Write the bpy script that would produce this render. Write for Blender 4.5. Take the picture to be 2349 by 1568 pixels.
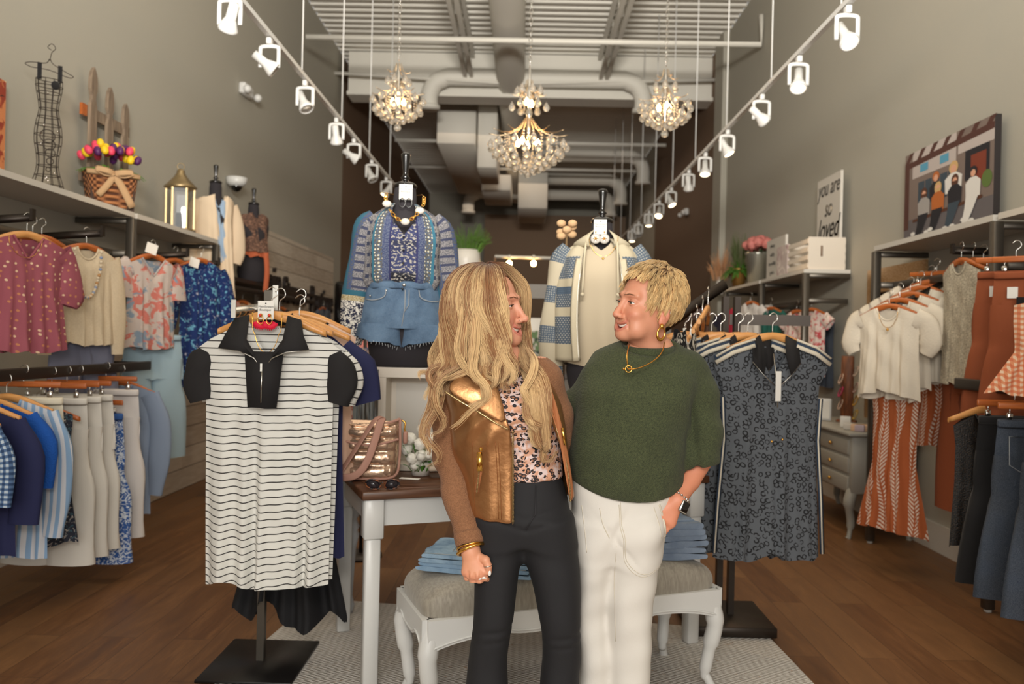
import bpy, bmesh, math, random
import numpy as np
from mathutils import Vector, Matrix, Euler
from mathutils.noise import noise as pnoise
random.seed(7); rng = np.random.default_rng(7)
S = bpy.context.scene
COL = S.collection
for o in list(bpy.data.objects): bpy.data.objects.remove(o)
R = math.radians
# ---------------- camera ----------------
CAMH = 1.45; FPX = 1827.0; CX, CY = 1174.5, 784.0
cd = bpy.data.cameras.new('camera'); cam = bpy.data.objects.new('camera', cd); COL.objects.link(cam)
cd.sensor_fit = 'HORIZONTAL'; cd.sensor_width = 36.0; cd.lens = 36.0*FPX/2349.0
cd.clip_start = .05; cd.clip_end = 80
CROT = Matrix.Rotation(R(.8), 3, 'Z') @ Matrix.Rotation(R(90-.13), 3, 'X') @ Matrix.Rotation(R(1.3), 3, 'Z')
cam.matrix_world = Matrix.Translation((0, 0, CAMH)) @ CROT.to_4x4()
cd.dof.use_dof = True; cd.dof.focus_distance = 2.42; cd.dof.aperture_fstop = 3.0
S.camera = cam
# ---------------- exposure, world, lights ----------------
S.view_settings.view_transform = 'Standard'; S.view_settings.look = 'None'
S.view_settings.gamma = 1; S.view_settings.use_curve_mapping = False
S.view_settings.exposure = -0.35
w = bpy.data.worlds.new('world'); S.world = w; w.use_nodes = True
w.node_tree.nodes['Background'].inputs[0].default_value = (1.0, .95, .87, 1)
w.node_tree.nodes['Background'].inputs[1].default_value = .45
def area(name, loc, aim, sx, sy, e, col):
    l = bpy.data.lights.new(name, 'AREA'); l.shape = 'RECTANGLE'; l.size = sx; l.size_y = sy; l.energy = e; l.color = col
    o = bpy.data.objects.new(name, l); COL.objects.link(o); o.location = loc
    o.rotation_euler = (Vector(aim)-Vector(loc)).to_track_quat('-Z', 'Y').to_euler(); return o
area('storefront_daylight', (0, -2.85, 2.6), (0, 6, 2.2), 5.8, 4.4, 262, (1, .985, .94))
area('photographer_flash', (-.15, -.1, 2.0), (0, 6, 2.6), .35, .35, 36, (1, .95, .87))
area('overhead_fill', (0, 5.0, 6.0), (0, 5.5, 0), 4.5, 8, 100, (1, .93, .82))  # added fill without a fixture, lifts the walls from above
area('deck_fill', (0, -.3, 3.3), (0, 10, 6.6), 1.6, .5, 285, (1, .96, .88)).data.spread = R(88)  # unseen fill added to brighten the ceiling deck and ducts
area('back_room_fill', (0, 18, 5.2), (0, 18, 0), 4, 9, 90, (1, .78, .58))  # added fill over the back room, no lamp hangs there
def ray(px, py):
    return CROT @ Vector(((px-CX)/FPX, -(py-CY)/FPX, -1.0))
def P(px, py, d):
    r = ray(px, py); return Vector((0, 0, CAMH)) + r*(d/r.y)
def PX(px, py, x):
    r = ray(px, py); return Vector((0, 0, CAMH)) + r*(x/r.x)
def PZ(px, py, z):
    r = ray(px, py); return Vector((0, 0, CAMH)) + r*((z-CAMH)/r.z)
# ---------------- helpers ----------------
def srgb(r, g=None, b=None):
    if g is None: r, g, b = r
    f = lambda c: (c/255/12.92) if c/255 <= .04045 else ((c/255+.055)/1.055)**2.4
    return (f(r), f(g), f(b), 1)
class G:
    """small wrapper that writes shader nodes"""
    def __init__(s, mat): s.nt = mat.node_tree; s.n = s.nt.nodes; s.l = s.nt.links
    def put(s, sock, v):
        if hasattr(v, 'is_linked') or isinstance(v, bpy.types.NodeSocket): s.l.new(v, sock)
        elif isinstance(v, (int, float)): sock.default_value = v if sock.type not in ('VECTOR',) else (v, v, v)
        else:
            v = tuple(v)
            if sock.type == 'RGBA' and len(v) == 3: v = srgb(*v)
            sock.default_value = v
    def uv(s): return s.n.new('ShaderNodeTexCoord').outputs['UV']
    def ob(s): return s.n.new('ShaderNodeTexCoord').outputs['Object']
    def sep(s, v): n = s.n.new('ShaderNodeSeparateXYZ'); s.put(n.inputs[0], v); return n.outputs
    def com(s, x=0, y=0, z=0):
        n = s.n.new('ShaderNodeCombineXYZ')
        for i, v in enumerate((x, y, z)): s.put(n.inputs[i], v)
        return n.outputs[0]
    def m(s, op, a, b=0, c=0):
        n = s.n.new('ShaderNodeMath'); n.operation = op
        for i, v in enumerate((a, b, c)): s.put(n.inputs[i], v)
        return n.outputs[0]
    def vm(s, op, a, b):
        n = s.n.new('ShaderNodeVectorMath'); n.operation = op; s.put(n.inputs[0], a); s.put(n.inputs[1], b); return n.outputs[0]
    def noise(s, sc, v, det=3, ro=.55, dist=0):
        n = s.n.new('ShaderNodeTexNoise'); n.inputs['Scale'].default_value = sc; n.inputs['Detail'].default_value = det
        n.inputs['Roughness'].default_value = ro; n.inputs['Distortion'].default_value = dist; s.put(n.inputs['Vector'], v); return n.outputs['Fac']
    def ncol(s, sc, v, det=2):
        n = s.n.new('ShaderNodeTexNoise'); n.inputs['Scale'].default_value = sc; n.inputs['Detail'].default_value = det
        s.put(n.inputs['Vector'], v); return n.outputs['Color']
    def vor(s, sc, v, feat='F1', rnd=1.0, out='Distance', dim='3D'):
        n = s.n.new('ShaderNodeTexVoronoi'); n.voronoi_dimensions = dim; n.feature = feat; n.inputs['Scale'].default_value = sc
        n.inputs['Randomness'].default_value = rnd; s.put(n.inputs['Vector'], v); return n.outputs[out]
    def wave(s, sc, v, dist=0, dire='X'):
        n = s.n.new('ShaderNodeTexWave'); n.inputs['Scale'].default_value = sc; n.inputs['Distortion'].default_value = dist
        n.bands_direction = dire; s.put(n.inputs['Vector'], v); return n.outputs['Fac']
    def mix(s, f, a, b):
        n = s.n.new('ShaderNodeMix'); n.data_type = 'RGBA'; s.put(n.inputs[0], f); s.put(n.inputs[6], a); s.put(n.inputs[7], b); return n.outputs[2]
    def gt(s, a, b): return s.m('GREATER_THAN', a, b)
    def lt(s, a, b): return s.m('LESS_THAN', a, b)
    def rng(s, v, a, b, c=0, d=1):
        n = s.n.new('ShaderNodeMapRange'); s.put(n.inputs[0], v)
        for i, x in enumerate((a, b, c, d)): n.inputs[i+1].default_value = x
        return n.outputs[0]
    def sc(s, v, x, y, z=1): return s.vm('MULTIPLY', v, (x, y, z))
MATS = {}
def mat(name, col=(200, 200, 200), rough=.7, metal=0, bump=None, fn=None, **k):
    """fn(g) -> colour socket (or (colour, rough or None, height))"""
    if name in MATS: return MATS[name]
    m = bpy.data.materials.new(name); m.use_nodes = True; g = G(m); b = g.n['Principled BSDF']
    b.inputs['Base Color'].default_value = srgb(*col); b.inputs['Roughness'].default_value = rough; b.inputs['Metallic'].default_value = metal
    for kk, v in k.items(): b.inputs[kk.replace('_', ' ')].default_value = v
    h = None
    if fn:
        r = fn(g)
        if isinstance(r, tuple):
            c, ro, h = r
            if ro is not None: g.put(b.inputs['Roughness'], ro)
        else: c = r
        g.put(b.inputs['Base Color'], c)
    if h is None and bump: h = g.noise(bump[0], g.ob(), 3)
    if h is not None:
        bn = g.n.new('ShaderNodeBump'); bn.inputs['Strength'].default_value = bump[1] if bump else .3
        bn.inputs['Distance'].default_value = bump[2] if bump and len(bump) > 2 else .004
        g.put(bn.inputs['Height'], h); g.l.new(bn.outputs[0], b.inputs['Normal'])
    m.diffuse_color = srgb(*col); MATS[name] = m; return m
def emit(name, col, e):
    if name in MATS: return MATS[name]
    m = bpy.data.materials.new(name); m.use_nodes = True; b = m.node_tree.nodes['Principled BSDF']
    b.inputs['Base Color'].default_value = srgb(*col); b.inputs['Emission Color'].default_value = srgb(*col); b.inputs['Emission Strength'].default_value = e
    MATS[name] = m; return m
def put(o, label=None, cat=None, group=None, kind=None):
    if label: o['label'] = label
    if cat: o['category'] = cat
    if group: o['group'] = group
    if kind: o['kind'] = kind
    return o
def thing(name, label, cat, loc=(0, 0, 0), rz=0, group=None, rx=0, ry=0):
    o = bpy.data.objects.new(name, None); COL.objects.link(o); o.location = loc; o.rotation_euler = (rx, ry, rz); o.empty_display_size = .1
    return put(o, label, cat, group)
class MB:
    def __init__(s): s.v = []; s.f = []; s.mi = []; s.uv = []; s.cur = 0; s.sm = []
    def add(s, vs, fs, uvs=None, smooth=True):
        b = len(s.v); s.v += [tuple(v) for v in vs]
        for i, f in enumerate(fs):
            s.f.append([b+j for j in f]); s.mi.append(s.cur); s.sm.append(smooth)
            s.uv.append([uvs[j] for j in f] if uvs is not None else None)
        return s
    def box(s, c, d, rz=0, rx=0, ry=0):
        x, y, z = d[0]/2, d[1]/2, d[2]/2; M = Euler((rx, ry, rz)).to_matrix(); c = Vector(c)
        vs = [c + M @ Vector(p) for p in ((-x,-y,-z),(x,-y,-z),(x,y,-z),(-x,y,-z),(-x,-y,z),(x,-y,z),(x,y,z),(-x,y,z))]
        return s.add(vs, [(0,3,2,1),(4,5,6,7),(0,1,5,4),(1,2,6,5),(2,3,7,6),(3,0,4,7)], smooth=False)
    def bb(s, a, b): return s.box([(a[i]+b[i])/2 for i in range(3)], [abs(b[i]-a[i]) for i in range(3)])
    def rbox(s, c, d, r=.01, n=3, rz=0, rx=0, ry=0):
        """box with rounded edges"""
        bm = bmesh.new(); bmesh.ops.create_cube(bm, size=1)
        for v in bm.verts: v.co = Vector((v.co.x*d[0], v.co.y*d[1], v.co.z*d[2]))
        bmesh.ops.bevel(bm, geom=bm.edges[:], offset=min(r, min(d)*.49), segments=n, affect='EDGES', profile=.5)
        M = Euler((rx, ry, rz)).to_matrix(); c = Vector(c); bm.verts.index_update()
        s.add([c+M @ v.co for v in bm.verts], [[v.index for v in f.verts] for f in bm.faces]); bm.free(); return s
    def tube(s, pts, r, n=8, ry=None, cap=True, up=None, closed=False):
        pts = [Vector(p) for p in pts]; N = len(pts)
        rs = list(r) if hasattr(r, '__len__') else [r]*N
        r2 = rs if ry is None else (list(ry) if hasattr(ry, '__len__') else [ry]*N)
        b = []; prev = None
        for i, p in enumerate(pts):
            if closed: t = pts[(i+1) % N]-pts[i-1]
            else: t = pts[min(i+1, N-1)]-pts[max(i-1, 0)]
            if t.length < 1e-9: t = Vector((0, 0, 1))
            t.normalize()
            if prev is None:
                a = Vector(up) if up is not None else (Vector((0, 0, 1)) if abs(t.z) < .9 else Vector((1, 0, 0)))
            else: a = prev
            a = (a-t*a.dot(t)); a = a.normalized() if a.length > 1e-6 else t.orthogonal().normalized()
            prev = a; c = t.cross(a)
            for k in range(n):
                an = 2*math.pi*k/n; b.append(p+a*(r2[i]*math.cos(an))+c*(rs[i]*math.sin(an)))
        fs = []
        for i in range(N if closed else N-1):
            j = (i+1) % N
            for k in range(n): fs.append((i*n+k, j*n+k, j*n+(k+1) % n, i*n+(k+1) % n))
        if cap and not closed: fs.append(tuple(range(n))); fs.append(tuple((N-1)*n+k for k in reversed(range(n))))
        return s.add(b, fs)
    def cyl(s, a, b, r, n=12, r2=None): return s.tube([a, b], [r, r if r2 is None else r2], n)
    def lathe(s, prof, c=(0, 0, 0), n=24, sx=1, sy=1):
        """prof: (radius, z) pairs bottom to top"""
        vs = []; fs = []; c = Vector(c)
        for r, z in prof:
            for k in range(n): a = 2*math.pi*k/n; vs.append(c+Vector((r*sx*math.cos(a), r*sy*math.sin(a), z)))
        for i in range(len(prof)-1):
            for k in range(n): fs.append((i*n+k, i*n+(k+1) % n, (i+1)*n+(k+1) % n, (i+1)*n+k))
        if prof[0][0] > 1e-4: fs.append(tuple(reversed(range(n))))
        if prof[-1][0] > 1e-4: fs.append(tuple((len(prof)-1)*n+k for k in range(n)))
        return s.add(vs, fs)
    def ball(s, c, r, n=12, m=8):
        r = r if hasattr(r, '__len__') else (r, r, r); vs = []; fs = []
        for i in range(m+1):
            t = math.pi*i/m
            for k in range(n): a = 2*math.pi*k/n; vs.append((c[0]+r[0]*math.sin(t)*math.cos(a), c[1]+r[1]*math.sin(t)*math.sin(a), c[2]-r[2]*math.cos(t)))
        for i in range(m):
            for k in range(n): fs.append((i*n+k, i*n+(k+1) % n, (i+1)*n+(k+1) % n, (i+1)*n+k))
        return s.add(vs, fs)
    def prism(s, poly, y0, y1, M=None, smooth=False):
        """poly: (x,z) outline extruded along y"""
        n = len(poly); vs = [Vector((x, y0, z)) for x, z in poly]+[Vector((x, y1, z)) for x, z in poly]
        if M is not None: vs = [M @ v for v in vs]
        fs = [tuple(range(n)), tuple(reversed(range(n, 2*n)))]+[(i, i+n, (i+1) % n+n, (i+1) % n) for i in range(n)]
        return s.add(vs, fs, smooth=smooth)
    def grid(s, rows, closed=False, uvs=None):
        h = len(rows); wd = len(rows[0]); vs = [p for r in rows for p in r]; fs = []
        for i in range(h-1):
            for k in range(wd if closed else wd-1):
                fs.append((i*wd+k, i*wd+(k+1) % wd, (i+1)*wd+(k+1) % wd, (i+1)*wd+k))
        return s.add(vs, fs, [u for r in uvs for u in r] if uvs else None)
    def mat(s, i): s.cur = i; return s
    def mesh(s, name, mats):
        me = bpy.data.meshes.new(name); me.from_pydata([tuple(v) for v in s.v], [], s.f)
        for m in (mats if isinstance(mats, (list, tuple)) else [mats]): me.materials.append(m)
        me.polygons.foreach_set('material_index', s.mi); me.polygons.foreach_set('use_smooth', s.sm)
        if any(u is not None for u in s.uv):
            ul = me.uv_layers.new(name='UVMap'); flat = []
            for f, u in zip(s.f, s.uv):
                for q in (u if u is not None else [(0, 0)]*len(f)): flat += [q[0], q[1]]
            ul.data.foreach_set('uv', flat)
        me.validate(); me.update(); return me
    def build(s, name, mats, parent=None, label=None, cat=None, group=None, loc=None, rz=0, kind=None, solid=0, sub=0, auto=True):
        o = bpy.data.objects.new(name, s.mesh(name, mats)); COL.objects.link(o)
        if parent is not None: o.parent = parent
        if loc is not None: o.location = loc
        if rz: o.rotation_euler = (0, 0, rz)
        if solid: md = o.modifiers.new('solid', 'SOLIDIFY'); md.thickness = solid; md.offset = 0
        if sub: md = o.modifiers.new('sub', 'SUBSURF'); md.levels = sub; md.render_levels = sub
        return put(o, label, cat, group, kind)
def copy_tree(o, loc=None, rz=None, label=None, group=None, parent=None):
    c = o.copy(); COL.objects.link(c)
    if parent is not None: c.parent = parent
    for ch in list(o.children): copy_tree(ch, parent=c)
    if loc is not None: c.location = loc
    if rz is not None: c.rotation_euler = (0, 0, rz)
    if label: c['label'] = label
    if group: c['group'] = group
    return c
def cat_rom(pts, n=8, closed=False):
    """smooth curve through points"""
    P_ = [np.array(p, float) for p in pts]; out = []; N = len(P_)
    for i in range(N if closed else N-1):
        if closed: p0, p1, p2, p3 = P_[i-1], P_[i], P_[(i+1) % N], P_[(i+2) % N]
        else: p1, p2 = P_[i], P_[i+1]; p0 = P_[i-1] if i else 2*p1-p2; p3 = P_[i+2] if i+2 < N else 2*p2-p1
        for k in range(n):
            t = k/n; out.append(.5*((2*p1)+(p2-p0)*t+(2*p0-5*p1+4*p2-p3)*t*t+(3*p1-p0-3*p2+p3)*t**3))
    if not closed: out.append(P_[-1])
    return out
def interp(x, xs, ys): return float(np.interp(x, xs, ys))
def text(name, body, size, m, parent=None, loc=(0, 0, 0), rot=(R(90), 0, 0), ext=.001, shear=0, align='CENTER', sx=1):
    c = bpy.data.curves.new(name, 'FONT'); c.body = body; c.size = size; c.extrude = ext; c.align_x = align; c.align_y = 'CENTER'; c.shear = shear; c.materials.append(m)
    t = bpy.data.objects.new(name, c); me = bpy.data.meshes.new_from_object(t); bpy.data.objects.remove(t)
    if not me.materials: me.materials.append(m)
    o = bpy.data.objects.new(name, me); COL.objects.link(o); o.parent = parent; o.location = loc; o.rotation_euler = rot; o.scale = (sx, 1, 1); return o
# ---------------- signed distance modelling ----------------
def smin(a, b, k):
    h = np.maximum(k-np.abs(a-b), 0)/k; return np.minimum(a, b)-h*h*k*.25
def smax(a, b, k): return -smin(-a, -b, k)
class F3:
    def __init__(s, lo, hi, h):
        s.lo = np.array(lo, np.float32); s.h = h; n = np.ceil((np.array(hi)-np.array(lo))/h).astype(int)+1; s.n = n
        s.X = (lo[0]+h*np.arange(n[0], dtype=np.float32))[:, None, None]; s.Y = (lo[1]+h*np.arange(n[1], dtype=np.float32))[None, :, None]
        s.Z = (lo[2]+h*np.arange(n[2], dtype=np.float32))[None, None, :]
    def ell(s, c, r, M=None):
        x, y, z = s.X-c[0], s.Y-c[1], s.Z-c[2]
        if M is not None:
            x, y, z = [x*M[0][i]+y*M[1][i]+z*M[2][i] for i in range(3)]
        k0 = np.sqrt((x/r[0])**2+(y/r[1])**2+(z/r[2])**2); return (k0-1)*min(r)
    def cap(s, a, b, r1, r2=None):
        r2 = r1 if r2 is None else r2; a = np.array(a, float); b = np.array(b, float); d = b-a; L = max(float(d @ d), 1e-12)
        t = np.clip(((s.X-a[0])*d[0]+(s.Y-a[1])*d[1]+(s.Z-a[2])*d[2])/L, 0, 1)
        return np.sqrt((s.X-a[0]-d[0]*t)**2+(s.Y-a[1]-d[1]*t)**2+(s.Z-a[2]-d[2]*t)**2)-(r1+(r2-r1)*t)
    def chain(s, pts, rs, k=.01):
        f = None
        for i in range(len(pts)-1):
            g = s.cap(pts[i], pts[i+1], rs[i], rs[i+1]); f = g if f is None else smin(f, g, k)
        return f
    def loft(s, rows, p=2.2, cap=True):
        """rows: (z, cx, rx, cy, ry)"""
        rows = sorted(rows); q = np.array(cat_rom(rows, 6)); z = s.Z.ravel(); I = lambda j: np.interp(z, q[:, 0], q[:, j]).astype(np.float32)[None, None, :]
        cx, rx, cy, ry = I(1), np.maximum(I(2), .004), I(3), np.maximum(I(4), .004)
        f = ((np.abs((s.X-cx)/rx)**p+np.abs((s.Y-cy)/ry)**p)**(1/p)-1)*np.minimum(rx, ry)
        if cap: f = smax(f, np.maximum(s.Z-rows[-1][0], rows[0][0]-s.Z)+0*f, .012)
        return f
    def mesh(s, F, name, mats, parent=None, smooth_it=0, **k):
        V, Q = nets(F, s.lo, s.h)
        if smooth_it: V = lap(V, Q, smooth_it)
        return np_obj(name, V, Q, mats, parent, **k)
def nets(F, lo, h):
    F = np.asarray(F, np.float32); s = F < 0
    c = [s[i:s.shape[0]-1+i, j:s.shape[1]-1+j, k:s.shape[2]-1+k] for i in (0, 1) for j in (0, 1) for k in (0, 1)]
    a = c[0].copy(); o = c[0].copy()
    for q in c[1:]: a &= q; o |= q
    idx = np.argwhere(o & ~a); N = len(idx); ID = np.full(a.shape, -1, np.int32); ID[tuple(idx.T)] = np.arange(N)
    acc = np.zeros((N, 3)); cnt = np.zeros(N)
    cs = [(i, j, k) for i in (0, 1) for j in (0, 1) for k in (0, 1)]
    for p in cs:
        for ax in range(3):
            if p[ax]: continue
            q = list(p); q[ax] = 1
            fa = F[idx[:, 0]+p[0], idx[:, 1]+p[1], idx[:, 2]+p[2]]; fb = F[idx[:, 0]+q[0], idx[:, 1]+q[1], idx[:, 2]+q[2]]
            cr = (fa < 0) != (fb < 0); t = np.where(cr, fa/np.where(cr, fa-fb, 1), 0)
            pos = idx+np.array(p); pos = pos.astype(float); pos[:, ax] += t
            acc[cr] += pos[cr]; cnt[cr] += 1
    V = lo+h*(acc/cnt[:, None]); Qs = []
    for ax in range(3):
        u, v = [(1, 2), (2, 0), (0, 1)][ax]
        sl0 = [slice(None)]*3; sl1 = [slice(None)]*3; sl0[ax] = slice(0, -1); sl1[ax] = slice(1, None)
        A = s[tuple(sl0)]; B = s[tuple(sl1)]; e = np.argwhere(A != B)
        e = e[(e[:, u] > 0) & (e[:, v] > 0) & (e[:, u] < s.shape[u]-1) & (e[:, v] < s.shape[v]-1)]
        ins = A[tuple(e.T)]
        def g(du, dv): w_ = e.copy(); w_[:, u] -= du; w_[:, v] -= dv; return ID[tuple(w_.T)]
        q = np.stack([g(1, 1), g(0, 1), g(0, 0), g(1, 0)], 1); q[~ins] = q[~ins][:, ::-1]; Qs.append(q)
    return V, np.concatenate(Qs)
def lap(V, Q, it):
    E = np.concatenate([Q[:, [0, 1]], Q[:, [1, 2]], Q[:, [2, 3]], Q[:, [3, 0]]]); n = np.bincount(E[:, 0], minlength=len(V))+np.bincount(E[:, 1], minlength=len(V))
    for _ in range(it):
        W = np.zeros_like(V)
        for j in range(3): W[:, j] = np.bincount(E[:, 0], V[E[:, 1], j], len(V))+np.bincount(E[:, 1], V[E[:, 0], j], len(V))
        V = .5*V+.5*W/np.maximum(n, 1)[:, None]
    return V
def np_mesh(name, V, Q, mats):
    me = bpy.data.meshes.new(name); k = Q.shape[1]
    me.vertices.add(len(V)); me.vertices.foreach_set('co', np.asarray(V, np.float32).ravel())
    me.loops.add(Q.size); me.loops.foreach_set('vertex_index', Q.astype(np.int32).ravel())
    me.polygons.add(len(Q)); me.polygons.foreach_set('loop_start', np.arange(0, Q.size, k, dtype=np.int32))
    me.polygons.foreach_set('use_smooth', np.ones(len(Q), bool)); me.update(calc_edges=True); me.validate()
    for m in (mats if isinstance(mats, (list, tuple)) else [mats]): me.materials.append(m)
    return me
def np_obj(name, V, Q, mats, parent=None, attr=None, label=None, cat=None, group=None):
    me = np_mesh(name, V, Q, mats)
    if attr is not None:
        at = me.attributes.new('Col', 'FLOAT_COLOR', 'POINT'); at.data.foreach_set('color', np.asarray(attr, np.float32).ravel())
    o = bpy.data.objects.new(name, me); COL.objects.link(o); o.parent = parent
    return put(o, label, cat, group)
def strands(name, paths, rad, cols, m, parent=None, label=None):
    """paths (N,K,3), rad (N,K), cols (N,K,4): thin three sided tubes"""
    N, K, _ = paths.shape
    T = np.gradient(paths, axis=1); T /= np.maximum(np.linalg.norm(T, axis=2, keepdims=True), 1e-9)
    ref = np.array([.3, -.9, .31]); A = np.cross(T, ref); A /= np.maximum(np.linalg.norm(A, axis=2, keepdims=True), 1e-9); B = np.cross(T, A)
    V = np.stack([paths+rad[..., None]*(A*math.cos(a)+B*math.sin(a)) for a in (0, 2.094, 4.189)], 2)
    base = (np.arange(N)[:, None]*K+np.arange(K-1)[None, :])*3; Q = []
    for k in range(3):
        k2 = (k+1) % 3; Q.append(np.stack([base+k, base+k2, base+3+k2, base+3+k], -1).reshape(-1, 4))
    return np_obj(name, V.reshape(-1, 3), np.concatenate(Q), m, parent, attr=np.repeat(cols[:, :, None, :], 3, 2).reshape(-1, 4), label=label)
S.cycles.max_bounces = 6; S.cycles.diffuse_bounces = 3; S.cycles.glossy_bounces = 3; S.cycles.transmission_bounces = 6; S.cycles.transparent_max_bounces = 6
S.cycles.caustics_reflective = False; S.cycles.caustics_refractive = False; S.cycles.sample_clamp_indirect = 4
# ---------------- plain materials ----------------
WALL = mat('greige_paint', (176, 171, 158), .75, bump=(60, .05, .002))
TAUPE = mat('dark_taupe', (120, 96, 76), .75, bump=(60, .05, .002))  # darker brown tone for the further stretches of the side walls
WHITEP = mat('white_ceiling_paint', (228, 223, 212), .6)
STEEL = mat('gunmetal_steel', (98, 92, 84), .38, .75, bump=(90, .08, .001))
DARKST = mat('dark_bronze_steel', (58, 50, 44), .4, .6)
CHROME = mat('chrome', (225, 222, 216), .12, 1)
GOLD = mat('polished_gold', (235, 180, 90), .16, 1)
SILV = mat('silver_zip', (200, 196, 188), .25, 1)
WHITEG = mat('white_satin_paint', (220, 219, 216), .3)
LAMW = mat('white_laminate', (212, 206, 196), .4)
BLACKG = mat('black_gloss', (14, 12, 12), .12, Coat_Weight=.6)
BLACKJ = mat('black_jersey', (26, 23, 26), .85, bump=(900, .2, .001), Sheen_Weight=.15)
BLACKC = mat('black_cotton', (20, 18, 19), .9, bump=(500, .2, .001), Sheen_Weight=.1)
PAPER = mat('white_card', (236, 232, 224), .6)
INK = mat('dark_ink', (50, 46, 42), .7)
def wood(name, a, b, scx=1, rough=.4, ax=(1, 14, 14)):
    def fn(g):
        v = g.sc(g.ob(), *ax); n = g.noise(4*scx, v, 5, .6, .4); return (g.mix(g.rng(n, .3, .7), a, b), None, n)
    return mat(name, a, rough, bump=(1, .05, .001), fn=fn)
HANGW = wood('hanger_beech', (232, 172, 104), (206, 138, 74), 1.5, .35)
HANGD = wood('orange_hanger_wood', (196, 110, 52), (164, 82, 34), 1.5, .35)
WALNUT = wood('walnut_top', (112, 74, 50), (66, 40, 28), .8, .3)
def floor_fn(g):
    v = g.ob(); s = g.sep(v); u = g.com(s[1], s[0], 0)
    b = g.n.new('ShaderNodeTexBrick'); g.put(b.inputs['Vector'], u); b.offset = .37; b.offset_frequency = 2
    b.inputs['Scale'].default_value = 1; b.inputs['Brick Width'].default_value = 1.25; b.inputs['Row Height'].default_value = .18
    b.inputs['Mortar Size'].default_value = .0015; b.inputs['Mortar Smooth'].default_value = .1
    b.inputs['Color1'].default_value = (0, 0, 0, 1); b.inputs['Color2'].default_value = (1, 1, 1, 1); b.inputs['Mortar'].default_value = (.5, .5, .5, 1)
    cell = g.sep(b.outputs['Color'])[0]
    off = g.com(g.m('MULTIPLY', cell, 13.0), g.m('MULTIPLY', cell, 7.0), 0)
    w_ = g.vm('ADD', g.sc(v, 9, 1.1, 1), off); n = g.noise(1.3, w_, 6, .62, 1.2); n2 = g.noise(9, w_, 4, .6, .6)
    c = g.mix(g.rng(n, .3, .72), (78, 46, 25), (136, 92, 54)); c = g.mix(g.rng(n2, .35, .75), c, (96, 60, 34))
    c = g.mix(g.m('MULTIPLY', cell, .45), c, (150, 110, 70)); c = g.mix(g.m('MULTIPLY', b.outputs['Fac'], .8), c, (50, 30, 18))
    return (c, g.rng(n, .2, .8, .38, .55), g.m('SUBTRACT', n2, b.outputs['Fac']))
FLOOR = mat('wood_plank_floor', (130, 84, 50), .45, bump=(1, .12, .003), fn=floor_fn)
def rug_fn(g):
    v = g.ob(); s = g.sep(v)
    zz = g.m('SINE', g.m('ADD', g.m('MULTIPLY', s[0], 190), g.m('MULTIPLY', g.m('SINE', g.m('MULTIPLY', s[1], 260)), 1.2)))
    n = g.noise(70, v, 3); fl = g.noise(38, g.sc(v, 1, 2.2), 2, .5)
    c = g.mix(g.rng(zz, -1, 1), (204, 197, 188), (224, 218, 210)); c = g.mix(g.rng(n, .3, .7, 0, .5), c, (198, 190, 180))
    c = g.mix(g.rng(fl, .68, .74), c, (170, 128, 88)); return (c, None, g.m('ADD', zz, n))
RUG = mat('woven_rug', (205, 198, 190), .95, bump=(1, .6, .006), fn=rug_fn)
def ship_fn(g):
    s = g.sep(g.ob()); row = g.m('FLOOR', g.m('DIVIDE', s[2], .19)); fr = g.m('FRACT', g.m('DIVIDE', s[2], .19))
    cell = g.m('FRACT', g.m('MULTIPLY', g.m('SINE', g.m('ADD', g.m('MULTIPLY', row, 12.9), g.m('MULTIPLY', g.m('FLOOR', g.m('ADD', g.m('DIVIDE', s[1], 1.3), g.m('MULTIPLY', row, .37))), 4.1))), 43.7))
    n = g.noise(5, g.sc(g.ob(), 1, 1, 8), 4)
    c = g.mix(cell, (214, 200, 182), (184, 166, 146)); c = g.mix(g.rng(n, .35, .8, 0, .6), c, (228, 218, 204))
    ln = g.lt(fr, .04); return (g.mix(ln, c, (110, 92, 76)), None, g.m('SUBTRACT', 1, ln))
SHIP = mat('whitewashed_shiplap', (210, 200, 185), .7, bump=(1, .4, .004), fn=ship_fn)
# ---------------- fabric patterns ----------------
def fab(name, fn=None, col=(200, 200, 200), bump=(700, .25, .001), rough=.85, **k): return mat(name, col, rough, bump=bump, fn=fn, **k)
def stripe_h(p, wd, a, b, ax=1):
    def fn(g):
        v = g.sep(g.uv())[ax]; return g.mix(g.lt(g.m('FRACT', g.m('DIVIDE', g.m('ADD', v, 10), p)), wd), a, b)
    return fn
def leopard(sc, base, ring, inner=None, lo=.22, hi=.42, soft=.03, gap=.45, co='uv', warp=.0):
    def fn(g):
        v = g.uv() if co == 'uv' else g.ob()
        if co == 'uv': v = g.sc(v, 1, 1, 0)
        wv = g.vm('ADD', v, g.vm('MULTIPLY', g.ncol(sc*.9, v), (warp+.006, warp+.006, warp+.006)))
        dm = '2D' if co == 'uv' else '3D'; d = g.vor(sc, wv, rnd=.85, dim=dm); n = g.noise(sc*1.3, v, 1); e = g.vor(sc, wv, 'F1', .85, 'Color', dm)
        pos = g.sep(e)[0]; hi2 = g.rng(pos, 0, 1, hi*.75, hi)
        ring_ = g.m('MULTIPLY', g.lt(d, hi2), g.m('MAXIMUM', g.gt(d, lo), 0)); ring_ = g.m('MULTIPLY', ring_, g.gt(n, gap))
        c = g.mix(ring_, base, ring)
        if inner: c = g.mix(g.m('MULTIPLY', g.lt(d, lo), g.gt(n, gap-.05)), c, inner)
        return c
    return fn
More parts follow.
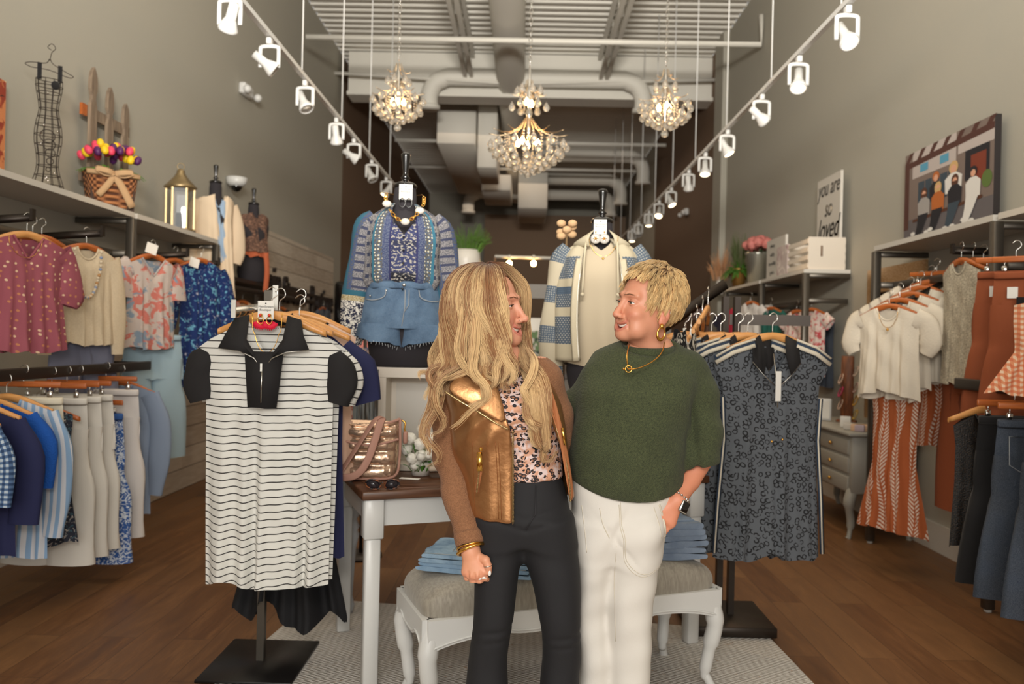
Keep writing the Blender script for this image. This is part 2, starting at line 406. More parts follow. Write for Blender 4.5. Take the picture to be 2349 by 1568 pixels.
def blot(sc, cols, co='uv', det=2, warp=1):
    """layers of noise blotches: cols = [(rgb, threshold, scale factor)], first the base"""
    def fn(g):
        v = g.sc(g.uv(), 1, 1, 0) if co == 'uv' else g.ob(); c = cols[0]
        for i, (rgb, th, sf) in enumerate(cols[1:]):
            n = g.noise(sc*sf, g.vm('ADD', v, (i*3.1, i*1.7, 0)), det, .5, warp); c = g.mix(g.rng(n, th, th+.04), c, rgb)
        return c
    return fn
def dots(sc, base, dot, r=.18, extra=None):
    def fn(g):
        v = g.sc(g.uv(), 1, 1, 0); d = g.vor(sc, v, rnd=.7, dim='2D'); c = g.mix(g.lt(d, r), base, dot)
        if extra: c = g.mix(g.m('MULTIPLY', g.lt(d, r), g.gt(g.sep(g.vor(sc, v, 'F1', .7, 'Color', '2D'))[0], .5)), c, extra)
        return c
    return fn
def fern(p, base, leaf):
    """columns of feathered fern fronds"""
    def fn(g):
        s = g.sep(g.uv()); x = g.m('ADD', s[0], g.m('MULTIPLY', g.m('SINE', g.m('MULTIPLY', s[1], 9)), .012)); u = g.m('DIVIDE', g.m('ADD', x, 10), p); k = g.m('FLOOR', u)
        a = g.m('ABSOLUTE', g.m('SUBTRACT', g.m('FRACT', u), .5))
        st = g.m('SINE', g.m('MULTIPLY', g.m('SUBTRACT', s[1], g.m('MULTIPLY', a, p*1.5)), 6.283/.026))
        wd = g.m('ADD', .25, g.m('MULTIPLY', .1, g.m('SINE', g.m('ADD', g.m('MULTIPLY', s[1], 11), g.m('MULTIPLY', k, 2.3)))))
        f = g.m('MULTIPLY', g.gt(st, -.05), g.m('MULTIPLY', g.lt(a, wd), g.gt(a, .035))); return g.mix(f, base, leaf)
    return fn
def plaid(p, a, b, c_):
    def fn(g):
        s = g.sep(g.uv()); f1 = g.lt(g.m('FRACT', g.m('DIVIDE', g.m('ADD', s[0], 10), p)), .5); f2 = g.lt(g.m('FRACT', g.m('DIVIDE', g.m('ADD', s[1], 10), p)), .5)
        return g.mix(g.m('MULTIPLY', f1, f2), g.mix(g.m('MAXIMUM', f1, f2), a, b), c_)
    return fn
def denim(name, a, b, sc=3.0, fade=None):
    def fn(g):
        v = g.ob(); n = g.noise(sc*2, v, 4, .6); f = g.noise(500, v, 2); c = g.mix(g.rng(n, .35, .68), a, b); return (g.mix(g.rng(f, .3, .7, 0, .14), c, (206, 214, 222)), None, f)
    return mat(name, a, .85, bump=(1, .25, .001), fn=fn)
def knit(name, a, b, sc=260, bs=.6, rib=None, co=None):
    def fn(g):
        v = g.ob(); n = g.noise(sc, v, 3, .65); m_ = g.noise(14, v, 3); c = g.mix(g.rng(n, .3, .7), a, b); c = g.mix(g.rng(m_, .3, .75, 0, .35), c, b)
        s = g.sep(v); w_ = g.m('SINE', g.m('MULTIPLY', g.m('ADD', s[0], g.m('MULTIPLY', s[1], .6)), 6.283/.0055)); w2 = g.m('SINE', g.m('MULTIPLY', s[2], 6.283/.005))
        return (c, None, g.m('ADD', n, g.m('MULTIPLY', g.m('MULTIPLY', w_, w2), .25)))
    return mat(name, a, .95, bump=(1, bs, .0025), fn=fn, Sheen_Weight=.06)
M_STRIPE = fab('black_and_ivory_stripe', stripe_h(.0285, .15, (222, 220, 213), (28, 24, 24)), (235, 232, 225), Sheen_Weight=.1)
M_NAVY = fab('navy_cloth', None, (30, 34, 74)); M_BLUSH = fab('blush_satin', None, (226, 186, 160), rough=.4)
M_LEO_GREY = fab('grey_ring_leopard', leopard(33, (96, 100, 106), (24, 24, 27), None, .23, .46, gap=.42), (96, 98, 104))
M_TRIM = fab('cream_navy_trim', None, (222, 212, 192)); M_TRIMN = fab('navy_trim', None, (52, 66, 86))
M_MAUVE = fab('mauve_cotton_foil_dots', dots(24, (160, 84, 96), (232, 196, 160), .15, (200, 130, 90)), (160, 84, 96), bump=(60, .3, .004))
M_CREAMK = knit('cream_sweat_knit', (226, 208, 178), (212, 192, 162), 120, .3)
M_SLATE = fab('slate_blue_cotton', None, (126, 128, 148)); M_LBLUE = fab('pale_blue_twill', None, (168, 194, 208), bump=(300, .3, .001))
M_CORAL = fab('coral_blue_mesh_knit', blot(9, [(200, 186, 178), ((206, 120, 108), .5, 1.0), ((134, 152, 170), .55, .8), ((210, 190, 180), .62, 3)], det=4), bump=(260, .8, .003))
M_BLUEF = fab('blue_dragonfly_print', blot(26, [(14, 44, 104), ((110, 176, 206), .6, 1.0), ((196, 200, 220), .68, 1.6), ((14, 40, 98), .6, 2.5)], det=1), (14, 44, 104))
M_COBALT = fab('cobalt_smocked', None, (14, 82, 170), bump=(140, .9, .006)); M_BSTR = fab('blue_white_stripe', stripe_h(.034, .48, (214, 216, 222), (140, 172, 206), 0))
M_ECRU = fab('ecru_denim', None, (226, 216, 194), bump=(300, .3, .001)); M_WHITED = fab('white_denim', None, (222, 216, 206), bump=(300, .3, .001)); M_WHITEC = fab('white_cotton', None, (226, 218, 212))
M_DKFLOR = fab('dark_ditsy_floral', blot(60, [(40, 44, 58), ((196, 186, 176), .6, 1), ((64, 92, 104), .6, .7)], det=1)); M_BLUP = fab('blue_white_batik', blot(38, [(50, 92, 160), ((214, 222, 232), .5, 1), ((40, 80, 150), .62, 2)], det=1, warp=2))
M_PLAIDT = fab('blue_check', plaid(.022, (40, 66, 104), (84, 112, 150), (190, 204, 216))); M_GBLUE = fab('grey_blue_cotton', None, (140, 154, 176))
M_PINKW = fab('pink_coral_print', blot(22, [(222, 176, 160), ((214, 110, 104), .54, 1), ((232, 214, 200), .6, 1.7)])); M_BEIGE = fab('beige_linen', None, (204, 160, 120)); M_CRIM = fab('crimson_print', blot(40, [(150, 40, 60), ((220, 190, 180), .6, 1)]))
M_GAUZE = fab('ivory_gauze', None, (232, 220, 200), bump=(90, .6, .004)); M_FERN = fab('rust_fern_print', fern(.098, (186, 98, 52), (240, 222, 204)), (186, 98, 52))
M_RUST = fab('rust_twill', None, (150, 78, 44)); M_RUSTD = fab('dark_rust_twill', None, (116, 58, 34)); M_OPENK = knit('ivory_open_knit', (236, 224, 198), (150, 138, 118), 110, .9)
M_CHECKC = fab('coral_cream_tweed', plaid(.024, (226, 196, 168), (214, 140, 100), (204, 112, 76)), bump=(400, .5, .002)); M_SEQ = fab('black_sequin', dots(120, (14, 12, 13), (150, 110, 60), .1), bump=(160, .9, .005), rough=.4)
M_LEOT = fab('tan_leopard', leopard(34, (150, 132, 110), (74, 66, 58), (110, 98, 84), .25, .5, gap=.4)); M_PINKFL = fab('pink_white_floral', blot(26, [(226, 206, 196), ((206, 84, 90), .56, 1), ((120, 130, 90), .66, 1.3)]))
M_BWPR = fab('black_white_abstract', blot(24, [(22, 20, 22), ((226, 220, 206), .55, 1.0)], det=0, warp=2.5)); M_COAT = fab('cream_coat_wool', None, (232, 208, 178), bump=(200, .3, .002)); M_BROWNL = fab('brown_animal_print', blot(60, [(92, 66, 54), ((150, 112, 90), .54, 1), ((60, 42, 36), .6, 1.6)]))
M_ORB = fab('orange_belt_cloth', None, (190, 98, 62)); M_TEAL = fab('green_teal_knit', None, (34, 96, 84)); M_REDC = fab('raspberry_jersey', None, (176, 34, 60)); M_WHT = fab('soft_white_jersey', None, (216, 208, 200)); M_DPURP = fab('plum_navy_cloth', None, (44, 40, 58))
D_LIGHT = denim('washed_light_denim', (150, 178, 200), (86, 122, 156), 6); D_MID = denim('mid_blue_denim', (46, 78, 110), (90, 120, 150), 4); D_DARK = denim('dark_indigo_denim', (12, 24, 42), (22, 38, 60), 3); D_GREY = denim('grey_blue_denim', (96, 114, 140), (126, 142, 164), 5)
GLASS = mat('clear_glass', (255, 255, 255), .0, Transmission_Weight=1, IOR=1.5)
CRYSTAL = mat('crystal', (255, 246, 232), .02, Transmission_Weight=.85, IOR=1.55)
BULB = emit('warm_bulb', (255, 200, 120), 40); LENS = emit('warm_lens', (255, 220, 170), 14)
GREEN = mat('leaf_green', (78, 128, 40), .6); GREEND = mat('dark_leaf_green', (40, 74, 34), .6)
# ---------------- the room ----------------
XL, XR, YB, ZC = -3.16, 3.02, 26.0, 6.2
def struct(name, mb, m, label=None): return mb.build(name, m, kind='structure', label=label)
struct('floor', MB().bb((XL-.15, -3, -.1), (XR+.15, YB+.15, 0)), FLOOR)
struct('wall_left', MB().bb((XL-.15, -3, 0), (XL, 13.6, ZC)), WALL)
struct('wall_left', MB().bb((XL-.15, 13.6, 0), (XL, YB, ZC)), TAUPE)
struct('wall_right', MB().bb((XR, -3, 0), (XR+.15, 12.5, ZC)), WALL)
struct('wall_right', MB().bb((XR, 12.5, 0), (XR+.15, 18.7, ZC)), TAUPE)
struct('wall_right', MB().bb((XR, 18.7, 0), (XR+.15, YB, ZC)), WALL)
struct('trim_1', MB().bb((XR-.09, 12.1, 0), (XR, 12.6, ZC)), WALL)
struct('wall_back', MB().bb((XL, YB, 0), (XR, YB+.15, ZC)), WALL)
for nm, x0, x1 in (('baseboard_left', XL, XL+.02), ('baseboard_right', XR-.02, XR)):
    struct(nm, MB().bb((x0, -2.9, 0), (x1, YB, .2)), LAMW)
b = MB()  # corrugated deck
prof = []; y = -3.0
while y < YB: prof += [(y, 0), (y+.07, 0), (y+.1, .06), (y+.17, .06)]; y += .2
b.grid([[Vector((x, yy, ZC+zz)) for yy, zz in prof] for x in (XL, XR)]); b.sm = [False]*len(b.f)
struct('ceiling', b, WHITEP)
struct('trim_2', MB().bb((XL+.16, 13.2, 5.5), (XR+.08, 13.5, ZC-.02)), WHITEP, None)
struct('trim_3', MB().bb((XL+.16, 13.1, 5.44), (XR+.08, 13.55, 5.5)), WHITEP)
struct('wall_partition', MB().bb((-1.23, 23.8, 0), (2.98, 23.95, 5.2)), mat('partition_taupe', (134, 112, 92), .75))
# roof joists, each a truss
for i, x in enumerate((-.98, 1.2)):
    t = thing('roof_joist', ['white open web steel joist left of the spiral duct', 'white open web steel joist right of the spiral duct'][i], 'joist', (x, 0, 5.7), group=None)
    for dx in (-.05, .05):
        MB().bb((dx-.03, 2, .38), (dx+.03, 13.1, .44)).build('top_chord', WHITEP, t); MB().bb((dx-.03, 2, -.03), (dx+.03, 13.1, .03)).build('bottom_chord', WHITEP, t)
    b = MB(); yy = 2
    while yy < 12.8: b.cyl((0, yy, .0), (0, yy+.35, .4), .018, 6); b.cyl((0, yy+.35, .4), (0, yy+.7, 0), .018, 6); yy += .7
    b.build('web_rods', WHITEP, t)
def pipe(name, pts, r, label, cat='pipe', m=WHITEP, n=12, group=None): return put(MB().tube(pts, r, n).build(name, m), label, cat, group)
pipe('sprinkler_pipe', [(-2.9, 10.3, 5.32), (2.97, 10.3, 5.32), (2.97, 10.3, 5.7)], .035, 'long white sprinkler pipe crossing in front of the white bulkhead')
pipe('sprinkler_pipe', [(XL, 12.9, 5.72), (-.3, 12.9, 5.6), (XR, 12.9, 5.72)], .03, 'thinner white pipe running just above the white bulkhead')
pipe('sprinkler_pipe', [(-2.6, 15.6, 5.32), (2.7, 15.6, 5.32)], .035, 'white pipe crossing the ceiling behind the bulkhead, in front of the box ducts')
pipe('sprinkler_pipe', [(-2.9, 18.6, 5.45), (2.85, 18.6, 5.45)], .035, 'farthest white pipe crossing the dark back ceiling')
# spiral duct
b = MB(); pts = []; rr = []; y = 5.0
while y < 23.6:
    pts += [(-.3, y, 5.72), (-.3, y+.03, 5.72)]; rr += [.228, .234]; y += .1
b.tube(pts, rr, 28); t = put(b.build('spiral_duct', WHITEP), 'large white spiral air duct running down the middle of the ceiling', 'duct')
def cross(y, x0, x1, z, label, drop=.45, r=.15, left=True):
    pr = []
    if left: pr += [(x0, y, z-drop), (x0, y, z-.3), (x0+.09, y, z-.1), (x0+.3, y, z)]
    else: pr += [(x0, y, z)]
    pr += [(x1-.3, y, z), (x1-.09, y, z-.1), (x1, y, z-.3), (x1, y, z-drop)]
    o = thing('branch_duct', label, 'duct', (0, 0, 0)); MB().tube(cat_rom(pr[:4], 5)[:-1]+([pr[3]] if left else [])+(cat_rom(pr[-4:], 5)) if left else [pr[0]]+cat_rom(pr[-4:], 5), r, 20).build('tube', WHITEP, o)
    for xx in (x0+.5, x1-.5): MB().cyl((xx, y, z+r-.01), (xx, y, ZC), .006, 6).build('hanger_rod', WHITEP, o)
    for xx in ([x0] if left else [])+[x1]: MB().cyl((xx, y, z-drop-.03), (xx, y, z-drop+.03), r+.03, 20).build('outlet_collar', WHITEP, o)
cross(13.0, -1.62, 1.86, 5.72, 'nearest white cross duct with down turned ends in front of the bulkhead', .5, .145)
cross(18.3, .2, 2.66, 5.72, 'second white cross duct behind the right chandelier', .6, .15, False)
cross(20.5, .2, 2.42, 5.62, 'third white cross duct far back on the right', .6, .15, False)
cross(22.3, -1.62, 2.35, 5.55, 'farthest white cross duct with both ends turned down', .55, .16)
def bxd(name, a, b_, label):
    put(MB().rbox([(a[i]+b_[i])/2 for i in range(3)], [abs(b_[i]-a[i]) for i in range(3)], .02, 1).build(name, WHITEP), label, 'duct')
bxd('box_duct', (-1.66, 14.5, 5.0), (-.95, 19.5, 5.62), 'square white box duct left of the centre chandelier')
bxd('box_duct', (-1.0, 17.6, 4.75), (-.35, 19.6, 5.1), 'low white box duct behind the square box duct')
bxd('box_duct', (-.92, 14.6, 4.6), (-.56, 16.2, 6.1), 'tall upright white box duct with a dark vent')
bxd('box_duct', (-.2, 19.0, 4.6), (.5, 21.5, 5.5), 'white plenum box hanging under the end of the spiral duct')
# track rails and lamps
def rail(x, y0, y1, z, label):
    t = thing('light_track', label, 'track', (x, 0, z)); MB().bb((-.018, y0, -.012), (.018, y1, .02)).build('channel', WHITEG, t)
    yy = y0+.9
    while yy < y1:
        MB().cyl((0, yy, .02), (0, yy, ZC-z), .006, 6).build('hanging_rod', WHITEG, t); yy += 1.35
rail(-1.76, 3.9, 10.6, 3.47, 'white lighting track hung on rods along the left side'); rail(1.86, 3.9, 17.5, 3.47, 'white lighting track hung on rods along the right side')
def track_lamp():
    t = thing('track_light', 'x', 'lamp'); MB().rbox((0, 0, -.025), (.035, .06, .045), .008, 2).build('adapter', WHITEG, t)
    b = MB(); b.tube(cat_rom([(-.062, 0, -.20), (-.062, 0, -.09), (-.055, 0, -.062), (0, 0, -.055), (.055, 0, -.062), (.062, 0, -.09), (.062, 0, -.20)], 4), .006, 6, ry=.014); b.build('yoke', WHITEG, t)
    h = MB().lathe([(.0, -.125), (.028, -.12), (.03, -.03), (.036, -.02), (.052, .02), (.058, .03), (.058, .045), (.05, .05), (.045, .03), (.001, .01)], n=20).build('housing', WHITEG, t); h.location = (0, 0, -.19)
    l = MB().lathe([(.001, .036), (.035, .038), (.046, .042)], n=20).build('lens', LENS, t); l.location = (0, 0, -.19); return t
TL = track_lamp(); LOFF = mat('unlit_lens', (190, 180, 165), .2)
def lamps(specs, x, side):
    first = True
    for px, py, tilt, yaw, lit, lab in specs:
        p = PX(px, py, x) if px else Vector((x, py, 3.45)); yv = p.y
        o = copy_tree(TL, (x, yv, 3.455)); o['label'] = lab; o['group'] = 'lamps on the %s lighting track' % side
        for ch in o.children:
            if ch.name.startswith(('housing', 'lens')):
                ch.rotation_euler = Euler((R(180-tilt), 0, R(yaw)), 'XYZ')
                if ch.name.startswith('lens') and not lit: ch.data = ch.data.copy(); ch.data.materials[0] = LOFF
        if lit:
            L = bpy.data.lights.new('spot_beam', 'SPOT'); L.energy = 26; L.spot_size = R(70); L.spot_blend = .8; L.color = (1, .66, .36); L.shadow_soft_size = .05
            lo = bpy.data.objects.new('spot_beam', L); COL.objects.link(lo); lo.parent = o
            M = Euler((R(180-tilt), 0, R(yaw)), 'XYZ').to_matrix(); lo.location = Vector((0, 0, -.19))+M @ Vector((0, 0, .07)); lo.rotation_euler = (M @ Matrix.Rotation(R(180), 3, 'X')).to_euler()
lamps([(527, 20, 40, -140, 1, 'lit white track lamp nearest the camera on the left track'), (618, 120, 55, 110, 0, 'unlit white track lamp, second from the front on the left track'),
 (700, 205, 30, 60, 0, 'unlit white track lamp, third from the front on the left track'), (772, 288, 30, 180, 0, 'unlit white track lamp left of the left chandelier'),
 (812, 333, 60, 110, 0, 'unlit white track lamp below left of the left chandelier'), (853, 376, 30, 60, 0, 'unlit white track lamp above the blouse shoulder'),
 (886, 418, 30, -60, 1, 'lit lamp at the end of the left track beside the dress form neck')], -1.76, 'left')
lamps([(1945, 8, 35, 20, 1, 'lit white track lamp nearest the camera on the right track'), (1833, 128, 25, -20, 1, 'lit white track lamp above the framed photograph, second on the right track'),
 (1748, 212, 55, 110, 0, 'unlit tilted track lamp, third on the right track'), (1669, 300, 30, 60, 1, 'lit track lamp right of the right chandelier'),
 (1618, 355, 20, -10, 1, 'lit track lamp below right of the right chandelier'), (1580, 393, 30, 160, 0, 'unlit track lamp, sixth on the right track'),
 (1540, 435, 30, 40, 1, 'lit track lamp, seventh on the right track'), (1512, 465, 35, -20, 1, 'lit track lamp, eighth on the right track'), (1489, 488, 10, 0, 1, 'lit track lamp, ninth on the right track'),
 (1465, 510, 20, 0, 0, 'unlit track lamp before the last on the right track'), (1450, 528, 10, 0, 1, 'farthest lit track lamp, above the cardigan shoulder')], 1.86, 'right')
for ch in list(TL.children): bpy.data.objects.remove(ch)
bpy.data.objects.remove(TL)
t = thing('light_track', 'short white track with two warm lamps above the service counter', 'track', (0, 0, 0))
pp = P(1135, 588, 9.6); q = P(1265, 592, 9.6); MB().tube([pp, q], .02, 6).build('channel', WHITEP, t)
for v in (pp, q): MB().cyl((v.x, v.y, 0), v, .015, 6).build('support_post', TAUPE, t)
for px in (1168, 1224): c = P(px, 604, 9.55); MB().cyl(c+Vector((0, 0, .05)), c+Vector((0, 0, .1)), .02, 8).build('lamp_stem', WHITEP, t); MB().ball(c, .035).build('bulb', BULB, t)
# chandeliers
CHAMP = mat('champagne_metal', (196, 170, 134), .3, .9)
DROP = MB().lathe([(.0, -.036), (.014, -.032), (.024, -.018), (.025, -.003), (.018, .012), (.007, .026), (.0, .04)], n=10).mesh('crystal_drop', CRYSTAL)
BEAD = MB()
for i in range(7): BEAD.ball((0, 0, -.022*i), .0075, 6, 4)
BEAD = BEAD.mesh('bead_strand', CRYSTAL)
def ring_drops(t, r, z, n, ph=0, me=DROP, nm='crystal_drop', s=1):
    for i in range(n):
        a = 2*math.pi*(i+ph)/n; o = bpy.data.objects.new(nm, me); COL.objects.link(o); o.parent = t; o.location = (r*math.cos(a), r*math.sin(a), z); o.scale = (s, s, s)
def chandelier(loc, big, label):
    t = thing('crystal_chandelier', label, 'chandelier', loc, group='crystal chandeliers')
    ch = MB(); z = .34 if not big else .42; k = 0
    while z+loc[2] < ZC-.05:
        ch.tube(cat_rom([(0.012 if k % 2 else 0, 0 if k % 2 else .012, z), (0, 0, z+.022), (-.012 if k % 2 else 0, 0 if k % 2 else -.012, z), (0, 0, z-.022)], 3, True), .0028, 4, closed=True); z += .036; k += 1
    ch.build('hanging_chain', CHROME, t)
    def arms(n, r, z0, z1, rt=.02):
        for i in range(n):
            a = 2*math.pi*i/n; c, s_ = math.cos(a), math.sin(a)
            b = MB().tube(cat_rom([(rt*c, rt*s_, z0), (r*.35*c, r*.35*s_, z0-(z0-z1)*.75), (r*.7*c, r*.7*s_, z1), (r*c, r*s_, z1+.012)], 4), .0025, 5); b.build('scroll_arm', CHAMP, t)
    def bulbs(n, r, z):
        for i in range(n):
            a = 2*math.pi*(i+.3)/n; c, s_ = r*math.cos(a), r*math.sin(a)
            o = MB().lathe([(0, 0), (.014, .006), (.019, .024), (.013, .046), (0, .066)], (c, s_, z), 10).build('candle_bulb', BULB, t)
    MB().lathe([(.006, -.16), (.02, -.1), (.012, 0), (.03, .05), (.012, .1), (.008, .3 if not big else .4)], n=12).build('centre_stem', CHROME, t)
    if not big:
        arms(8, .21, .16, .05); arms(5, .1, .3, .22); bulbs(3, .05, -.03)
        ring_drops(t, .2, .0, 9); ring_drops(t, .18, -.07, 10, .5); ring_drops(t, .135, -.105, 9); ring_drops(t, .09, -.125, 7, .5); ring_drops(t, .045, -.15, 4); ring_drops(t, 0, -.2, 1, s=1.15)
        ring_drops(t, .085, .16, 6, .3); ring_drops(t, .1, .05, 12, 0, BEAD, 'bead_strand'); ring_drops(t, .15, .03, 9, .4, BEAD, 'bead_strand')
    else:
        arms(12, .3, .02, -.12); arms(6, .13, .3, .18); bulbs(5, .08, -.2); bulbs(2, .03, .1)
        ring_drops(t, .13, .1, 6); ring_drops(t, .09, .22, 7, .5); ring_drops(t, .07, .2, 9, 0, BEAD, 'bead_strand')
        for r, z, n in ((.29, -.2, 13), (.25, -.26, 16), (.2, -.3, 14), (.15, -.33, 11), (.1, -.355, 8), (.05, -.375, 5), (.001, -.4, 1)): ring_drops(t, r, z, n, r*7)
        ring_drops(t, .16, -.12, 14, 0, BEAD, 'bead_strand'); ring_drops(t, .22, -.14, 14, .5, BEAD, 'bead_strand')
    L = bpy.data.lights.new('chandelier_glow', 'POINT'); L.energy = 9; L.color = (1, .68, .38); L.shadow_soft_size = .08
    lo = bpy.data.objects.new('chandelier_glow', L); COL.objects.link(lo); lo.parent = t; lo.location = (0, 0, .0 if not big else -.1)
chandelier(P(913, 232, 6.3), False, 'small crystal chandelier on the left'); chandelier(P(1526, 246, 6.3), False, 'small crystal chandelier on the right'); chandelier(P(1213, 275, 6.0), True, 'large two tier crystal chandelier in the middle')
# wall fittings
def exitl(p, sgn, label):
    t = thing('emergency_light', label, 'emergency light', p); MB().rbox((sgn*.04, 0, 0), (.08, .28, .12), .02, 2).build('housing', WHITEG, t)
    for dy in (-.14, .2): MB().ball((sgn*.1, dy, -.02), (.045, .045, .045)).build('lamp_head', WHITEG, t)
exitl(PX(557, 208, XL), 1, 'white twin head emergency light high on the left wall'); exitl(PX(1577, 487, XR), -1, 'white emergency light far down the right wall')
p = PX(521, 418, XL); t = thing('dome_camera', 'white round dome camera on the left wall behind the cream coat', 'camera', p); MB().lathe([(.07, .0), (.1, .03), (.11, .09)], (.1, 0, -.04), 20).build('housing', WHITEG, t); MB().ball((.1, 0, -.04), .06).build('dark_dome', BLACKG, t)
# shiplap panels and sign
struct('trim_4', MB().bb((XL, 9.3, 0), (XL+.03, 13.0, 2.72)), SHIP); struct('trim_5', MB().bb((XL, 5.4, 0), (XL+.03, 9.3, 1.35)), SHIP)
WROT = (R(90), 0, R(90)); SGN = mat('black_metal_letters', (34, 24, 20), .5)
t = thing('shop_sign', 'black metal shop name letters on the whitewashed board wall', 'sign', (XL+.05, 11.2, 2.0))
text('word', 'Main', .55, SGN, t, (0, -1.55, .1), WROT, .02, .15, sx=.85); text('word', 'Stream', .5, SGN, t, (0, -.45, .02), WROT, .02, .15, sx=.75); text('word', 'Boutique', .52, SGN, t, (0, 1.0, -.02), WROT, .02, .15, sx=.72)
# ---------------- hangers and garments ----------------
def hanger_poly():
    top = [(-.215, -.075), (-.16, -.05), (-.10, -.022), (-.05, -.006), (0, 0), (.05, -.006), (.10, -.022), (.16, -.05), (.215, -.075)]
    bot = [(.21, -.098), (.15, -.078), (.09, -.056), (.045, -.044), (0, -.032), (-.045, -.044), (-.09, -.056), (-.15, -.078), (-.21, -.098)]
    return cat_rom([(x, 0, z) for x, z in top], 3), cat_rom([(x, 0, z) for x, z in bot], 3)
def mk_hanger(m):
    t = thing('wooden_hanger', 'x', 'hanger'); a, b_ = hanger_poly(); b = MB()
    rows = []
    n = len(a)
    for i in range(n):
        x, z1 = a[i][0], a[i][2]; z2 = b_[n-1-i][2]; y0 = .02*(abs(x)/.215)**2
        rows.append([Vector((x, y, z)) for y, z in ((y0-.006, z1), (y0+.006, z1), (y0+.009, (z1+z2)/2), (y0+.006, z2), (y0-.006, z2), (y0-.009, (z1+z2)/2))])
    b.grid(rows, closed=True); b.f.append(list(range(6))); b.f.append(list(range((n-1)*6, n*6))); b.mi += [0, 0]; b.sm += [False]*2; b.uv += [None]*2
    b.build('arms', m, t); MB().tube(cat_rom([(0, 0, -.005), (0, 0, .035), (.004, 0, .045), (.022, 0, .062), (.018, 0, .085), (0, 0, .092), (-.019, 0, .078)], 4), .0023, 6).build('hook', CHROME, t)
    return t
def mk_clip():
    t = thing('clip_hanger', 'x', 'hanger'); MB().rbox((0, 0, -.005), (.37, .014, .03), .006, 2).build('bar', HANGD, t)
    MB().tube(cat_rom([(0, 0, 0), (0, 0, .035), (.004, 0, .045), (.022, 0, .062), (.018, 0, .085), (0, 0, .092), (-.019, 0, .078)], 4), .0023, 6).build('hook', CHROME, t)
    for x in (-.13, .13): MB().cyl((x, 0, -.01), (x, 0, -.045), .003, 6).rbox((x, 0, -.055), (.026, .016, .035), .004, 1).build('clip', CHROME, t)
    return t
HG = {'h': mk_hanger(HANGW), 'd': mk_hanger(HANGD), 'c': mk_clip()}
def hang(kind, loc, rz, label, group=None): return copy_tree(HG[kind], loc, rz, label, group)
def fold(s, seed, n=3):
    r = random.Random(seed); return sum(math.sin(s*(2.2+k*2.6+r.random()*1.5)+r.random()*6.28)/(1+.35*k) for k in range(n))/1.6
def panel(prof, ns=.36, fd=.09, bd=.015, sl=.06, th=.05, amp=.018, hem=.012, seed=1, nx=44, nz=46, top=0.0, cup=0, sweep=0, split=0, neck='v', z0=0.0):
    """front and back cloth of a hanging garment.  prof: (z, half width) from top to hem"""
    zs = [-p[0] for p in prof]; ws = [p[1] for p in prof]; L = -prof[-1][0]; b = MB()
    def tops(s, front):
        a = abs(s); e = -sl*a**1.4
        if a < ns:
            q = a/ns; d = fd if front else bd
            return z0-sl*ns**1.4-d*((1-q) if neck == 'v' and front else (1-q*q)**.7)
        return z0+e
    for front in (True, False):
        rows = []; uvs = []
        for i in range(nz+1):
            v = (i/nz)**.9; r = []; u = []
            for k in range(nx+1):
                s = -1+2*k/nx; s = math.copysign(abs(s)**.9, s); zt = tops(s, front)
                hz = -L + hem*fold(s*1.3, seed+9) + (cup*(1-s*s) if front else 0) - sweep*(1-s*s)*(0 if front else 1)
                z = zt+(hz-zt)*v; hw = interp(-z, zs, ws); w_ = v**1.1; f = fold(s*3.0, seed if front else seed+5)
                x = s*hw+hw*.04*w_*math.sin(s*9+seed); e = (1-abs(s)**5)
                y = -(th*(.55+.45*w_)*(1-abs(s)**3.2)+amp*w_*f*e+.003*math.sin(z*31+s*7+seed)*e)
                if not front: y = -y
                if a_ := (abs(s) < ns and v < .12): y *= .55+.45*v/.12
                r.append(Vector((x, y, z+.006*w_*f))); u.append((x if front else x+3, z+(.014*w_*f) - (.012*s*s*w_)))
            rows.append(r); uvs.append(u)
        if not front: rows = [list(reversed(r)) for r in rows]; uvs = [list(reversed(r)) for r in uvs]
        b.grid(rows, uvs=uvs)
    return b
def sleeve(b, pts, rs, ry=None, n=14, uvs=1.0):
    """cloth sleeve along a path, flattened in y"""
    pts = [Vector(p) for p in cat_rom(pts, 4)]; m = len(pts); rr = [interp(i/(m-1), [j/(len(rs)-1) for j in range(len(rs))], rs) for i in range(m)]; rows = []; us = []; acc = 0
    for i, p in enumerate(pts):
        if i: acc += (p-pts[i-1]).length
        t = (pts[min(i+1, m-1)]-pts[max(i-1, 0)]).normalized(); sd = Vector((0, 1, 0)).cross(t); sd = sd.normalized() if sd.length > 1e-5 else Vector((1, 0, 0)); row = []; u = []
        q = .42 if ry is None else ry
        for k in range(n):
            a = 2*math.pi*k/n; w_ = 1+.08*math.sin(3*a+i*.7)
            row.append(p+sd*(rr[i]*math.cos(a)*w_)+Vector((0, 1, 0))*(-rr[i]*q*math.sin(a)*w_)); u.append((rr[i]*math.cos(a), -acc))
        rows.append(row); us.append(u)
    b.grid(rows, closed=True, uvs=us); return b
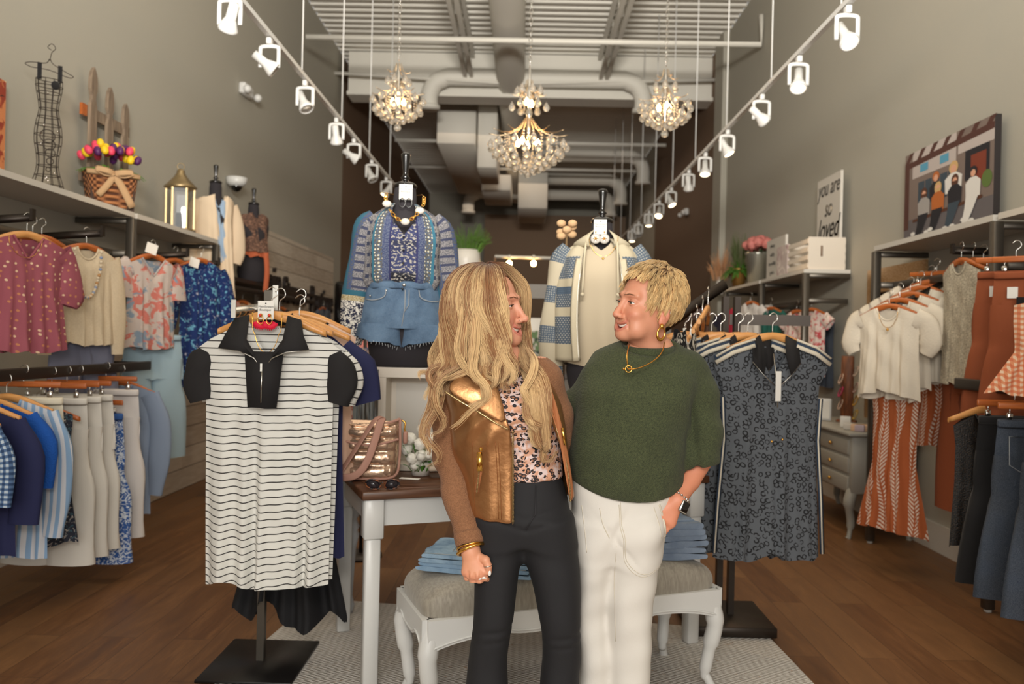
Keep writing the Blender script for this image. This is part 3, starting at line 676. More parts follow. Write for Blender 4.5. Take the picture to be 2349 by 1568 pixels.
def shirt(name, label, cat, loc, rz, m, hw=.24, L=.62, sl=.06, slv=None, hang_k='h', hl=None, group=None, neck='u', ns=.36, fd=.07, flare=1.0, th=.045, seed=1, trim=None, amp=.016, waist=1.0, hem=.012, cup=0, tag=None, smat=None, cuff=.05, hgroup=None):
    prof = [(0, hw), (-.1, hw), (-.2, hw*.93), (-L*.55, hw*.93*waist), (-L, hw*flare)]
    t = thing(name, label, cat, loc, rz, group)
    panel(prof, ns, fd, .015, sl, th, amp, hem, seed, neck=neck, cup=cup).build('body', [m], t)
    if slv:
        for sx in (-1, 1):
            b = MB(); a = slv[0]; pts = [(sx*(hw-.03), 0, -sl*.9-.02)]+[(sx*(hw+x), .01, z) for x, z in a]
            sleeve(b, pts, [.03+.035]+list(slv[1])); b.build('sleeve', smat or m, t)
    n = 20; ring = []
    for k in range(n):
        q = -1+2*k/(n-1); a = abs(q); x = q*ns*hw; zf = -sl*ns**1.4-fd*((1-a) if neck == 'v' else (1-a*a)**.7); ring.append((x, -th*.36, zf))
    MB().tube(ring, .006, 6).build('neckband', trim or m, t)
    if hl: hang(hang_k, Vector(loc)+Vector((0, 0, .012)), rz, hl, hgroup)
    return t
def trousers(name, label, cat, loc, rz, m, hw=.19, L=.9, leg=.1, hemw=.11, hl=None, group=None, seed=1, th=.03, tagm=None, jeans=False, hgroup=None, kind='c'):
    t = thing(name, label, cat, loc, rz, group); b = MB()
    prof = [(0, hw), (-.06, hw*1.04), (-.24, hw*1.12), (-.3, hw*1.1)]
    b2 = panel(prof, 0, 0, 0, 0, th, .004, .0, seed, nz=14); b.v, b.f, b.mi, b.uv, b.sm = b2.v, b2.f, b2.mi, b2.uv, b2.sm
    for sx in (-1, 1): sleeve(b, [(sx*hw*.54, 0, -.16), (sx*hw*.56, 0, -.35), (sx*(hw*.58+.005), 0, -L*.6), (sx*(hw*.6+.01), 0, -L)], [hw*.56, hw*.56, (leg+hemw)/2, hemw], ry=th/(hw*.56))
    b.build('legs', m, t)
    wb = [(x, y, -.012) for x, y in [(-hw*1.01, 0), (-hw*.8, -th*.75), (0, -th*1.05), (hw*.8, -th*.75), (hw*1.01, 0), (hw*.8, th*.75), (0, th*1.05), (-hw*.8, th*.75)]]
    MB().tube(cat_rom(wb, 4, True), .004, 6, ry=.02, closed=True).build('waistband', m, t)
    if jeans:
        bb_ = MB()
        for sx in (-1, 1): bb_.tube([(sx*hw*.25, -th*.95-.003, -.07), (sx*hw*.8, -th*.72-.003, -.07), (sx*hw*.78, -th*.75-.003, -.2), (sx*hw*.53, -th*.9-.003, -.23), (sx*hw*.27, -th*.97-.003, -.2)], .0025, 4, closed=True)
        bb_.build('pocket', mat('denim_stitching', (168, 172, 176)), t)
    if tagm: MB().box((hw*.55, -th-.012, -.12), (.035, .001, .075)).build('price_tag', tagm, t)
    if hl: hang(kind, Vector(loc)+Vector((0, 0, .075)), rz, hl, hgroup)
    return t
def tagcard(parent, loc, m=PAPER, s=(.04, .001, .06), rz=0): return MB().box((0, 0, 0), s).build('price_tag', m, parent, loc=loc, rz=rz)
def necklace(loc, rz, label, w=.09, d=.16, r=.003, m=GOLD, beads=None, pend=None):
    t = thing('necklace', label, 'necklace', loc, rz); pts = []
    for k in range(33):
        a = math.pi*k/32; pts.append((-w*math.cos(a)*(.9 if 4 < k < 28 else 1), -.012, -d*math.sin(a)**.8))
    if beads:
        bs = [MB() for _ in beads]
        n = 44
        for k in range(n):
            f = k/(n-1)*(len(pts)-1); i = min(int(f), len(pts)-2); p = Vector(pts[i]).lerp(Vector(pts[i+1]), f-i); bs[[0, 0, 1, 0, 2, 0, 0, 2, 0, 1][k % 10] % len(beads)].ball(p, r*2.4, 8, 6)
        for q, mm in zip(bs, beads): q.build('beads', mm, t)
    else: MB().tube(pts, r, 5).build('chain', m, t)
    if pend: MB().ball((0, -.016, -d-.012), pend).build('pendant', m, t)
    return t
# ---------------- racks ----------------
def rack(x0, xw, y0, y1, z, label, posts=(0, 1), low=None):
    sg = 1 if xw > x0 else -1; t = thing('clothes_rack', label, 'clothes rack', (x0, 0, 0))
    for k, y in enumerate((y0, y1)):
        if k in posts:
            MB().rbox((0, y, (z-.05)/2+.008), (.055, .055, z-.066), .004, 1).build('post', STEEL, t)
            MB().cyl((0, y, 0), (0, y, .012), .02, 10).build('foot', LAMW, t)
            MB().rbox(((xw-x0)/2, y, z-.07), (abs(xw-x0)-.04, .04, .04), .003, 1).build('shelf_bracket', STEEL, t)
    b = MB(); b.rbox((sg*.12, (y0+y1)/2, z-.30), (.03, y1-y0-.06, .05), .003, 1).build('cross_bar', STEEL, t)
    for y in (y0+.03, y1-.03): MB().rbox(((xw-x0)/2, y, z-.30), (abs(xw-x0)-.04, .03, .045), .003, 1).build('side_bar', STEEL, t)
    MB().bb((-sg*.02, y0+.004, z-.045), (xw-x0-sg*.01, y1-.004, z-.01)).build('shelf_board', LAMW, t)
    return t
def arm(rk, x, y, z, dx, dy, dz, label):
    e = Vector((dx, dy, dz)); MB().tube([Vector((0, 0, 0)), e], .007, 4, ry=.022, up=(0, 0, 1)).box(e+Vector((0, 0, .012)), (.014, .03, .06)).build('display_arm', DARKST, rk, loc=(x-rk.location.x, y, z))
LZ, RZ = 2.29, 2.22
K1 = rack(-2.75, XL, 3.95, 5.52, LZ, 'gunmetal wall rack with a white shelf, nearest on the left wall'); K2 = rack(-2.75, XL, 5.56, 7.05, LZ, 'gunmetal wall rack on the left, under the basket and the lantern', (1,))
K3 = rack(2.62, XR, 4.47, 5.98, RZ, 'gunmetal wall rack on the right, under the large photograph'); rack(2.62, XR, 2.9, 4.43, RZ, 'gunmetal wall rack at the right edge holding dark jeans', (0,))
rack(2.60, XR, 7.4, 8.75, 2.18, 'gunmetal wall rack on the right, under the lettered sign and crate'); rack(2.60, XR, 8.79, 10.3, 2.18, 'gunmetal wall rack far right, under the potted greenery', (1,))
t = thing('clothes_rack', 'dark low wall rack behind the cream coat on the left', 'clothes rack', (-2.75, 0, 0))
for y in (7.3, 8.8, 10.3): MB().rbox((0, y, .975), (.05, .05, 1.95), .004, 1).build('post', DARKST, t)
MB().bb((-.4, 7.25, 1.95), (.03, 10.33, 1.985)).build('shelf_board', DARKST, t); MB().rbox((.02, 8.8, 1.88), (.03, 3.0, .05), .004, 1).build('cross_bar', DARKST, t)
def rail_u(x, xw, y0, y1, z, label):
    t = thing('hanging_rail', label, 'rail', (x, 0, z)); MB().rbox((0, (y0+y1)/2, 0), (.03, y1-y0, .06), .006, 2).build('bar', DARKST, t)
    for y in (y0, y1): MB().rbox(((xw-x)/2, y, 0), (abs(xw-x), .03, .05), .004, 1).build('return_bar', DARKST, t)
    return t
rail_u(-2.5, -2.75, 3.1, 5.3, 1.225, 'dark rail at waist height on the left holding the white trousers'); rail_u(2.38, 2.62, 2.9, 4.4, 1.27, 'dark rail at waist height at the right edge holding jeans')
arm(K1, -2.87, 4.02, 1.99, .36, 0, .03, 'dark display arm above the mauve blouse'); arm(K1, -2.87, 4.62, 1.99, .4, 0, .03, 'dark display arm above the cream sweatshirt')
arm(K2, -2.87, 5.75, 1.99, .42, 0, .03, 'dark display arm above the coral mesh top'); arm(K2, -2.87, 6.4, 1.99, .4, 0, .03, 'dark display arm above the blue printed dress')
# --- left wall, upper row
A = R(66)
shirt('blouse', 'mauve cotton blouse with scattered gold foil dots, first on the left rack', 'blouse', P(62, 535, 4.02), A, M_MAUVE, .22, .6, .07, [[(.015, -.14), (.03, -.3), (.02, -.36)], [.06, .08, .06]], hl='orange wooden hanger with gold chains holding the mauve blouse', neck='v', fd=.12, seed=3, flare=1.1, amp=.028, hang_k='h')
necklace(P(56, 545, 3.96), A, 'thin layered gold necklace hanging over the mauve blouse', .085, .1, .0015)
shirt('sweatshirt', 'cream knit sweatshirt with a beaded necklace on the left rack', 'sweatshirt', P(198, 562, 4.62), A, M_CREAMK, .19, .58, .06, [[(.02, -.2), (.04, -.42), (.045, -.64)], [.06, .055, .04]], hl='orange wooden hanger holding the cream sweatshirt', seed=5, fd=.07, amp=.02, hang_k='d')
necklace(P(199, 575, 4.55), A, 'cream wooden bead necklace with blue beads over the cream sweatshirt', .085, .27, .0038, beads=[mat('cream_beads', (226, 208, 180), .5), mat('blue_beads', (140, 156, 190), .4), mat('tan_beads', (200, 150, 96), .5)])
trousers('trousers', 'slate blue trousers hanging under the cream sweatshirt', 'trousers', P(192, 735, 4.68), A, M_SLATE, .19, .62, .11, .13, seed=2)
shirt('knit_top', 'coral and blue open mesh knit top beside the rack post', 'top', P(350, 585, 5.42), A, M_CORAL, .21, .64, .08, [[(.0, -.12), (.01, -.3)], [.07, .08]], hl='orange wooden hanger with a card tag holding the coral mesh top', neck='v', fd=.12, ns=.45, seed=8, amp=.02, hang_k='d')
trousers('jeans', 'pale blue wide jeans hanging below the coral mesh top', 'jeans', P(352, 770, 5.5), A-.2, M_LBLUE, .2, .86, .12, .14, seed=5)
shirt('dress', 'royal blue dress with pale dragonfly print on the left rack', 'dress', P(462, 595, 6.2), A, M_BLUEF, .22, 1.0, .08, [[(.04, -.2), (.08, -.42), (.08, -.55)], [.085, .09, .07]], hl='orange hanger with a card tag holding the royal blue dress', seed=11, fd=.05, ns=.28, flare=1.2, amp=.03, hang_k='d')
for px, py, d, lb in ((108, 535, 4.35, 'orange wooden hanger behind the mauve blouse, nearer the blouse'), (128, 538, 4.5, 'orange wooden hanger between the mauve blouse and the cream sweatshirt'), (425, 592, 6.32, 'orange hanger left of the royal blue dress neck')): hang('d', P(px, py, d)-Vector((.08, 0, 0)), A, lb)
for px, py, d, dx in ((348, 570, 5.3, 0), (446, 602, 6.05, 0)):
    p = P(px, py, d); MB().box((0, 0, 0), (.08, .001, .07), rz=A-.2, ry=.25).build('price_card', PAPER, None, 'white price card on the hanger of the '+('coral mesh top' if px < 400 else 'royal blue dress'), 'card', loc=p)
# --- left lower rail, garments facing the camera, farthest last
RX = -2.5
TG = mat('white_swing_tag', (226, 220, 210), .6)
def lowp(d, z=1.17): return Vector((RX, d, z-.035))
shirt('cardigan', 'grey blue blouse at the far end of the left lower rail', 'blouse', lowp(4.93), 0, M_GBLUE, .21, .82, .06, [[(.03, -.25), (.03, -.5), (.01, -.7)], [.07, .07, .05]], 'd', 'hanger with the grey blue blouse at the far end of the left rail', seed=2)
trousers('trousers', 'white cotton trousers next to the grey blue blouse', 'trousers', lowp(4.75, 1.13), .04, M_WHITEC, .19, .88, .12, .13, 'clip hanger holding the white cotton trousers next to the grey blue blouse', seed=3)
trousers('trousers', 'blue and white batik print trousers behind the white jeans', 'trousers', lowp(4.6, 1.0), -.03, M_BLUP, .18, .86, .12, .15, 'clip hanger holding the batik print trousers', seed=4)
for i, (d, hw, lb) in enumerate(((4.46, .19, 'third'), (4.34, .19, 'second'), (4.2, .185, 'first'))):
    trousers('jeans', lb+' pair of cream white jeans from the left'+(', with a white tag' if i else ''), 'jeans', lowp(d, 1.12), random.uniform(-.05, .05), M_WHITED, hw, .86+.01*i, .12, .135, 'clip hanger holding the %s pair of cream white jeans' % lb, seed=6+i, tagm=TG if i else None)
shirt('blouse', 'dark ditsy floral ruffled dress between the cream jeans', 'dress', lowp(4.07, 1.1), 0, M_DKFLOR, .19, .72, .05, None, 'd', 'hanger holding the dark floral dress', seed=12, flare=1.2, amp=.03, hem=.03)
trousers('shorts', 'ecru denim shorts hanging in front of the dark floral dress', 'shorts', lowp(3.96, 1.14), .05, M_ECRU, .19, .48, .11, .12, 'clip hanger holding the ecru denim shorts', seed=13, tagm=TG)
shirt('shirt', 'pale blue and white striped long shirt on the left lower rail', 'shirt', lowp(3.83, 1.16), .03, M_BSTR, .22, .78, .07, [[(.02, -.25), (.02, -.5), (.0, -.68)], [.075, .07, .06]], 'h', 'beech hanger holding the striped long shirt', seed=14, amp=.02)
shirt('blouse', 'cobalt blue smocked blouse on the left lower rail', 'blouse', lowp(3.7, 1.15), -.03, M_COBALT, .21, .5, .07, [[(.03, -.2), (.02, -.4)], [.085, .08]], 'h', 'beech hanger holding the cobalt blouse', seed=15)
shirt('blazer', 'navy blue jacket on the left lower rail', 'jacket', lowp(3.58, 1.15), .02, M_NAVY, .22, .7, .08, [[(.03, -.25), (.02, -.55)], [.08, .07]], 'h', 'beech hanger holding the navy jacket', seed=16)
shirt('shirt', 'blue check shirt at the left edge of the lower rail', 'shirt', lowp(3.44, 1.13), 0, M_PLAIDT, .2, .48, .08, [[(.02, -.22), (.01, -.42)], [.07, .065]], 'h', 'beech hanger holding the blue check shirt', seed=17)
# --- farther left rack
for i, (px, py, d, m, L, hw, lb) in enumerate(((520, 680, 7.6, M_PINKW, .6, .2, 'pink and white print top hanging beside the royal blue dress'), (556, 690, 8.0, M_BEIGE, .7, .22, 'beige linen top behind the striped dress hanger, nearer one'),
        (590, 700, 8.5, M_BEIGE, .7, .22, 'beige linen top behind the striped dress hanger, farther one'), (645, 705, 9.2, BLACKC, .6, .22, 'black top hanging behind the silver stand head'))):
    shirt('top', lb, 'top', P(px, py, d), R(70), m, hw, L, .07, None if i == 0 else [[(.05, -.2)], [.07]], 'd', 'orange hanger holding the '+lb, seed=20+i)
for px, py, m, lb in ((700, 715, M_CRIM, 'crimson print top on the board wall under the sign'), (742, 705, fab('slate_denim_overall', None, (92, 96, 106)), 'grey denim overall on the board wall at the right end of the sign')):
    p = PX(px, py, XL+.12); shirt('top', lb, 'top', p, R(80), m, .2, .55 if px < 720 else .8, .07, [[(.05, -.15)], [.06]], 'd', 'orange hanger holding the '+lb.split(' on ')[0], seed=px)
# --- right wall
B_ = R(-55)
arm(K3, 2.86, 5.35, 1.93, -.48, -.18, -.22, 'dark sloping arm holding the ivory gauze tops'); arm(K3, 2.86, 4.85, 2.05, -.28, 0, .0, 'dark display arm holding the ivory open knit tops')
names = ['front', 'second', 'third', 'fourth', 'rear']
for i in range(5):
    p = P(2040+24*i, 700-14*i, 5.12+.07*i); shirt('blouse', names[i]+' ivory gauze blouse with ruched sleeves', 'blouse', p, B_+.03*i, M_GAUZE, .21, .6-.01*i, .07, [[(.03, -.12), (.055, -.24), (.03, -.31)], [.065, .07, .045]], 'd', 'orange hanger holding the %s ivory gauze blouse' % names[i], seed=30+i, amp=.025, fd=.08, cup=.05)
necklace(P(2040, 715, 5.05), B_, 'white bead necklace with gold pendant over the front gauze blouse', .06, .1, .002, pend=.009)
shirt('dress', 'rust and cream fern print long skirt hanging below the gauze blouses', 'skirt', P(2055, 880, 5.2), B_, M_FERN, .16, .95, 0, None, ns=.1, fd=0, flare=1.55, seed=40, amp=.035, th=.06)
shirt('shorts', 'rust fern print short skirt behind the long fern skirt', 'skirt', P(2142, 838, 5.55), B_, M_FERN, .17, .56, 0, None, ns=.1, fd=0, flare=1.3, seed=41, amp=.03)
trousers('trousers', 'rust fern print trousers clipped on the wall behind the gauze blouses', 'trousers', P(2148, 650, 5.4), B_, M_FERN, .16, .6, .1, .12, 'orange clip hanger holding the fern print trousers', seed=42)
for i, px in enumerate((2205, 2232)):
    shirt('knit_top', ['ivory open knit vest facing sideways, left of the pair', 'ivory open knit vest facing sideways, right of the pair beside the post'][i], 'vest', P(px, 595, 4.78-.0*i), R(-88), M_OPENK, .19, .74, .08, None, 'd', ['orange hanger of the left open knit vest', 'orange hanger of the right open knit vest'][i], seed=43+i, th=.035, amp=.01)
trousers('trousers', 'rust trousers hanging under the open knit vests', 'trousers', P(2215, 790, 4.85), R(-80), M_RUST, .17, 1.02, .1, .12, seed=45)
trousers('trousers', 'dark rust trousers hanging behind the rack post', 'trousers', P(2255, 625, 4.8), R(-60), M_RUSTD, .14, 1.2, .1, .12, 'orange clip hanger behind the right rack post', seed=46)
for i, (px, d) in enumerate(((2330, 4.2), (2375, 3.95))):
    tt = trousers('trousers', ['rust trousers with white and black tags, right of the post', 'second rust trousers cut by the right edge of the picture'][i], 'trousers', P(px, 625, d), R(-35), M_RUST, .17, .75, .1, .12, ['orange clip hanger holding the tagged rust trousers', 'orange clip hanger at the top right edge'][i], seed=47+i)
    for k, (dx, dz, mm) in enumerate(((-.09, -.1, PAPER), (-.05, -.16, BLACKC), (.0, -.08, PAPER))): tagcard(tt, (dx, -.05-.004*k, dz), mm, (.045, .001, .075 if k == 1 else .055), .2*k)
shirt('skirt', 'coral and cream tweed jacket at the right edge', 'jacket', P(2385, 690, 3.62), R(-20), M_CHECKC, .1, .42, .02, None, ns=.2, fd=.02, flare=2.1, seed=50)
RX = 2.38
def rlow(d, z=1.17): return Vector((RX, d, z))
shirt('top', 'black sequined long vest at the far end of the right lower rail', 'vest', rlow(4.05), 0, M_SEQ, .2, .7, .1, None, 'h', 'beech hanger holding the black sequined vest', seed=51, ns=.5)
trousers('trousers', 'black flared trousers on the right lower rail', 'trousers', rlow(3.88, 1.13), .04, BLACKC, .17, .8, .11, .15, 'orange clip hanger holding the black flared trousers', seed=52)
trousers('jeans', 'dark indigo flared jeans beside the black trousers', 'jeans', rlow(3.7, 1.13), -.02, D_DARK, .18, .82, .12, .15, 'orange clip hanger holding the dark indigo jeans', seed=53, jeans=True)
trousers('jeans', 'second dark indigo jeans, nearer the right edge', 'jeans', rlow(3.5, 1.13), .03, D_DARK, .18, .84, .12, .15, 'orange clip hanger holding the nearer dark indigo jeans', seed=54, jeans=True)
shirt('skirt', 'tan leopard print skirt low at the right edge', 'skirt', rlow(3.36, .86), 0, M_LEOT, .17, .5, 0, None, ns=.1, fd=0, flare=1.3, seed=55, amp=.03)
shirt('cardigan', 'black long sleeved cardigan at the right edge', 'cardigan', rlow(3.26, 1.12), 0, BLACKC, .2, .5, .08, [[(.02, -.22), (-.01, -.45)], [.07, .06]], 'd', 'orange hanger holding the black cardigan', seed=56)
shirt('scarf', 'small coral floral scarf tied on the nearer jeans', 'scarf', Vector((2.24, 3.15, 1.05)), .2, M_PINKFL, .04, .16, .01, None, seed=57)
# --- far right rack garments
for i, (px, py, d, m, L, lb) in enumerate(((1862, 708, 7.55, M_PINKFL, .62, 'pink floral blouse nearest on the far right rack'), (1828, 712, 7.9, M_PINKFL, .6, 'pink floral blouse behind the nearest floral blouse'), (1768, 705, 8.6, M_TEAL, .6, 'green knit top on the far right rack'),
        (1722, 692, 8.9, M_WHT, .7, 'soft white top on the far right rack'), (1690, 704, 9.5, M_REDC, .7, 'raspberry red top on the far right rack'), (1665, 715, 9.9, M_DPURP, .6, 'plum navy top at the far end of the right wall'))):
    shirt('top', lb, 'top', P(px, py, d), R(-70), m, .2, L, .07, [[(.04, -.15)], [.07]], 'd', 'orange hanger holding the '+lb, seed=60+i)
shirt('trousers', 'dark blue denim jacket against the wall on the far right rack', 'jacket', PX(1885, 720, 2.9), R(-75), D_DARK, .2, .7, .07, None, seed=68)
# ---------------- shelf decorations, left ----------------
p = PX(-12, 385, -3.08); t = thing('canvas_print', 'orange canvas print cut by the left edge, on the shelf', 'canvas', (XL+.05, p.y, LZ)); MB().bb((-.015, -.25, 0), (.02, .1, .62)).build('canvas', fab('orange_autumn_canvas', blot(6, [(206, 130, 82), ((150, 60, 40), .5, 1), ((236, 190, 140), .56, 1.4), ((60, 40, 30), .66, 2)], 'ob')), t)
# wire dress form
p = PX(108, 432, -2.96); p.z = LZ; t = thing('wire_dress_form', 'black wire dress form with a small hanger top on the left shelf', 'wire form', p)
prof = [(0, .098), (.06, .085), (.16, .055), (.24, .062), (.34, .078), (.42, .07), (.52, .05), (.6, .062), (.66, .075), (.7, .072)]
def wr(z): return interp(z, [a for a, _ in prof], [b_ for _, b_ in prof])
b = MB()
for k in range(10):
    a = 2*math.pi*k/10; b.tube(cat_rom([(wr(z)*1.0*math.cos(a), wr(z)*.62*math.sin(a), z) for z in np.linspace(0, .7, 12)], 2), .0022, 4)
for z in (.0, .05, .11, .17, .24, .3, .36, .42, .47, .52, .57, .62, .66, .7): b.tube([(wr(z)*math.cos(q), wr(z)*.62*math.sin(q), z) for q in np.linspace(0, 6.283, 20)[:-1]], .0024, 4, closed=True)
for k in range(5):
    r0 = .012+.007*k; b.tube([(r0*math.cos(q)+.01*math.sin(k), -.055-.002*k, .14+.05*k+r0*math.sin(q)) for q in np.linspace(0, 9, 22)], .0028, 4)
b.build('wire_cage', DARKST, t); MB().tube(cat_rom([(-.1, 0, .76), (-.13, 0, .775), (-.1, 0, .79), (-.02, 0, .80), (0, 0, .83), (.02, 0, .80), (.1, 0, .76), (.13, 0, .745), (.1, 0, .735), (0, 0, .76), (-.1, 0, .76)], 4), .0026, 5).tube(cat_rom([(0, 0, .82), (.01, 0, .87), (.03, 0, .9), (.01, 0, .925), (-.012, 0, .9), (.008, 0, .885)], 4), .0024, 5).build('top_hanger', DARKST, t)
for x in (-.055, .055): MB().bb((x-.012, -.03, .69), (x+.012, -.022, .79)).build('strap', BLACKC, t)
MB().ball((.03, -.05, .66), (.025, .015, .028), 8, 6).build('bow', BLACKC, t); b = MB()
for i in range(9): b.ball((random.uniform(-.05, .05), -.05, random.uniform(.05, .62)), .007, 6, 4)
b.build('jewels', CHROME, t); t.rotation_euler = (0, 0, R(35))
# picket fence piece
p = PX(245, 420, XL+.06); t = thing('fence_panel', 'weathered grey picket fence piece behind the tulip basket', 'fence', (XL+.05, p.y, LZ)); GW = wood('weathered_wood', (158, 138, 116), (104, 88, 74), .8, .9, (14, 14, 1.2))
for i, (dy, h) in enumerate(((-.25, 1.02), (-.02, .95), (.21, .90))):
    poly = [(-.04, 0), (.04, 0), (.04, h-.27), (.022, h-.23), (.022, h-.2), (.042, h-.16), (.042, h-.1), (.03, h-.04), (0, h), (-.03, h-.04), (-.042, h-.1), (-.042, h-.16), (-.022, h-.2), (-.022, h-.23), (-.04, h-.27)]
    b = MB(); b.prism(poly, -.012, .012, Matrix.Rotation(R(90), 3, 'Z')); o = b.build('picket', GW, t, loc=(.03, dy, 0))
MB().bb((0, -.3, .66), (.02, .3, .74)).build('cross_rail', GW, t); MB().bb((0, -.36, .66), (.02, -.301, .74)).build('cut_rail_end', HANGD, t); MB().bb((0, -.36, .2), (.02, .3, .28)).build('cross_rail', GW, t)
# tulip basket
p = PX(252, 472, -2.93); p.z = LZ; t = thing('tulip_basket', 'brown woven basket of pink, yellow and purple tulips on the shelf', 'flower basket', p, R(40))
def weave(g):
    s = g.sep(g.uv()); a = g.m('MULTIPLY', s[0], 105); c = g.m('MULTIPLY', s[1], 150); w_ = g.m('MULTIPLY', g.m('SINE', a), g.m('SINE', c)); return (g.mix(g.rng(w_, -.4, .5), (84, 46, 26), (186, 124, 78)), None, w_)
b = MB(); rows = []; uv = []
for i in range(13):
    z = .27*i/12; w_ = .14+.03*i/12; dd = .08+.015*i/12; row = []; u = []
    for k in range(40):
        a = 2*math.pi*k/40; c, s_ = math.cos(a), math.sin(a); x = math.copysign(abs(c)**.35, c)*w_; y = math.copysign(abs(s_)**.35, s_)*dd; row.append(Vector((x, y, z))); u.append((k/40*.9, z))
    rows.append(row); uv.append(u)
b.grid(rows, True, uv); b.build('basket', mat('seagrass_weave', (150, 96, 60), .8, bump=(1, .9, .01), fn=weave), t); MB().bb((-.14, -.08, .0), (.14, .08, .2)).build('liner', mat('brown_liner', (60, 40, 28)), t)
BUR = mat('burlap_ribbon', (190, 156, 118), .95, bump=(500, .5, .001)); b = MB(); b.tube([(-.17, -.1, .25), (0, -.105, .255), (.17, -.1, .25)], .004, 6, ry=.018); b.tube(cat_rom([(0, -.11, .25), (-.05, -.14, .26), (-.12, -.12, .27), (-.06, -.115, .235), (0, -.11, .25)], 4), .004, 6, ry=.022, up=(0, 0, 1))
b.tube(cat_rom([(0, -.11, .25), (.05, -.14, .26), (.12, -.12, .27), (.06, -.115, .235), (0, -.11, .25)], 4), .004, 6, ry=.022, up=(0, 0, 1)); b.tube(cat_rom([(0, -.115, .24), (-.04, -.12, .17), (-.1, -.115, .09)], 4), .024, 6, ry=.003, up=(0, 1, 0)); b.tube(cat_rom([(0, -.115, .24), (.05, -.12, .16), (.12, -.115, .03)], 4), .028, 6, ry=.003, up=(0, 1, 0)); b.build('burlap_bow', BUR, t)
fl = [mat('tulip_pink', (232, 70, 100), .5), mat('tulip_yellow', (240, 200, 30), .5), mat('tulip_purple', (84, 32, 92), .5)]; TU = []
for m in fl:
    b = MB(); b.lathe([(.002, -.026), (.016, -.02), (.023, 0), (.02, .018), (.012, .03), (.004, .033)], n=9); TU.append(b.mesh('tulip_head', m))
for i in range(34):
    a = i*2.4; r = math.sqrt((i+.5)/34); o = bpy.data.objects.new('tulip', TU[i % 3 if i % 7 else 1]); COL.objects.link(o); o.parent = t; o.location = (.2*r*math.cos(a), .1*r*math.sin(a)-.02, .37+.08*(1-r*r)+.02*math.sin(i*5)); o.rotation_euler = (.5*r*math.sin(a), .6*r*math.cos(a), 0); o.scale = (1.15, 1.15, 1.15)
def leaf_cluster(n, c, sx, sy, z0, z1, L=.1, wd=.012, seed=1, droop=.4):
    r = random.Random(seed); b = MB()
    for i in range(n):
        a = r.random()*6.283; q = math.sqrt(r.random()); p0 = Vector(c)+Vector((sx*q*math.cos(a)*.5, sy*q*math.sin(a)*.5, z0)); e = Vector(c)+Vector((sx*(q*.6+.4)*math.cos(a), sy*(q*.6+.4)*math.sin(a), z0+(z1-z0)*(1-droop*q)*r.uniform(.6, 1.1)))
        m_ = (p0+e)/2+Vector((0, 0, L*.4)); pts = cat_rom([p0, m_, e], 4); n_ = len(pts); b.tube(pts, [max(wd*math.sin(math.pi*(k+.4)/(n_)), .001) for k in range(n_)], 4, ry=[.0015]*n_, cap=False)
    return b
leaf_cluster(60, (0, 0, 0), .24, .13, .22, .34, .1, .011, 3, .8).build('leaves', mat('tulip_leaf', (96, 150, 50), .6), t)
# lantern
p = PX(412, 524, -2.9); p.z = LZ; t = thing('lantern', 'antique brass and glass candle lantern on the left shelf', 'lantern', p, R(20)); BR = mat('antique_brass', (168, 146, 108), .4, .8, bump=(60, .3, .002)); b = MB()
MB().lathe([(.125, 0), (.125, .02), (.115, .03)], n=6).build('base', BR, t); MB().lathe([(.115, .36), (.135, .375), (.11, .40), (.055, .46), (.03, .50), (.034, .515), (.012, .53)], n=6).build('roof', BR, t)
for k in range(6):
    a = 2*math.pi*k/6; MB().bb((-.007, -.007, .02), (.007, .007, .37)).build('corner_post', BR, t, loc=(.108*math.cos(a), .108*math.sin(a), 0))
    a2 = a+math.pi/6; MB().box((0, 0, 0), (.1, .002, .33)).build('glass_pane', GLASS, t, loc=(.092*math.cos(a2), .092*math.sin(a2), .195), rz=a2+math.pi/2)
MB().tube([(.028*math.cos(q), 0, .55+.028*math.sin(q)) for q in np.linspace(0, 6.283, 18)[:-1]], .003, 5, closed=True).build('ring_handle', BR, t); MB().lathe([(.03, .03), (.03, .16), (.0, .165)], n=16).build('candle', LAMW, t)
# ---------------- dress forms ----------------
def dform(loc, rz, label, s=1.0, H=.86, legs=False):
    t = thing('dress_form', label, 'dress form', loc, rz); rows = [(0, .135, .1), (.06, .155, .115), (.14, .16, .12), (.3, .125, .09), (.42, .15, .115), (.5, .165, .11), (.58, .175, .075), (.63, .12, .065), (.66, .062, .058), (.74, .055, .055), (.78, .05, .05)]
    b = MB(); q = cat_rom(rows, 4); rr = []
    for z, x, y in q: rr.append([Vector((x*math.cos(a), y*math.sin(a), z*H/.78)) for a in np.linspace(0, 2*math.pi, 33)[:-1]])
    b.grid(rr, True); b.f.append(list(range(32))[::-1]); b.mi.append(0); b.sm.append(False); b.uv.append(None); b.build('torso', mat('charcoal_form_jersey', (46, 42, 46), .9, bump=(900, .2, .001)), t)
    MB().lathe([(.053, 0), (.058, .01), (.05, .022), (.03, .03), (.016, .034), (.016, .044), (.024, .05), (.012, .062), (.012, .075), (.022, .15), (.024, .162), (.016, .17), (0, .172)], (0, 0, H), 20).build('neck_finial', BLACKG, t)
    return t
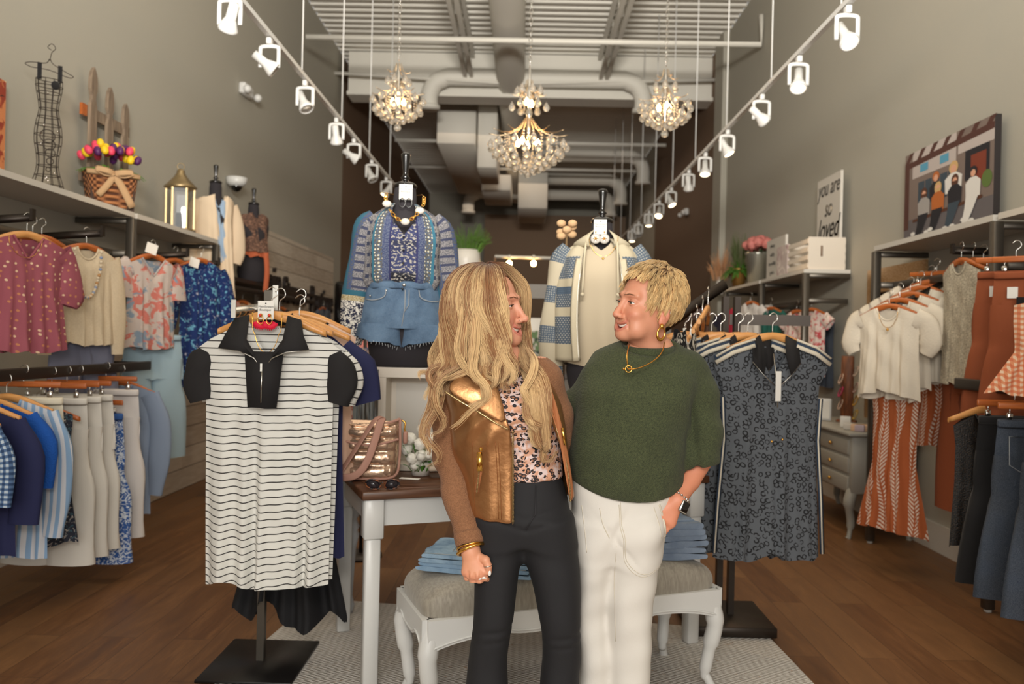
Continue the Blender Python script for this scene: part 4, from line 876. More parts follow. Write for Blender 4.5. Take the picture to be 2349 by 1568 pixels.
def earring_card(loc, rz, label, m, kind='hoop', s=1.0):
    t = thing('earring_card', label, 'earring card', loc, rz); MB().box((0, 0, 0), (.062, .0015, .072)).build('card', PAPER, t); MB().cyl((0, -.002, .026), (0, .002, .026), .003, 8).build('punched_hole', INK, t)
    text('printed_name', 'MainStream', .0125, INK, t, (0, -.0015, .013), ext=.0002, shear=.1); text('printed_name', 'Boutique', .0125, INK, t, (-.002, -.0015, .001), ext=.0002, shear=.1)
    for sx in (-1, 1):
        if kind == 'hoop': MB().tube([(sx*.0155+.014*math.cos(q), -.004, -.052+.021*math.sin(q)) for q in np.linspace(0, 6.283, 22)[:-1]], .0022, 5, closed=True).build('hoop', m, t); MB().tube([(sx*.0155, -.003, -.02), (sx*.0155, -.004, -.034)], .001, 4).build('ear_wire', GOLD, t)
        elif kind == 'disc':
            MB().lathe([(.008, -.002), (.022, -.0025), (.025, 0), (.022, .0025), (.008, .002)], n=24).build('acrylic_ring', mat('clear_acrylic', (190, 184, 176), .2), t).matrix_local = Matrix.Translation((sx*.021, -.005, -.058)) @ Matrix.Rotation(R(90), 4, 'X'); b = MB()
            for k in range(6): a = k*math.pi/3; b.tube([(sx*.021, -.008, -.058), (sx*.021+.012*math.cos(a), -.008, -.058+.012*math.sin(a))], .0022, 5)
            b.ball((sx*.021, -.008, -.026), .004); b.build('gold_filigree', GOLD, t)
        else:
            b = MB()
            for k in range(26):
                a = R(200+5.5*k); L = .036+.003*math.sin(k*3); b.tube([(sx*.017+.008*math.cos(a), -.004, -.04+.008*math.sin(a)), (sx*.017+L*math.cos(a), -.006, -.04+L*math.sin(a))], .0022, 4)
            b.build('fringe', mat('raspberry_raffia', (224, 22, 62), .6), t); MB().tube([(sx*.017+.011*math.cos(q), -.009, -.04+.015*math.sin(q)) for q in np.linspace(0, 6.283, 22)[:-1]], .0018, 5, closed=True).ball((sx*.017, -.008, -.02), .0075, 10, 6).build('gold_setting', GOLD, t); MB().ball((sx*.017, -.013, -.02), .0052, 10, 6).build('red_stone', mat('coral_red_stone', (226, 50, 36), .2), t)
    return t
TR = thing
# left forms on the dark rack
p = PX(490, 640, -2.86); p.z = 1.988; dform(p, R(50), 'black dress form in a cream coat on the left rack', H=.84)
t = shirt('coat', 'long cream coat with gold buttons on the left dress form', 'coat', p+Vector((0, 0, .74)), R(50), M_COAT, .19, .95, .08, [[(.04, -.25), (.05, -.5), (.03, -.62)], [.07, .075, .06]], None, seed=71, neck='v', fd=.34, th=.2, amp=.02, ns=.3)
shirt('top', 'pale blue top worn under the cream coat', 'top', p+Vector((.02, -.03, .7)), R(50), fab('pale_blue_jersey', None, (160, 182, 206)), .1, .6, .06, None, seed=72, th=.125)
p = PX(578, 650, -2.82); p.z = 1.988; dform(p, R(50), 'black dress form in a brown print blouse on the left rack', H=.8)
shirt('blouse', 'brown animal print sleeveless blouse on the second left dress form', 'blouse', p+Vector((0, 0, .72)), R(50), M_BROWNL, .18, .42, .06, None, seed=73, th=.14, fd=.03, ns=.3)
shirt('sarong', 'orange braided belt with a long hanging tail on the brown print form', 'belt', p+Vector((0, 0, .36)), R(50), M_ORB, .16, .1, 0, [[(-.1, -.2)], [.03]], seed=74, th=.15, ns=.1, fd=0)
MB().tube(cat_rom([(.05, -.17, .3), (.06, -.18, .1), (.05, -.17, -.1)], 6), .03, 8, ry=.012, up=(0, 1, 0)).build('belt_tail', M_ORB, None, 'orange braided belt tail hanging over the black skirt', 'belt', loc=p, rz=R(50))
# ---------------- right shelf items ----------------
# large photograph
y0, y1 = PX(2087, 500, 2.98).y, PX(2293, 500, 2.98).y
zt = PX(2293, 256, 2.94).z
t = thing('photo_canvas', 'large canvas photograph of six people in front of a building, on the right shelf', 'photograph', (2.95, (y0+y1)/2, RZ)); Wd = abs(y0-y1); Hh = zt-RZ
print('photo', Wd, Hh)
PM = [mat('photo_'+n, c, .5) for n, c in (('edge', (40, 34, 34)), ('siding', (196, 184, 178)), ('pergola', (84, 50, 44)), ('window', (60, 74, 86)), ('wall', (128, 112, 104)), ('door', (130, 58, 40)), ('deck', (104, 98, 100)), ('skin', (226, 170, 140)), ('white', (232, 228, 222)), ('dark', (34, 34, 42)), ('orange', (190, 106, 50)), ('blond', (214, 176, 120)), ('brown', (90, 54, 38)), ('green', (96, 118, 60)), ('blue', (90, 160, 190)), ('stripe', (170, 164, 160)))]
PI = {n: i for i, n in enumerate(('edge', 'siding', 'pergola', 'window', 'wall', 'door', 'deck', 'skin', 'white', 'dark', 'orange', 'blond', 'brown', 'green', 'blue', 'stripe'))}
MB().bb((-.012, -Wd/2, 0), (.03, Wd/2, Hh)).build('canvas', PM[0], t); b = MB(); LY = [0]
def pp_(mname, poly):
    LY[0] += 1; b.mat(PI[mname]); x = -.0125-.00012*LY[0]; n = len(poly); b.add([Vector((x, -(u-.5)*Wd, v*Hh)) for u, v in poly], [tuple(range(n))], smooth=False)
def el(mname, cx, cy, rx, ry, n=14): pp_(mname, [(cx+rx*math.cos(2*math.pi*k/n), cy+ry*math.sin(2*math.pi*k/n)) for k in range(n)])
pp_('wall', [(0, 0), (1, 0), (1, 1), (0, 1)]); pp_('deck', [(0, 0), (1, 0), (1, .3), (0, .3)]); pp_('siding', [(.1, .72), (.62, .72), (.62, 1), (.1, 1)]); pp_('siding', [(.64, .78), (1, .78), (1, .92), (.64, .92)])
for k in range(7): pp_('pergola', [(k*.15, .9), (k*.15+.05, .9), (k*.15+.12, 1), (k*.15+.06, 1)])
pp_('pergola', [(0, .84), (1, .88), (1, .94), (0, .9)]); pp_('pergola', [(0, .2), (.06, .2), (.06, .9), (0, .9)])
for u in (.2, .44): pp_('blue', [(u, .76), (u+.1, .76), (u+.1, .84), (u, .84)])
for u in (.18, .27, .36, .45, .54): pp_('window', [(u, .42), (u+.08, .42), (u+.08, .66), (u, .66)])
pp_('dark', [(.72, .5), (.96, .5), (.96, .78), (.72, .78)]); pp_('door', [(.78, .46), (.93, .46), (.93, .72), (.78, .72)]); el('green', .94, .46, .05, .08)
pp_('brown', [(.12, .26), (.9, .3), (.9, .33), (.12, .29)])
def pers(x, y, top, leg, hair, s=1.0, sit=True):
    el(hair, x, y+.015, .04*s, .05*s); el('skin', x, y, .025*s, .033*s)
    if hair in ('brown', 'blond') and sit: pp_(hair, [(x-.04, y), (x-.02, y-.12), (x+.02, y-.12), (x+.04, y)])
    pp_(top, [(x-.075*s, y-.08), (x-.03, y-.035), (x+.03, y-.035), (x+.075*s, y-.08), (x+.07*s, y-.22), (x-.07*s, y-.22)])
    if sit: pp_(leg, [(x-.07, y-.2), (x+.06, y-.2), (x+.0, y-.34), (x-.05, y-.44), (x-.11, y-.44), (x-.08, y-.3)])
el('skin', .4, .64, .03, .04); pers(.4, .64, 'dark', 'dark', 'orange', 1, False); pers(.6, .66, 'white', 'dark', 'blond', 1.25, False)
pers(.26, .52, 'stripe', 'dark', 'brown'); pers(.43, .53, 'orange', 'dark', 'blond'); pers(.62, .54, 'dark', 'window', 'brown'); pers(.81, .55, 'white', 'white', 'dark')
for x in (.13, .3, .35, .52, .6, .72, .8): el('white', x, .13+.02*math.sin(x*20), .03, .02)
b.build('print', PM, t); t.rotation_euler = (0, 0, 0)
# sequined mirror on the wall and dresser
t = thing('wall_mirror', 'tall wall mirror with a wide glittering gold frame behind the gauze blouses', 'mirror', (XR-.03, 6.45, 1.5)); GLI = mat('gold_glitter', (206, 168, 120), .3, .5, fn=lambda g: g.mix(g.gt(g.noise(140, g.ob(), 2), .62), (190, 150, 104), (255, 235, 200)))
for a, c in (((-.02, -.5, -.5), (.0, -.28, .42)), ((-.02, .28, -.5), (0, .5, .42)), ((-.02, -.5, .421), (0, .5, .62)), ((-.02, -.5, -.65), (0, .5, -.501))): MB().bb(a, c).build('frame_panel', GLI, t)
MB().bb((-.01, -.28, -.5), (.0, .28, .42)).build('mirror_glass', mat('mirror_glass', (120, 110, 100), .08, 1), t)
GREYF = mat('grey_chalk_paint', (164, 160, 150), .5, bump=(30, .1, .002)); t = thing('dresser', 'grey painted dresser with curved legs behind the leopard dresses', 'dresser', (2.74, 6.78, 0))
MB().rbox((0, 0, .795), (.54, 1.5, .03), .01, 2).build('top', GREYF, t); MB().rbox((.01, 0, .56), (.48, 1.42, .44), .008, 1).build('case', GREYF, t)
for yy, z, wd in ((-.36, .69, .62), (.36, .69, .62), (-.36, .55, .62), (.36, .55, .62), (-.36, .41, .62), (.36, .41, .62)):
    o = MB().rbox((-.235, yy, z), (.02, wd, .115), .006, 2).build('drawer', GREYF, t); MB().ball((-.26, yy, z), .014).build('knob', GOLD, o)
for sx in (-1, 1):
    for sy in (-1, 1): MB().tube(cat_rom([(sx*.2, sy*.66, .36), (sx*.235, sy*.69, .26), (sx*.21, sy*.67, .12), (sx*.225, sy*.68, .02), (sx*.23, sy*.68, 0)], 4), [.045]*5+[.03]*5+[.018]*5+[.024]*2, 10).build('leg', GREYF, t)
p = PZ(1936, 968, .81); p = Vector((2.8, 6.9, .81)); t = thing('bracelet_stand', 'upright dark wooden plank stand with crystal bracelets on the dresser', 'jewellery stand', p, R(-30)); MB().rbox((0, 0, .29), (.1, .03, .56), .004, 1).rbox((0, 0, .01), (.16, .1, .02), .004, 1).build('plank', wood('burnt_wood', (150, 86, 44), (70, 38, 22), 2, .5, (14, 14, 1.5)), t)
for i, (sx, z, c) in enumerate(((1, .44, (226, 206, 190)), (-1, .37, (220, 190, 170)), (1, .3, (200, 170, 160)), (-1, .26, (200, 70, 110)), (1, .19, (206, 160, 70)), (-1, .15, (210, 180, 160)), (1, .07, (200, 168, 90)))):
    b = MB()
    for k in range(16): a = 2*math.pi*k/16; b.ball((.016*math.cos(a)*1.0, .03*math.sin(a), .042*math.sin(a+1.57) if 0 else .04*math.cos(a)), .0085, 6, 4)
    o = b.build('bracelet', mat('bracelet_%d' % i, c, .15, .6), None, ['clear crystal', 'rose crystal', 'pale pink', 'raspberry', 'amber', 'pearl', 'gold'][i]+' bead bracelet hanging on the dark wooden stand', 'bracelet', 'bracelets on the wooden stand', loc=p+Vector((sx*.06*math.cos(R(-30)), sx*.06*math.sin(R(-30))-.02, z)))
t = thing('framed_card', 'small white framed card on the dresser beside the leopard dress', 'frame', Vector((2.62, 6.95, .811)), R(-30)); MB().rbox((0, 0, .1), (.13, .015, .19), .004, 1).build('frame', WHITEG, t); MB().box((0, -.009, .1), (.1, .002, .15)).build('card', PAPER, t)
for i, (px, py, m, lb) in enumerate(((1930, 970, PAPER, 'small white price sign at the foot of the bracelet stand'), (1948, 975, LAMW, 'white jewellery tray on the dresser'), (1975, 978, mat('peach_box', (226, 186, 150), .5), 'peach jewellery box at the right end of the dresser'), (1945, 985, mat('lilac_box', (196, 176, 186), .4), 'lilac wrapped box in front of the jewellery tray'))):
    q = PZ(px, py+10, .81); MB().rbox((0, 0, (.045 if i == 0 else .025)), ((.08, .01, .09) if i == 0 else (.14, .1, .05) if i < 3 else (.07, .06, .05)), .006, 2).build(['price_sign', 'jewellery_tray', 'jewellery_box', 'wrapped_box'][i], m, None, lb, ['sign', 'tray', 'box', 'box'][i], loc=(min(max(q.x, 2.6), 2.9), max(q.y, 6.15), .811), rz=R(-30))
# far right shelf
Zf = 2.172
def onf(px, x=2.8): q = PX(px, 620, x); return Vector((x, q.y, Zf))
p = PX(1897, 535, 2.93); t = thing('lettered_sign', 'white board with black brush lettering reading you are so loved', 'sign', (2.93, p.y-.05, Zf), 0); MB().bb((-.012, -.29, .02), (.012, .29, .93)).build('board', LAMW, t)
for w_, z, s, sh in (('you are', .84, .22, .35), ('so', .64, .24, .35), ('loved', .44, .3, .4)): text('word', w_, s, BLACKG, t, (-.015, 0, z-.02), (R(90), 0, R(-90)), .001, sh, sx=.8)
def crate(nm, lb, p, d, m, slats=True):
    t = thing(nm, lb, 'crate', p); x, y, z = d
    MB().bb((-x/2, -y/2, 0), (x/2, y/2, .015)).build('bottom', m, t)
    for sy in (-1, 1): MB().bb((-x/2, sy*y/2-.008, .0), (x/2, sy*y/2+.008, z)).build('end_panel', m, t)
    for sx in (-1, 1):
        for k in range(4): MB().bb((sx*x/2-.006, -y/2, .015+k*z/4), (sx*x/2+.006, y/2, (k+.78)*z/4)).build('slat', m, t)
    return t
CRW = mat('whitewashed_crate', (226, 214, 198), .8, bump=(40, .3, .002)); CR = crate('wooden_crate', 'whitewashed slatted crate on the far right shelf corner', (2.8, 7.75, Zf), (.34, .62, .3), CRW); MB().rbox((-.05, -.32, .17), (.02, .004, .1), .002, 1).build('handle_slot', mat('dark_slot', (120, 96, 76)), CR)
t = thing('quote_board', 'white quote board leaning left of the whitewashed crate', 'sign', (2.66, 8.45, Zf), R(0)); MB().bb((-.012, -.3, 0), (.012, .32, .42)).build('board', LAMW, t)
for i, w_ in enumerate(('always', 'wildly', 'incredibly', 'grace.')): text('word', w_, .06, INK, t, (-.014, .12, .35-.095*i), (R(90), 0, R(-90)), .0005)
MB().bb((-.01, -.16, 0), (.01, .16, .3)).build('art_board', fab('mauve_cream_marble', blot(5, [(206, 190, 184), ((180, 150, 150), .5, 1), ((228, 216, 206), .58, 1.5)], 'ob')), None, 'small mauve marbled board in front of the quote board', 'board', loc=(2.63, 8.16, Zf))
p = onf(1737, 2.82); t = thing('peony_bucket', 'galvanised bucket of dusty pink peonies on the far right shelf', 'flower bucket', p); MB().lathe([(.1, 0), (.14, .38), (.15, .4), (.14, .4), (.12, .3)], n=24).build('bucket', mat('galvanised', (176, 176, 166), .35, .8, bump=(20, .2, .003)), t)
def ruffle(r, n=7, k=1):
    b = MB(); rr = random.Random(k)
    for i in range(n):
        a0 = i*2.4; f = i/n; d = Vector((math.cos(a0)*(.3+.7*f), math.sin(a0)*(.3+.7*f), 1.1-f)).normalized(); c = d*r*.55; rows = []
        u = d.orthogonal().normalized(); v = d.cross(u)
        for s in range(5):
            q = s/4; rows.append([c+(u*math.cos(a)+v*math.sin(a))*r*.62*q*(1+.16*math.sin(5*a+i))+d*r*(.28-.45*q*q)+d*r*.06*math.sin(7*a+i*2)*q for a in np.linspace(0, 6.283, 17)[:-1]])
        b.grid(rows, True)
    b.ball((0, 0, 0), r*.6, 10, 7); return b
PE = mat('dusty_pink_petals', (206, 124, 116), .7); RF = ruffle(.085, 9, 3).mesh('peony_bloom', PE)
for i in range(13):
    a = i*2.4; r = math.sqrt((i+.3)/13); o = bpy.data.objects.new('peony_bloom', RF); COL.objects.link(o); o.parent = t; o.location = (.13*r*math.cos(a), .28*r*math.sin(a), .47+.08*(1-r*r)); o.rotation_euler = (r*math.sin(a)*-.8, r*math.cos(a)*.8, a)
leaf_cluster(30, (0, 0, 0), .14, .2, .36, .46, .05, .015, 5, .7).build('foliage', GREEND, t)
p = onf(1695, 2.78); t = thing('potted_greenery', 'green trailing plant in a gold metal pot on the far right shelf', 'plant', p); MB().lathe([(.07, 0), (.105, .26), (.11, .27), (.1, .26), (.08, .2)], n=24).build('pot', mat('brushed_gold_pot', (196, 150, 86), .35, .8), t)
leaf_cluster(150, (0, 0, 0), .24, .3, .2, .44, .1, .012, 7, 1.4).build('foliage', GREEN, t); leaf_cluster(70, (0, 0, 0), .12, .2, .3, .8, .1, .012, 8, .4).build('tall_fronds', mat('moss_green_frond', (84, 100, 44), .6), t)
p = onf(1652, 2.8); t = thing('pampas_vase', 'dried peach pampas grass at the far end of the right shelf', 'dried plant', p); MB().lathe([(.05, 0), (.07, .1), (.04, .22), (.05, .25)], n=16).build('vase', LAMW, t); leaf_cluster(90, (0, 0, 0), .2, .3, .2, .75, .1, .016, 9, .6).build('plumes', mat('peach_pampas', (216, 164, 120), .9), t)
# ---------------- centre: rug, table, bench ----------------
q = [PZ(722, 1376, 0), PZ(1752, 1453, 0), PZ(1905, 1600, 0), PZ(470, 1600, 0)]
a0, a1 = q[0], q[1]; u = (a1-a0).normalized(); n_ = Vector((u.y, -u.x, 0))
b = MB(); c0, c1 = PZ(500, 1568, 0), PZ(1862, 1568, 0); dl = (c0-q[0]).normalized(); dr = (c1-q[1]).normalized()
pl = [q[0], q[1], q[1]+dr*2.6, q[0]+dl*2.6]; top = [v+Vector((0, 0, .012)) for v in pl]
b.add(pl+top, [(4, 5, 6, 7), (0, 1, 5, 4), (1, 2, 6, 5), (2, 3, 7, 6), (3, 0, 4, 7)], smooth=False); put(b.build('area_rug', RUG), 'off white woven rug with tan flecks under the table and bench', 'rug')
TA = math.atan2(.375, .927)
TZ = .81
t = thing('display_table', 'white display table with a dark walnut top behind the two women', 'table', (0, 0, .012), TA)
fl_ = P(852, 1300, 3.28); fr_ = P(1556, 1300, 4.0-.03); fl_.z = fr_.z = 0; ux = Vector((math.cos(TA), math.sin(TA), 0)); uy = Vector((-math.sin(TA), math.cos(TA), 0)); TW = (fr_-fl_).dot(ux); TD = .66; org = fl_+ux*TW/2+uy*TD/2; t.location = (org.x, org.y, .012)
print('table', TW, org)
for sx in (-1, 1):
    for sy in (-1, 1):
        b = MB(); b.rbox((0, 0, (TZ-.2)/2), (.062, .062, TZ-.2), .005, 1); b.rbox((0, 0, TZ-.115), (.082, .082, .17), .006, 1); b.build('leg', WHITEG, t, loc=(sx*TW/2, sy*TD/2, 0))
for sy in (-1, 1): MB().bb((-TW/2+.03, sy*TD/2-.012, TZ-.15), (TW/2-.03, sy*TD/2+.012, TZ-.035)).build('apron', WHITEG, t)
for sx in (-1, 1): MB().bb((sx*TW/2-.012, -TD/2+.03, TZ-.15), (sx*TW/2+.012, TD/2-.03, TZ-.035)).build('apron', WHITEG, t)
MB().rbox((0, 0, TZ-.018), (TW+.11, TD+.11, .036), .006, 2).rbox((0, 0, TZ+.001), (TW+.03, TD+.03, .003), .001, 1).build('top', WALNUT, t)
def tb(x, y, z=0.0):
    """point on the table top, table axes"""
    return Vector((org.x, org.y, .012+TZ+.003+z))+ux*x+uy*y
# second white turned-leg table behind the first
t = thing('side_table', 'grey white turned leg table standing behind the display table', 'table', (org+uy*.78-ux*.1)+Vector((0, 0, .0)), TA)
for sx in (-1, 1):
    for sy in (-1, 1): MB().lathe([(.03, 0), (.042, .05), (.03, .1), (.045, .35), (.06, .42), (.05, .44), (.06, .46), (.045, .5), (.06, .52), (.06, .70)], n=16).build('leg', mat('pale_grey_paint', (196, 200, 206), .4), t, loc=(sx*.62, sy*.2, 0))
MB().rbox((0, 0, .715), (1.4, .5, .03), .006, 2).bb((-.6, -.2, .56), (.6, -.18, .7)).build('top', mat('pale_grey_paint'), t)
# bench
ba = TA; bx = Vector((math.cos(ba), math.sin(ba), 0)); by = Vector((-math.sin(ba), math.cos(ba), 0))
b0 = P(975, 1440, 2.86); b1 = P(1655, 1350, 3.34); b0.z = b1.z = 0; BW = (b1-b0).dot(bx); BD = .42; bo = b0+bx*BW/2+by*BD/2
print('bench', BW, bo)
t = thing('upholstered_bench', 'white cabriole leg bench with a grey striated cushion behind the women', 'bench', (bo.x, bo.y, .012), ba)
FZ = .42
for sx in (-1, 1):
    for sy in (-1, 1):
        k = .7071; f = lambda o_, z: (sx*(BW/2+o_*k-.03), sy*(BD/2+o_*k-.03), z)
        MB().tube(cat_rom([f(-.015, FZ-.01), f(.005, FZ-.08), f(.018, FZ-.15), f(-.002, FZ-.25), f(-.02, FZ-.36), f(-.01, .04), f(.012, .0)], 5), [.036]*5+[.038]*5+[.034]*5+[.026]*5+[.019]*5+[.018]*5+[.024], 14, up=(1, 0, 0)).build('leg', WHITEG, t)
def apron(W, nm, loc, rz):
    top_ = [(-W/2, FZ), (W/2, FZ)]; bot = []
    for i in range(41):
        x = W/2-W*i/40; q_ = abs(x)/(W/2); z = FZ-.075-.045*max(0, (q_-.55)/.45)**2.2-.03*max(0, 1-abs(x)/.09)**1.0+.008*math.cos(q_*9)*(q_ < .5); bot.append((x, z))
    MB().prism(top_+bot, -.014, .014).build('apron', WHITEG, t, loc=loc, rz=rz)
    b = MB().tube([(x, -.016, z+.012) for x, z in bot], .004, 5); b.build('apron_bead', WHITEG, t, loc=loc, rz=rz)
apron(BW-.02, 'f', (0, -BD/2+.005, 0), 0); apron(BW-.02, 'b', (0, BD/2-.005, 0), math.pi); apron(BD-.02, 's', (-BW/2+.005, 0, 0), -math.pi/2); apron(BD-.02, 's', (BW/2-.005, 0, 0), math.pi/2)
def cush(g):
    v = g.ob(); n = g.noise(30, g.sc(v, 3.2, 3.2, .5), 4, .6, .5); n2 = g.noise(16, g.sc(v, 8, 1.2, 1), 3); return (g.mix(g.rng(g.m('MULTIPLY', n, g.m('ADD', n2, .5)), .35, .65), (140, 132, 120), (162, 154, 140)), None, n)
b = MB(); rows = []
for i in range(15):
    ph = i/14*math.pi/2; rr = math.cos(ph)**.35; z = .13*math.sin(ph)**.8; row = []
    for k in range(64):
        a = 2*math.pi*k/64; c, s_ = math.cos(a), math.sin(a); x = math.copysign(abs(c)**.22, c)*(BW/2-.005); y = math.copysign(abs(s_)**.22, s_)*(BD/2-.005); g_ = 1+.02*math.sin(math.pi*i/14); row.append(Vector((x*rr*g_, y*rr*g_, FZ+z)))
    rows.append(row)
b.grid(rows, True); o = b.build('cushion', mat('grey_striated_velvet', (150, 142, 130), .6, bump=(1, .15, .001), fn=cush, Sheen_Weight=.3), t)
def bt(x, y, z=0.0): return Vector((bo.x, bo.y, .012+FZ+.13+z))+bx*x+by*y
def folded(nm, lb, loc, rz, m, d=(.36, .26, .025), seed=1, cuff=None, layers=2, group=None):
    t = thing(nm, lb, 'jeans', loc, rz, group); r = random.Random(seed)
    for k in range(layers):
        b = MB(); rows = []; z0 = k*d[2]
        for i in range(13):
            v = i/12; y = (v-.5)*d[1]*(1-.03*k); row = []
            for j in range(24):
                a = 2*math.pi*j/24; c, s_ = math.cos(a), math.sin(a); x = math.copysign(abs(c)**.3, c)*d[0]/2*(1-.05*k+.02*math.sin(v*9+seed)); z = math.copysign(abs(s_)**.6, s_)*d[2]*.52*(1+.2*math.sin(x*40+v*6+seed))
                row.append(Vector((x+.004*math.sin(v*14), y, z0+d[2]/2+z+.004*math.sin(x*22+seed+k)*math.sin(v*7))))
            rows.append(row)
        b.grid(rows, True); b.f += [list(range(24)), list(range(12*24, 13*24))[::-1]]; b.mi += [0, 0]; b.sm += [False]*2; b.uv += [None]*2; b.build('folded_leg', m, t)
    z = layers*d[2]; W, D = d[0]/2, d[1]/2
    if cuff: MB().rbox((W*.3, -D*.2, z), (W*.9, D*.9, .012), .004, 2, rz=.1).build('cuff', m, t)
    b = MB().tube([(-W*.9, -D*.9, z*.98), (W*.9, -D*.9, z*.98)], .0015, 4).tube([(-W*.5, D*.9, z+.004), (-W*.45, -D*.6, z+.005), (W*.1, -D*.7, z+.005)], .0016, 4); b.build('seam_stitching', mat('denim_stitching', (168, 172, 176)), t)
    return t
for i in range(2): folded('folded_jeans', ['lower folded light blue jeans on the bench by the bronze jacket', 'upper light acid wash folded jeans on the bench by the bronze jacket'][i], bt(-.36+.005*i, -.02, -.006+.034*i), ba-.62+.06*i, [denim('light_blue_denim2', (140, 170, 196), (96, 132, 166), 5), D_LIGHT][i], (.46, .26, .017), 3+i)
for i in range(3): folded('folded_jeans', ['lowest of three folded blue jeans at the right end of the bench', 'middle of three folded blue jeans at the right end of the bench', 'topmost of three folded blue jeans at the right end of the bench'][i], bt(.475-.01*i, -.05, -.006+.05*i), ba+[-.25, -.05, -.15][i], D_GREY, (.26, .24, .025), 7+i, True)
# crate box and items on the table
t = thing('frame_box', 'whitewashed shallow wooden frame box standing on the table', 'wooden box', P(945, 1090, 3.78)*1.0, 0.0); FB = t; t.location.z = TZ+.018
BXW = 1.0
CWH = mat('aged_ivory_paint', (230, 220, 206), .6, bump=(50, .2, .002)); FLUTE = mat('chalk_blue_distressed', (166, 174, 178), .8, bump=(30, .6, .004), fn=lambda g: (g.mix(g.rng(g.noise(40, g.sc(g.ob(), 1, 1, .12), 3), .45, .6), (176, 184, 188), (112, 102, 92)), None, g.noise(60, g.sc(g.ob(), 1, 1, .05), 2)))
bz = P(945, 848, 3.78).z-t.location.z; wx0 = P(868, 900, 3.72).x-t.location.x; wx1 = .36
MB().bb((wx0, -.06, .031), (wx0+.035, .14, bz-.036)).bb((wx1-.035, -.06, .031), (wx1, .14, bz-.036)).bb((wx0, -.06, bz-.035), (wx1, .14, bz)).bb((wx0, -.06, 0), (wx1, .14, .03)).build('box_frame', CWH, t)
MB().bb((wx0+.03, .1, .03), (wx1-.03, .125, bz-.03)).build('back_panel', CWH, t); MB().bb((wx0+.06, .09, .06), (wx1-.06, .1, bz-.07)).build('inner_panel', LAMW, t)
b = MB()
for k in range(6): b.cyl((wx0-.115+.02*k, -.03, .0), (wx0-.115+.02*k, -.03, bz-.075), .0095, 8)
b.bb((wx0-.125, -.03, 0), (wx0-.003, .1, bz-.01)).bb((wx0-.128, -.04, bz-.07), (wx0-.002, .1, bz)).build('fluted_side', FLUTE, t); MB().ball((0, 0, 0), .001, 4, 3)
fz = FB.location.z+bz
# left dress form with blouse and shorts
fx = P(925, 700, 3.84); fp = Vector((fx.x+.0, 3.82, fz)); MB().bb((fp.x-.28, 3.72, fz-.0), (fp.x+.3, 4.0, fz+.012)).build('form_board', CWH, FB, loc=-FB.location)
fp.z += .012
H_ = P(925, 432, 3.82).z-fp.z; dform(fp, R(8), 'black dress form on the box wearing the blue print blouse and denim shorts', H=H_)
def blouse_fn(g):
    s = g.sep(g.uv()); x = g.m('ABSOLUTE', s[0]); v = g.sc(g.uv(), 1, 1, 0); fine = g.noise(170, v, 2); f1 = g.rng(fine, .46, .54); dv = g.vor(62, v, rnd=.3)
    base = g.mix(f1, (146, 142, 140), (92, 90, 96))
    seg = g.m('MULTIPLY', g.lt(g.m('FRACT', g.m('DIVIDE', g.m('ADD', s[1], 9), .05)), .34), g.lt(g.m('ABSOLUTE', g.m('SUBTRACT', g.m('FRACT', g.m('DIVIDE', g.m('ADD', x, 9), .036)), .5)), .3)); base = g.mix(seg, base, (50, 56, 78))
    c = g.mix(g.lt(x, .128), base, (52, 108, 130)); c = g.mix(g.lt(x, .115), c, g.mix(g.lt(dv, .28), g.mix(f1, (92, 84, 66), (78, 96, 122)), (210, 204, 184)))
    c = g.mix(g.lt(x, .082), c, g.mix(f1, (56, 66, 104), (96, 104, 126))); c = g.mix(g.lt(x, .053), c, (44, 46, 90))
    bands = g.noise(9, g.com(0, s[1], 0), 1); mid = g.mix(g.rng(g.noise(90, v, 1), .42, .46), (168, 162, 152), g.mix(g.rng(bands, .48, .54), (52, 58, 98), (30, 32, 44))); c = g.mix(g.lt(x, .046), c, mid); return c
def slv_fn(g):
    s = g.sep(g.uv()); v = g.sc(g.uv(), 1, 1, 0); z = s[1]; fine = g.noise(170, v, 2); base = g.mix(g.rng(fine, .46, .54), (140, 136, 136), (88, 88, 96)); xx = g.m('ABSOLUTE', g.m('ADD', s[0], .01))
    seg = g.lt(g.m('FRACT', g.m('DIVIDE', g.m('ADD', z, 9), .04)), .3); base = g.mix(seg, base, (54, 58, 82)); base = g.mix(g.gt(xx, .035), base, g.mix(g.rng(fine, .4, .6), (86, 88, 80), (52, 70, 120))); base = g.mix(g.gt(xx, .055), base, (44, 90, 110))
    c = g.mix(g.lt(z, -.37), base, (40, 92, 110)); c = g.mix(g.lt(z, -.395), c, g.mix(g.rng(fine, .4, .6), (140, 116, 70), (190, 180, 150))); c = g.mix(g.lt(z, -.42), c, g.mix(g.rng(g.noise(75, v, 1, .5, 1.5), .48, .52), (28, 30, 56), (216, 210, 200))); return c
MBL = fab('blue_boho_print', blouse_fn); MSL = fab('blue_boho_sleeve_print', slv_fn)
t = thing('blouse', 'blue and grey boho print blouse on the left dress form', 'blouse', fp+Vector((0, 0, H_*.905)), R(8))
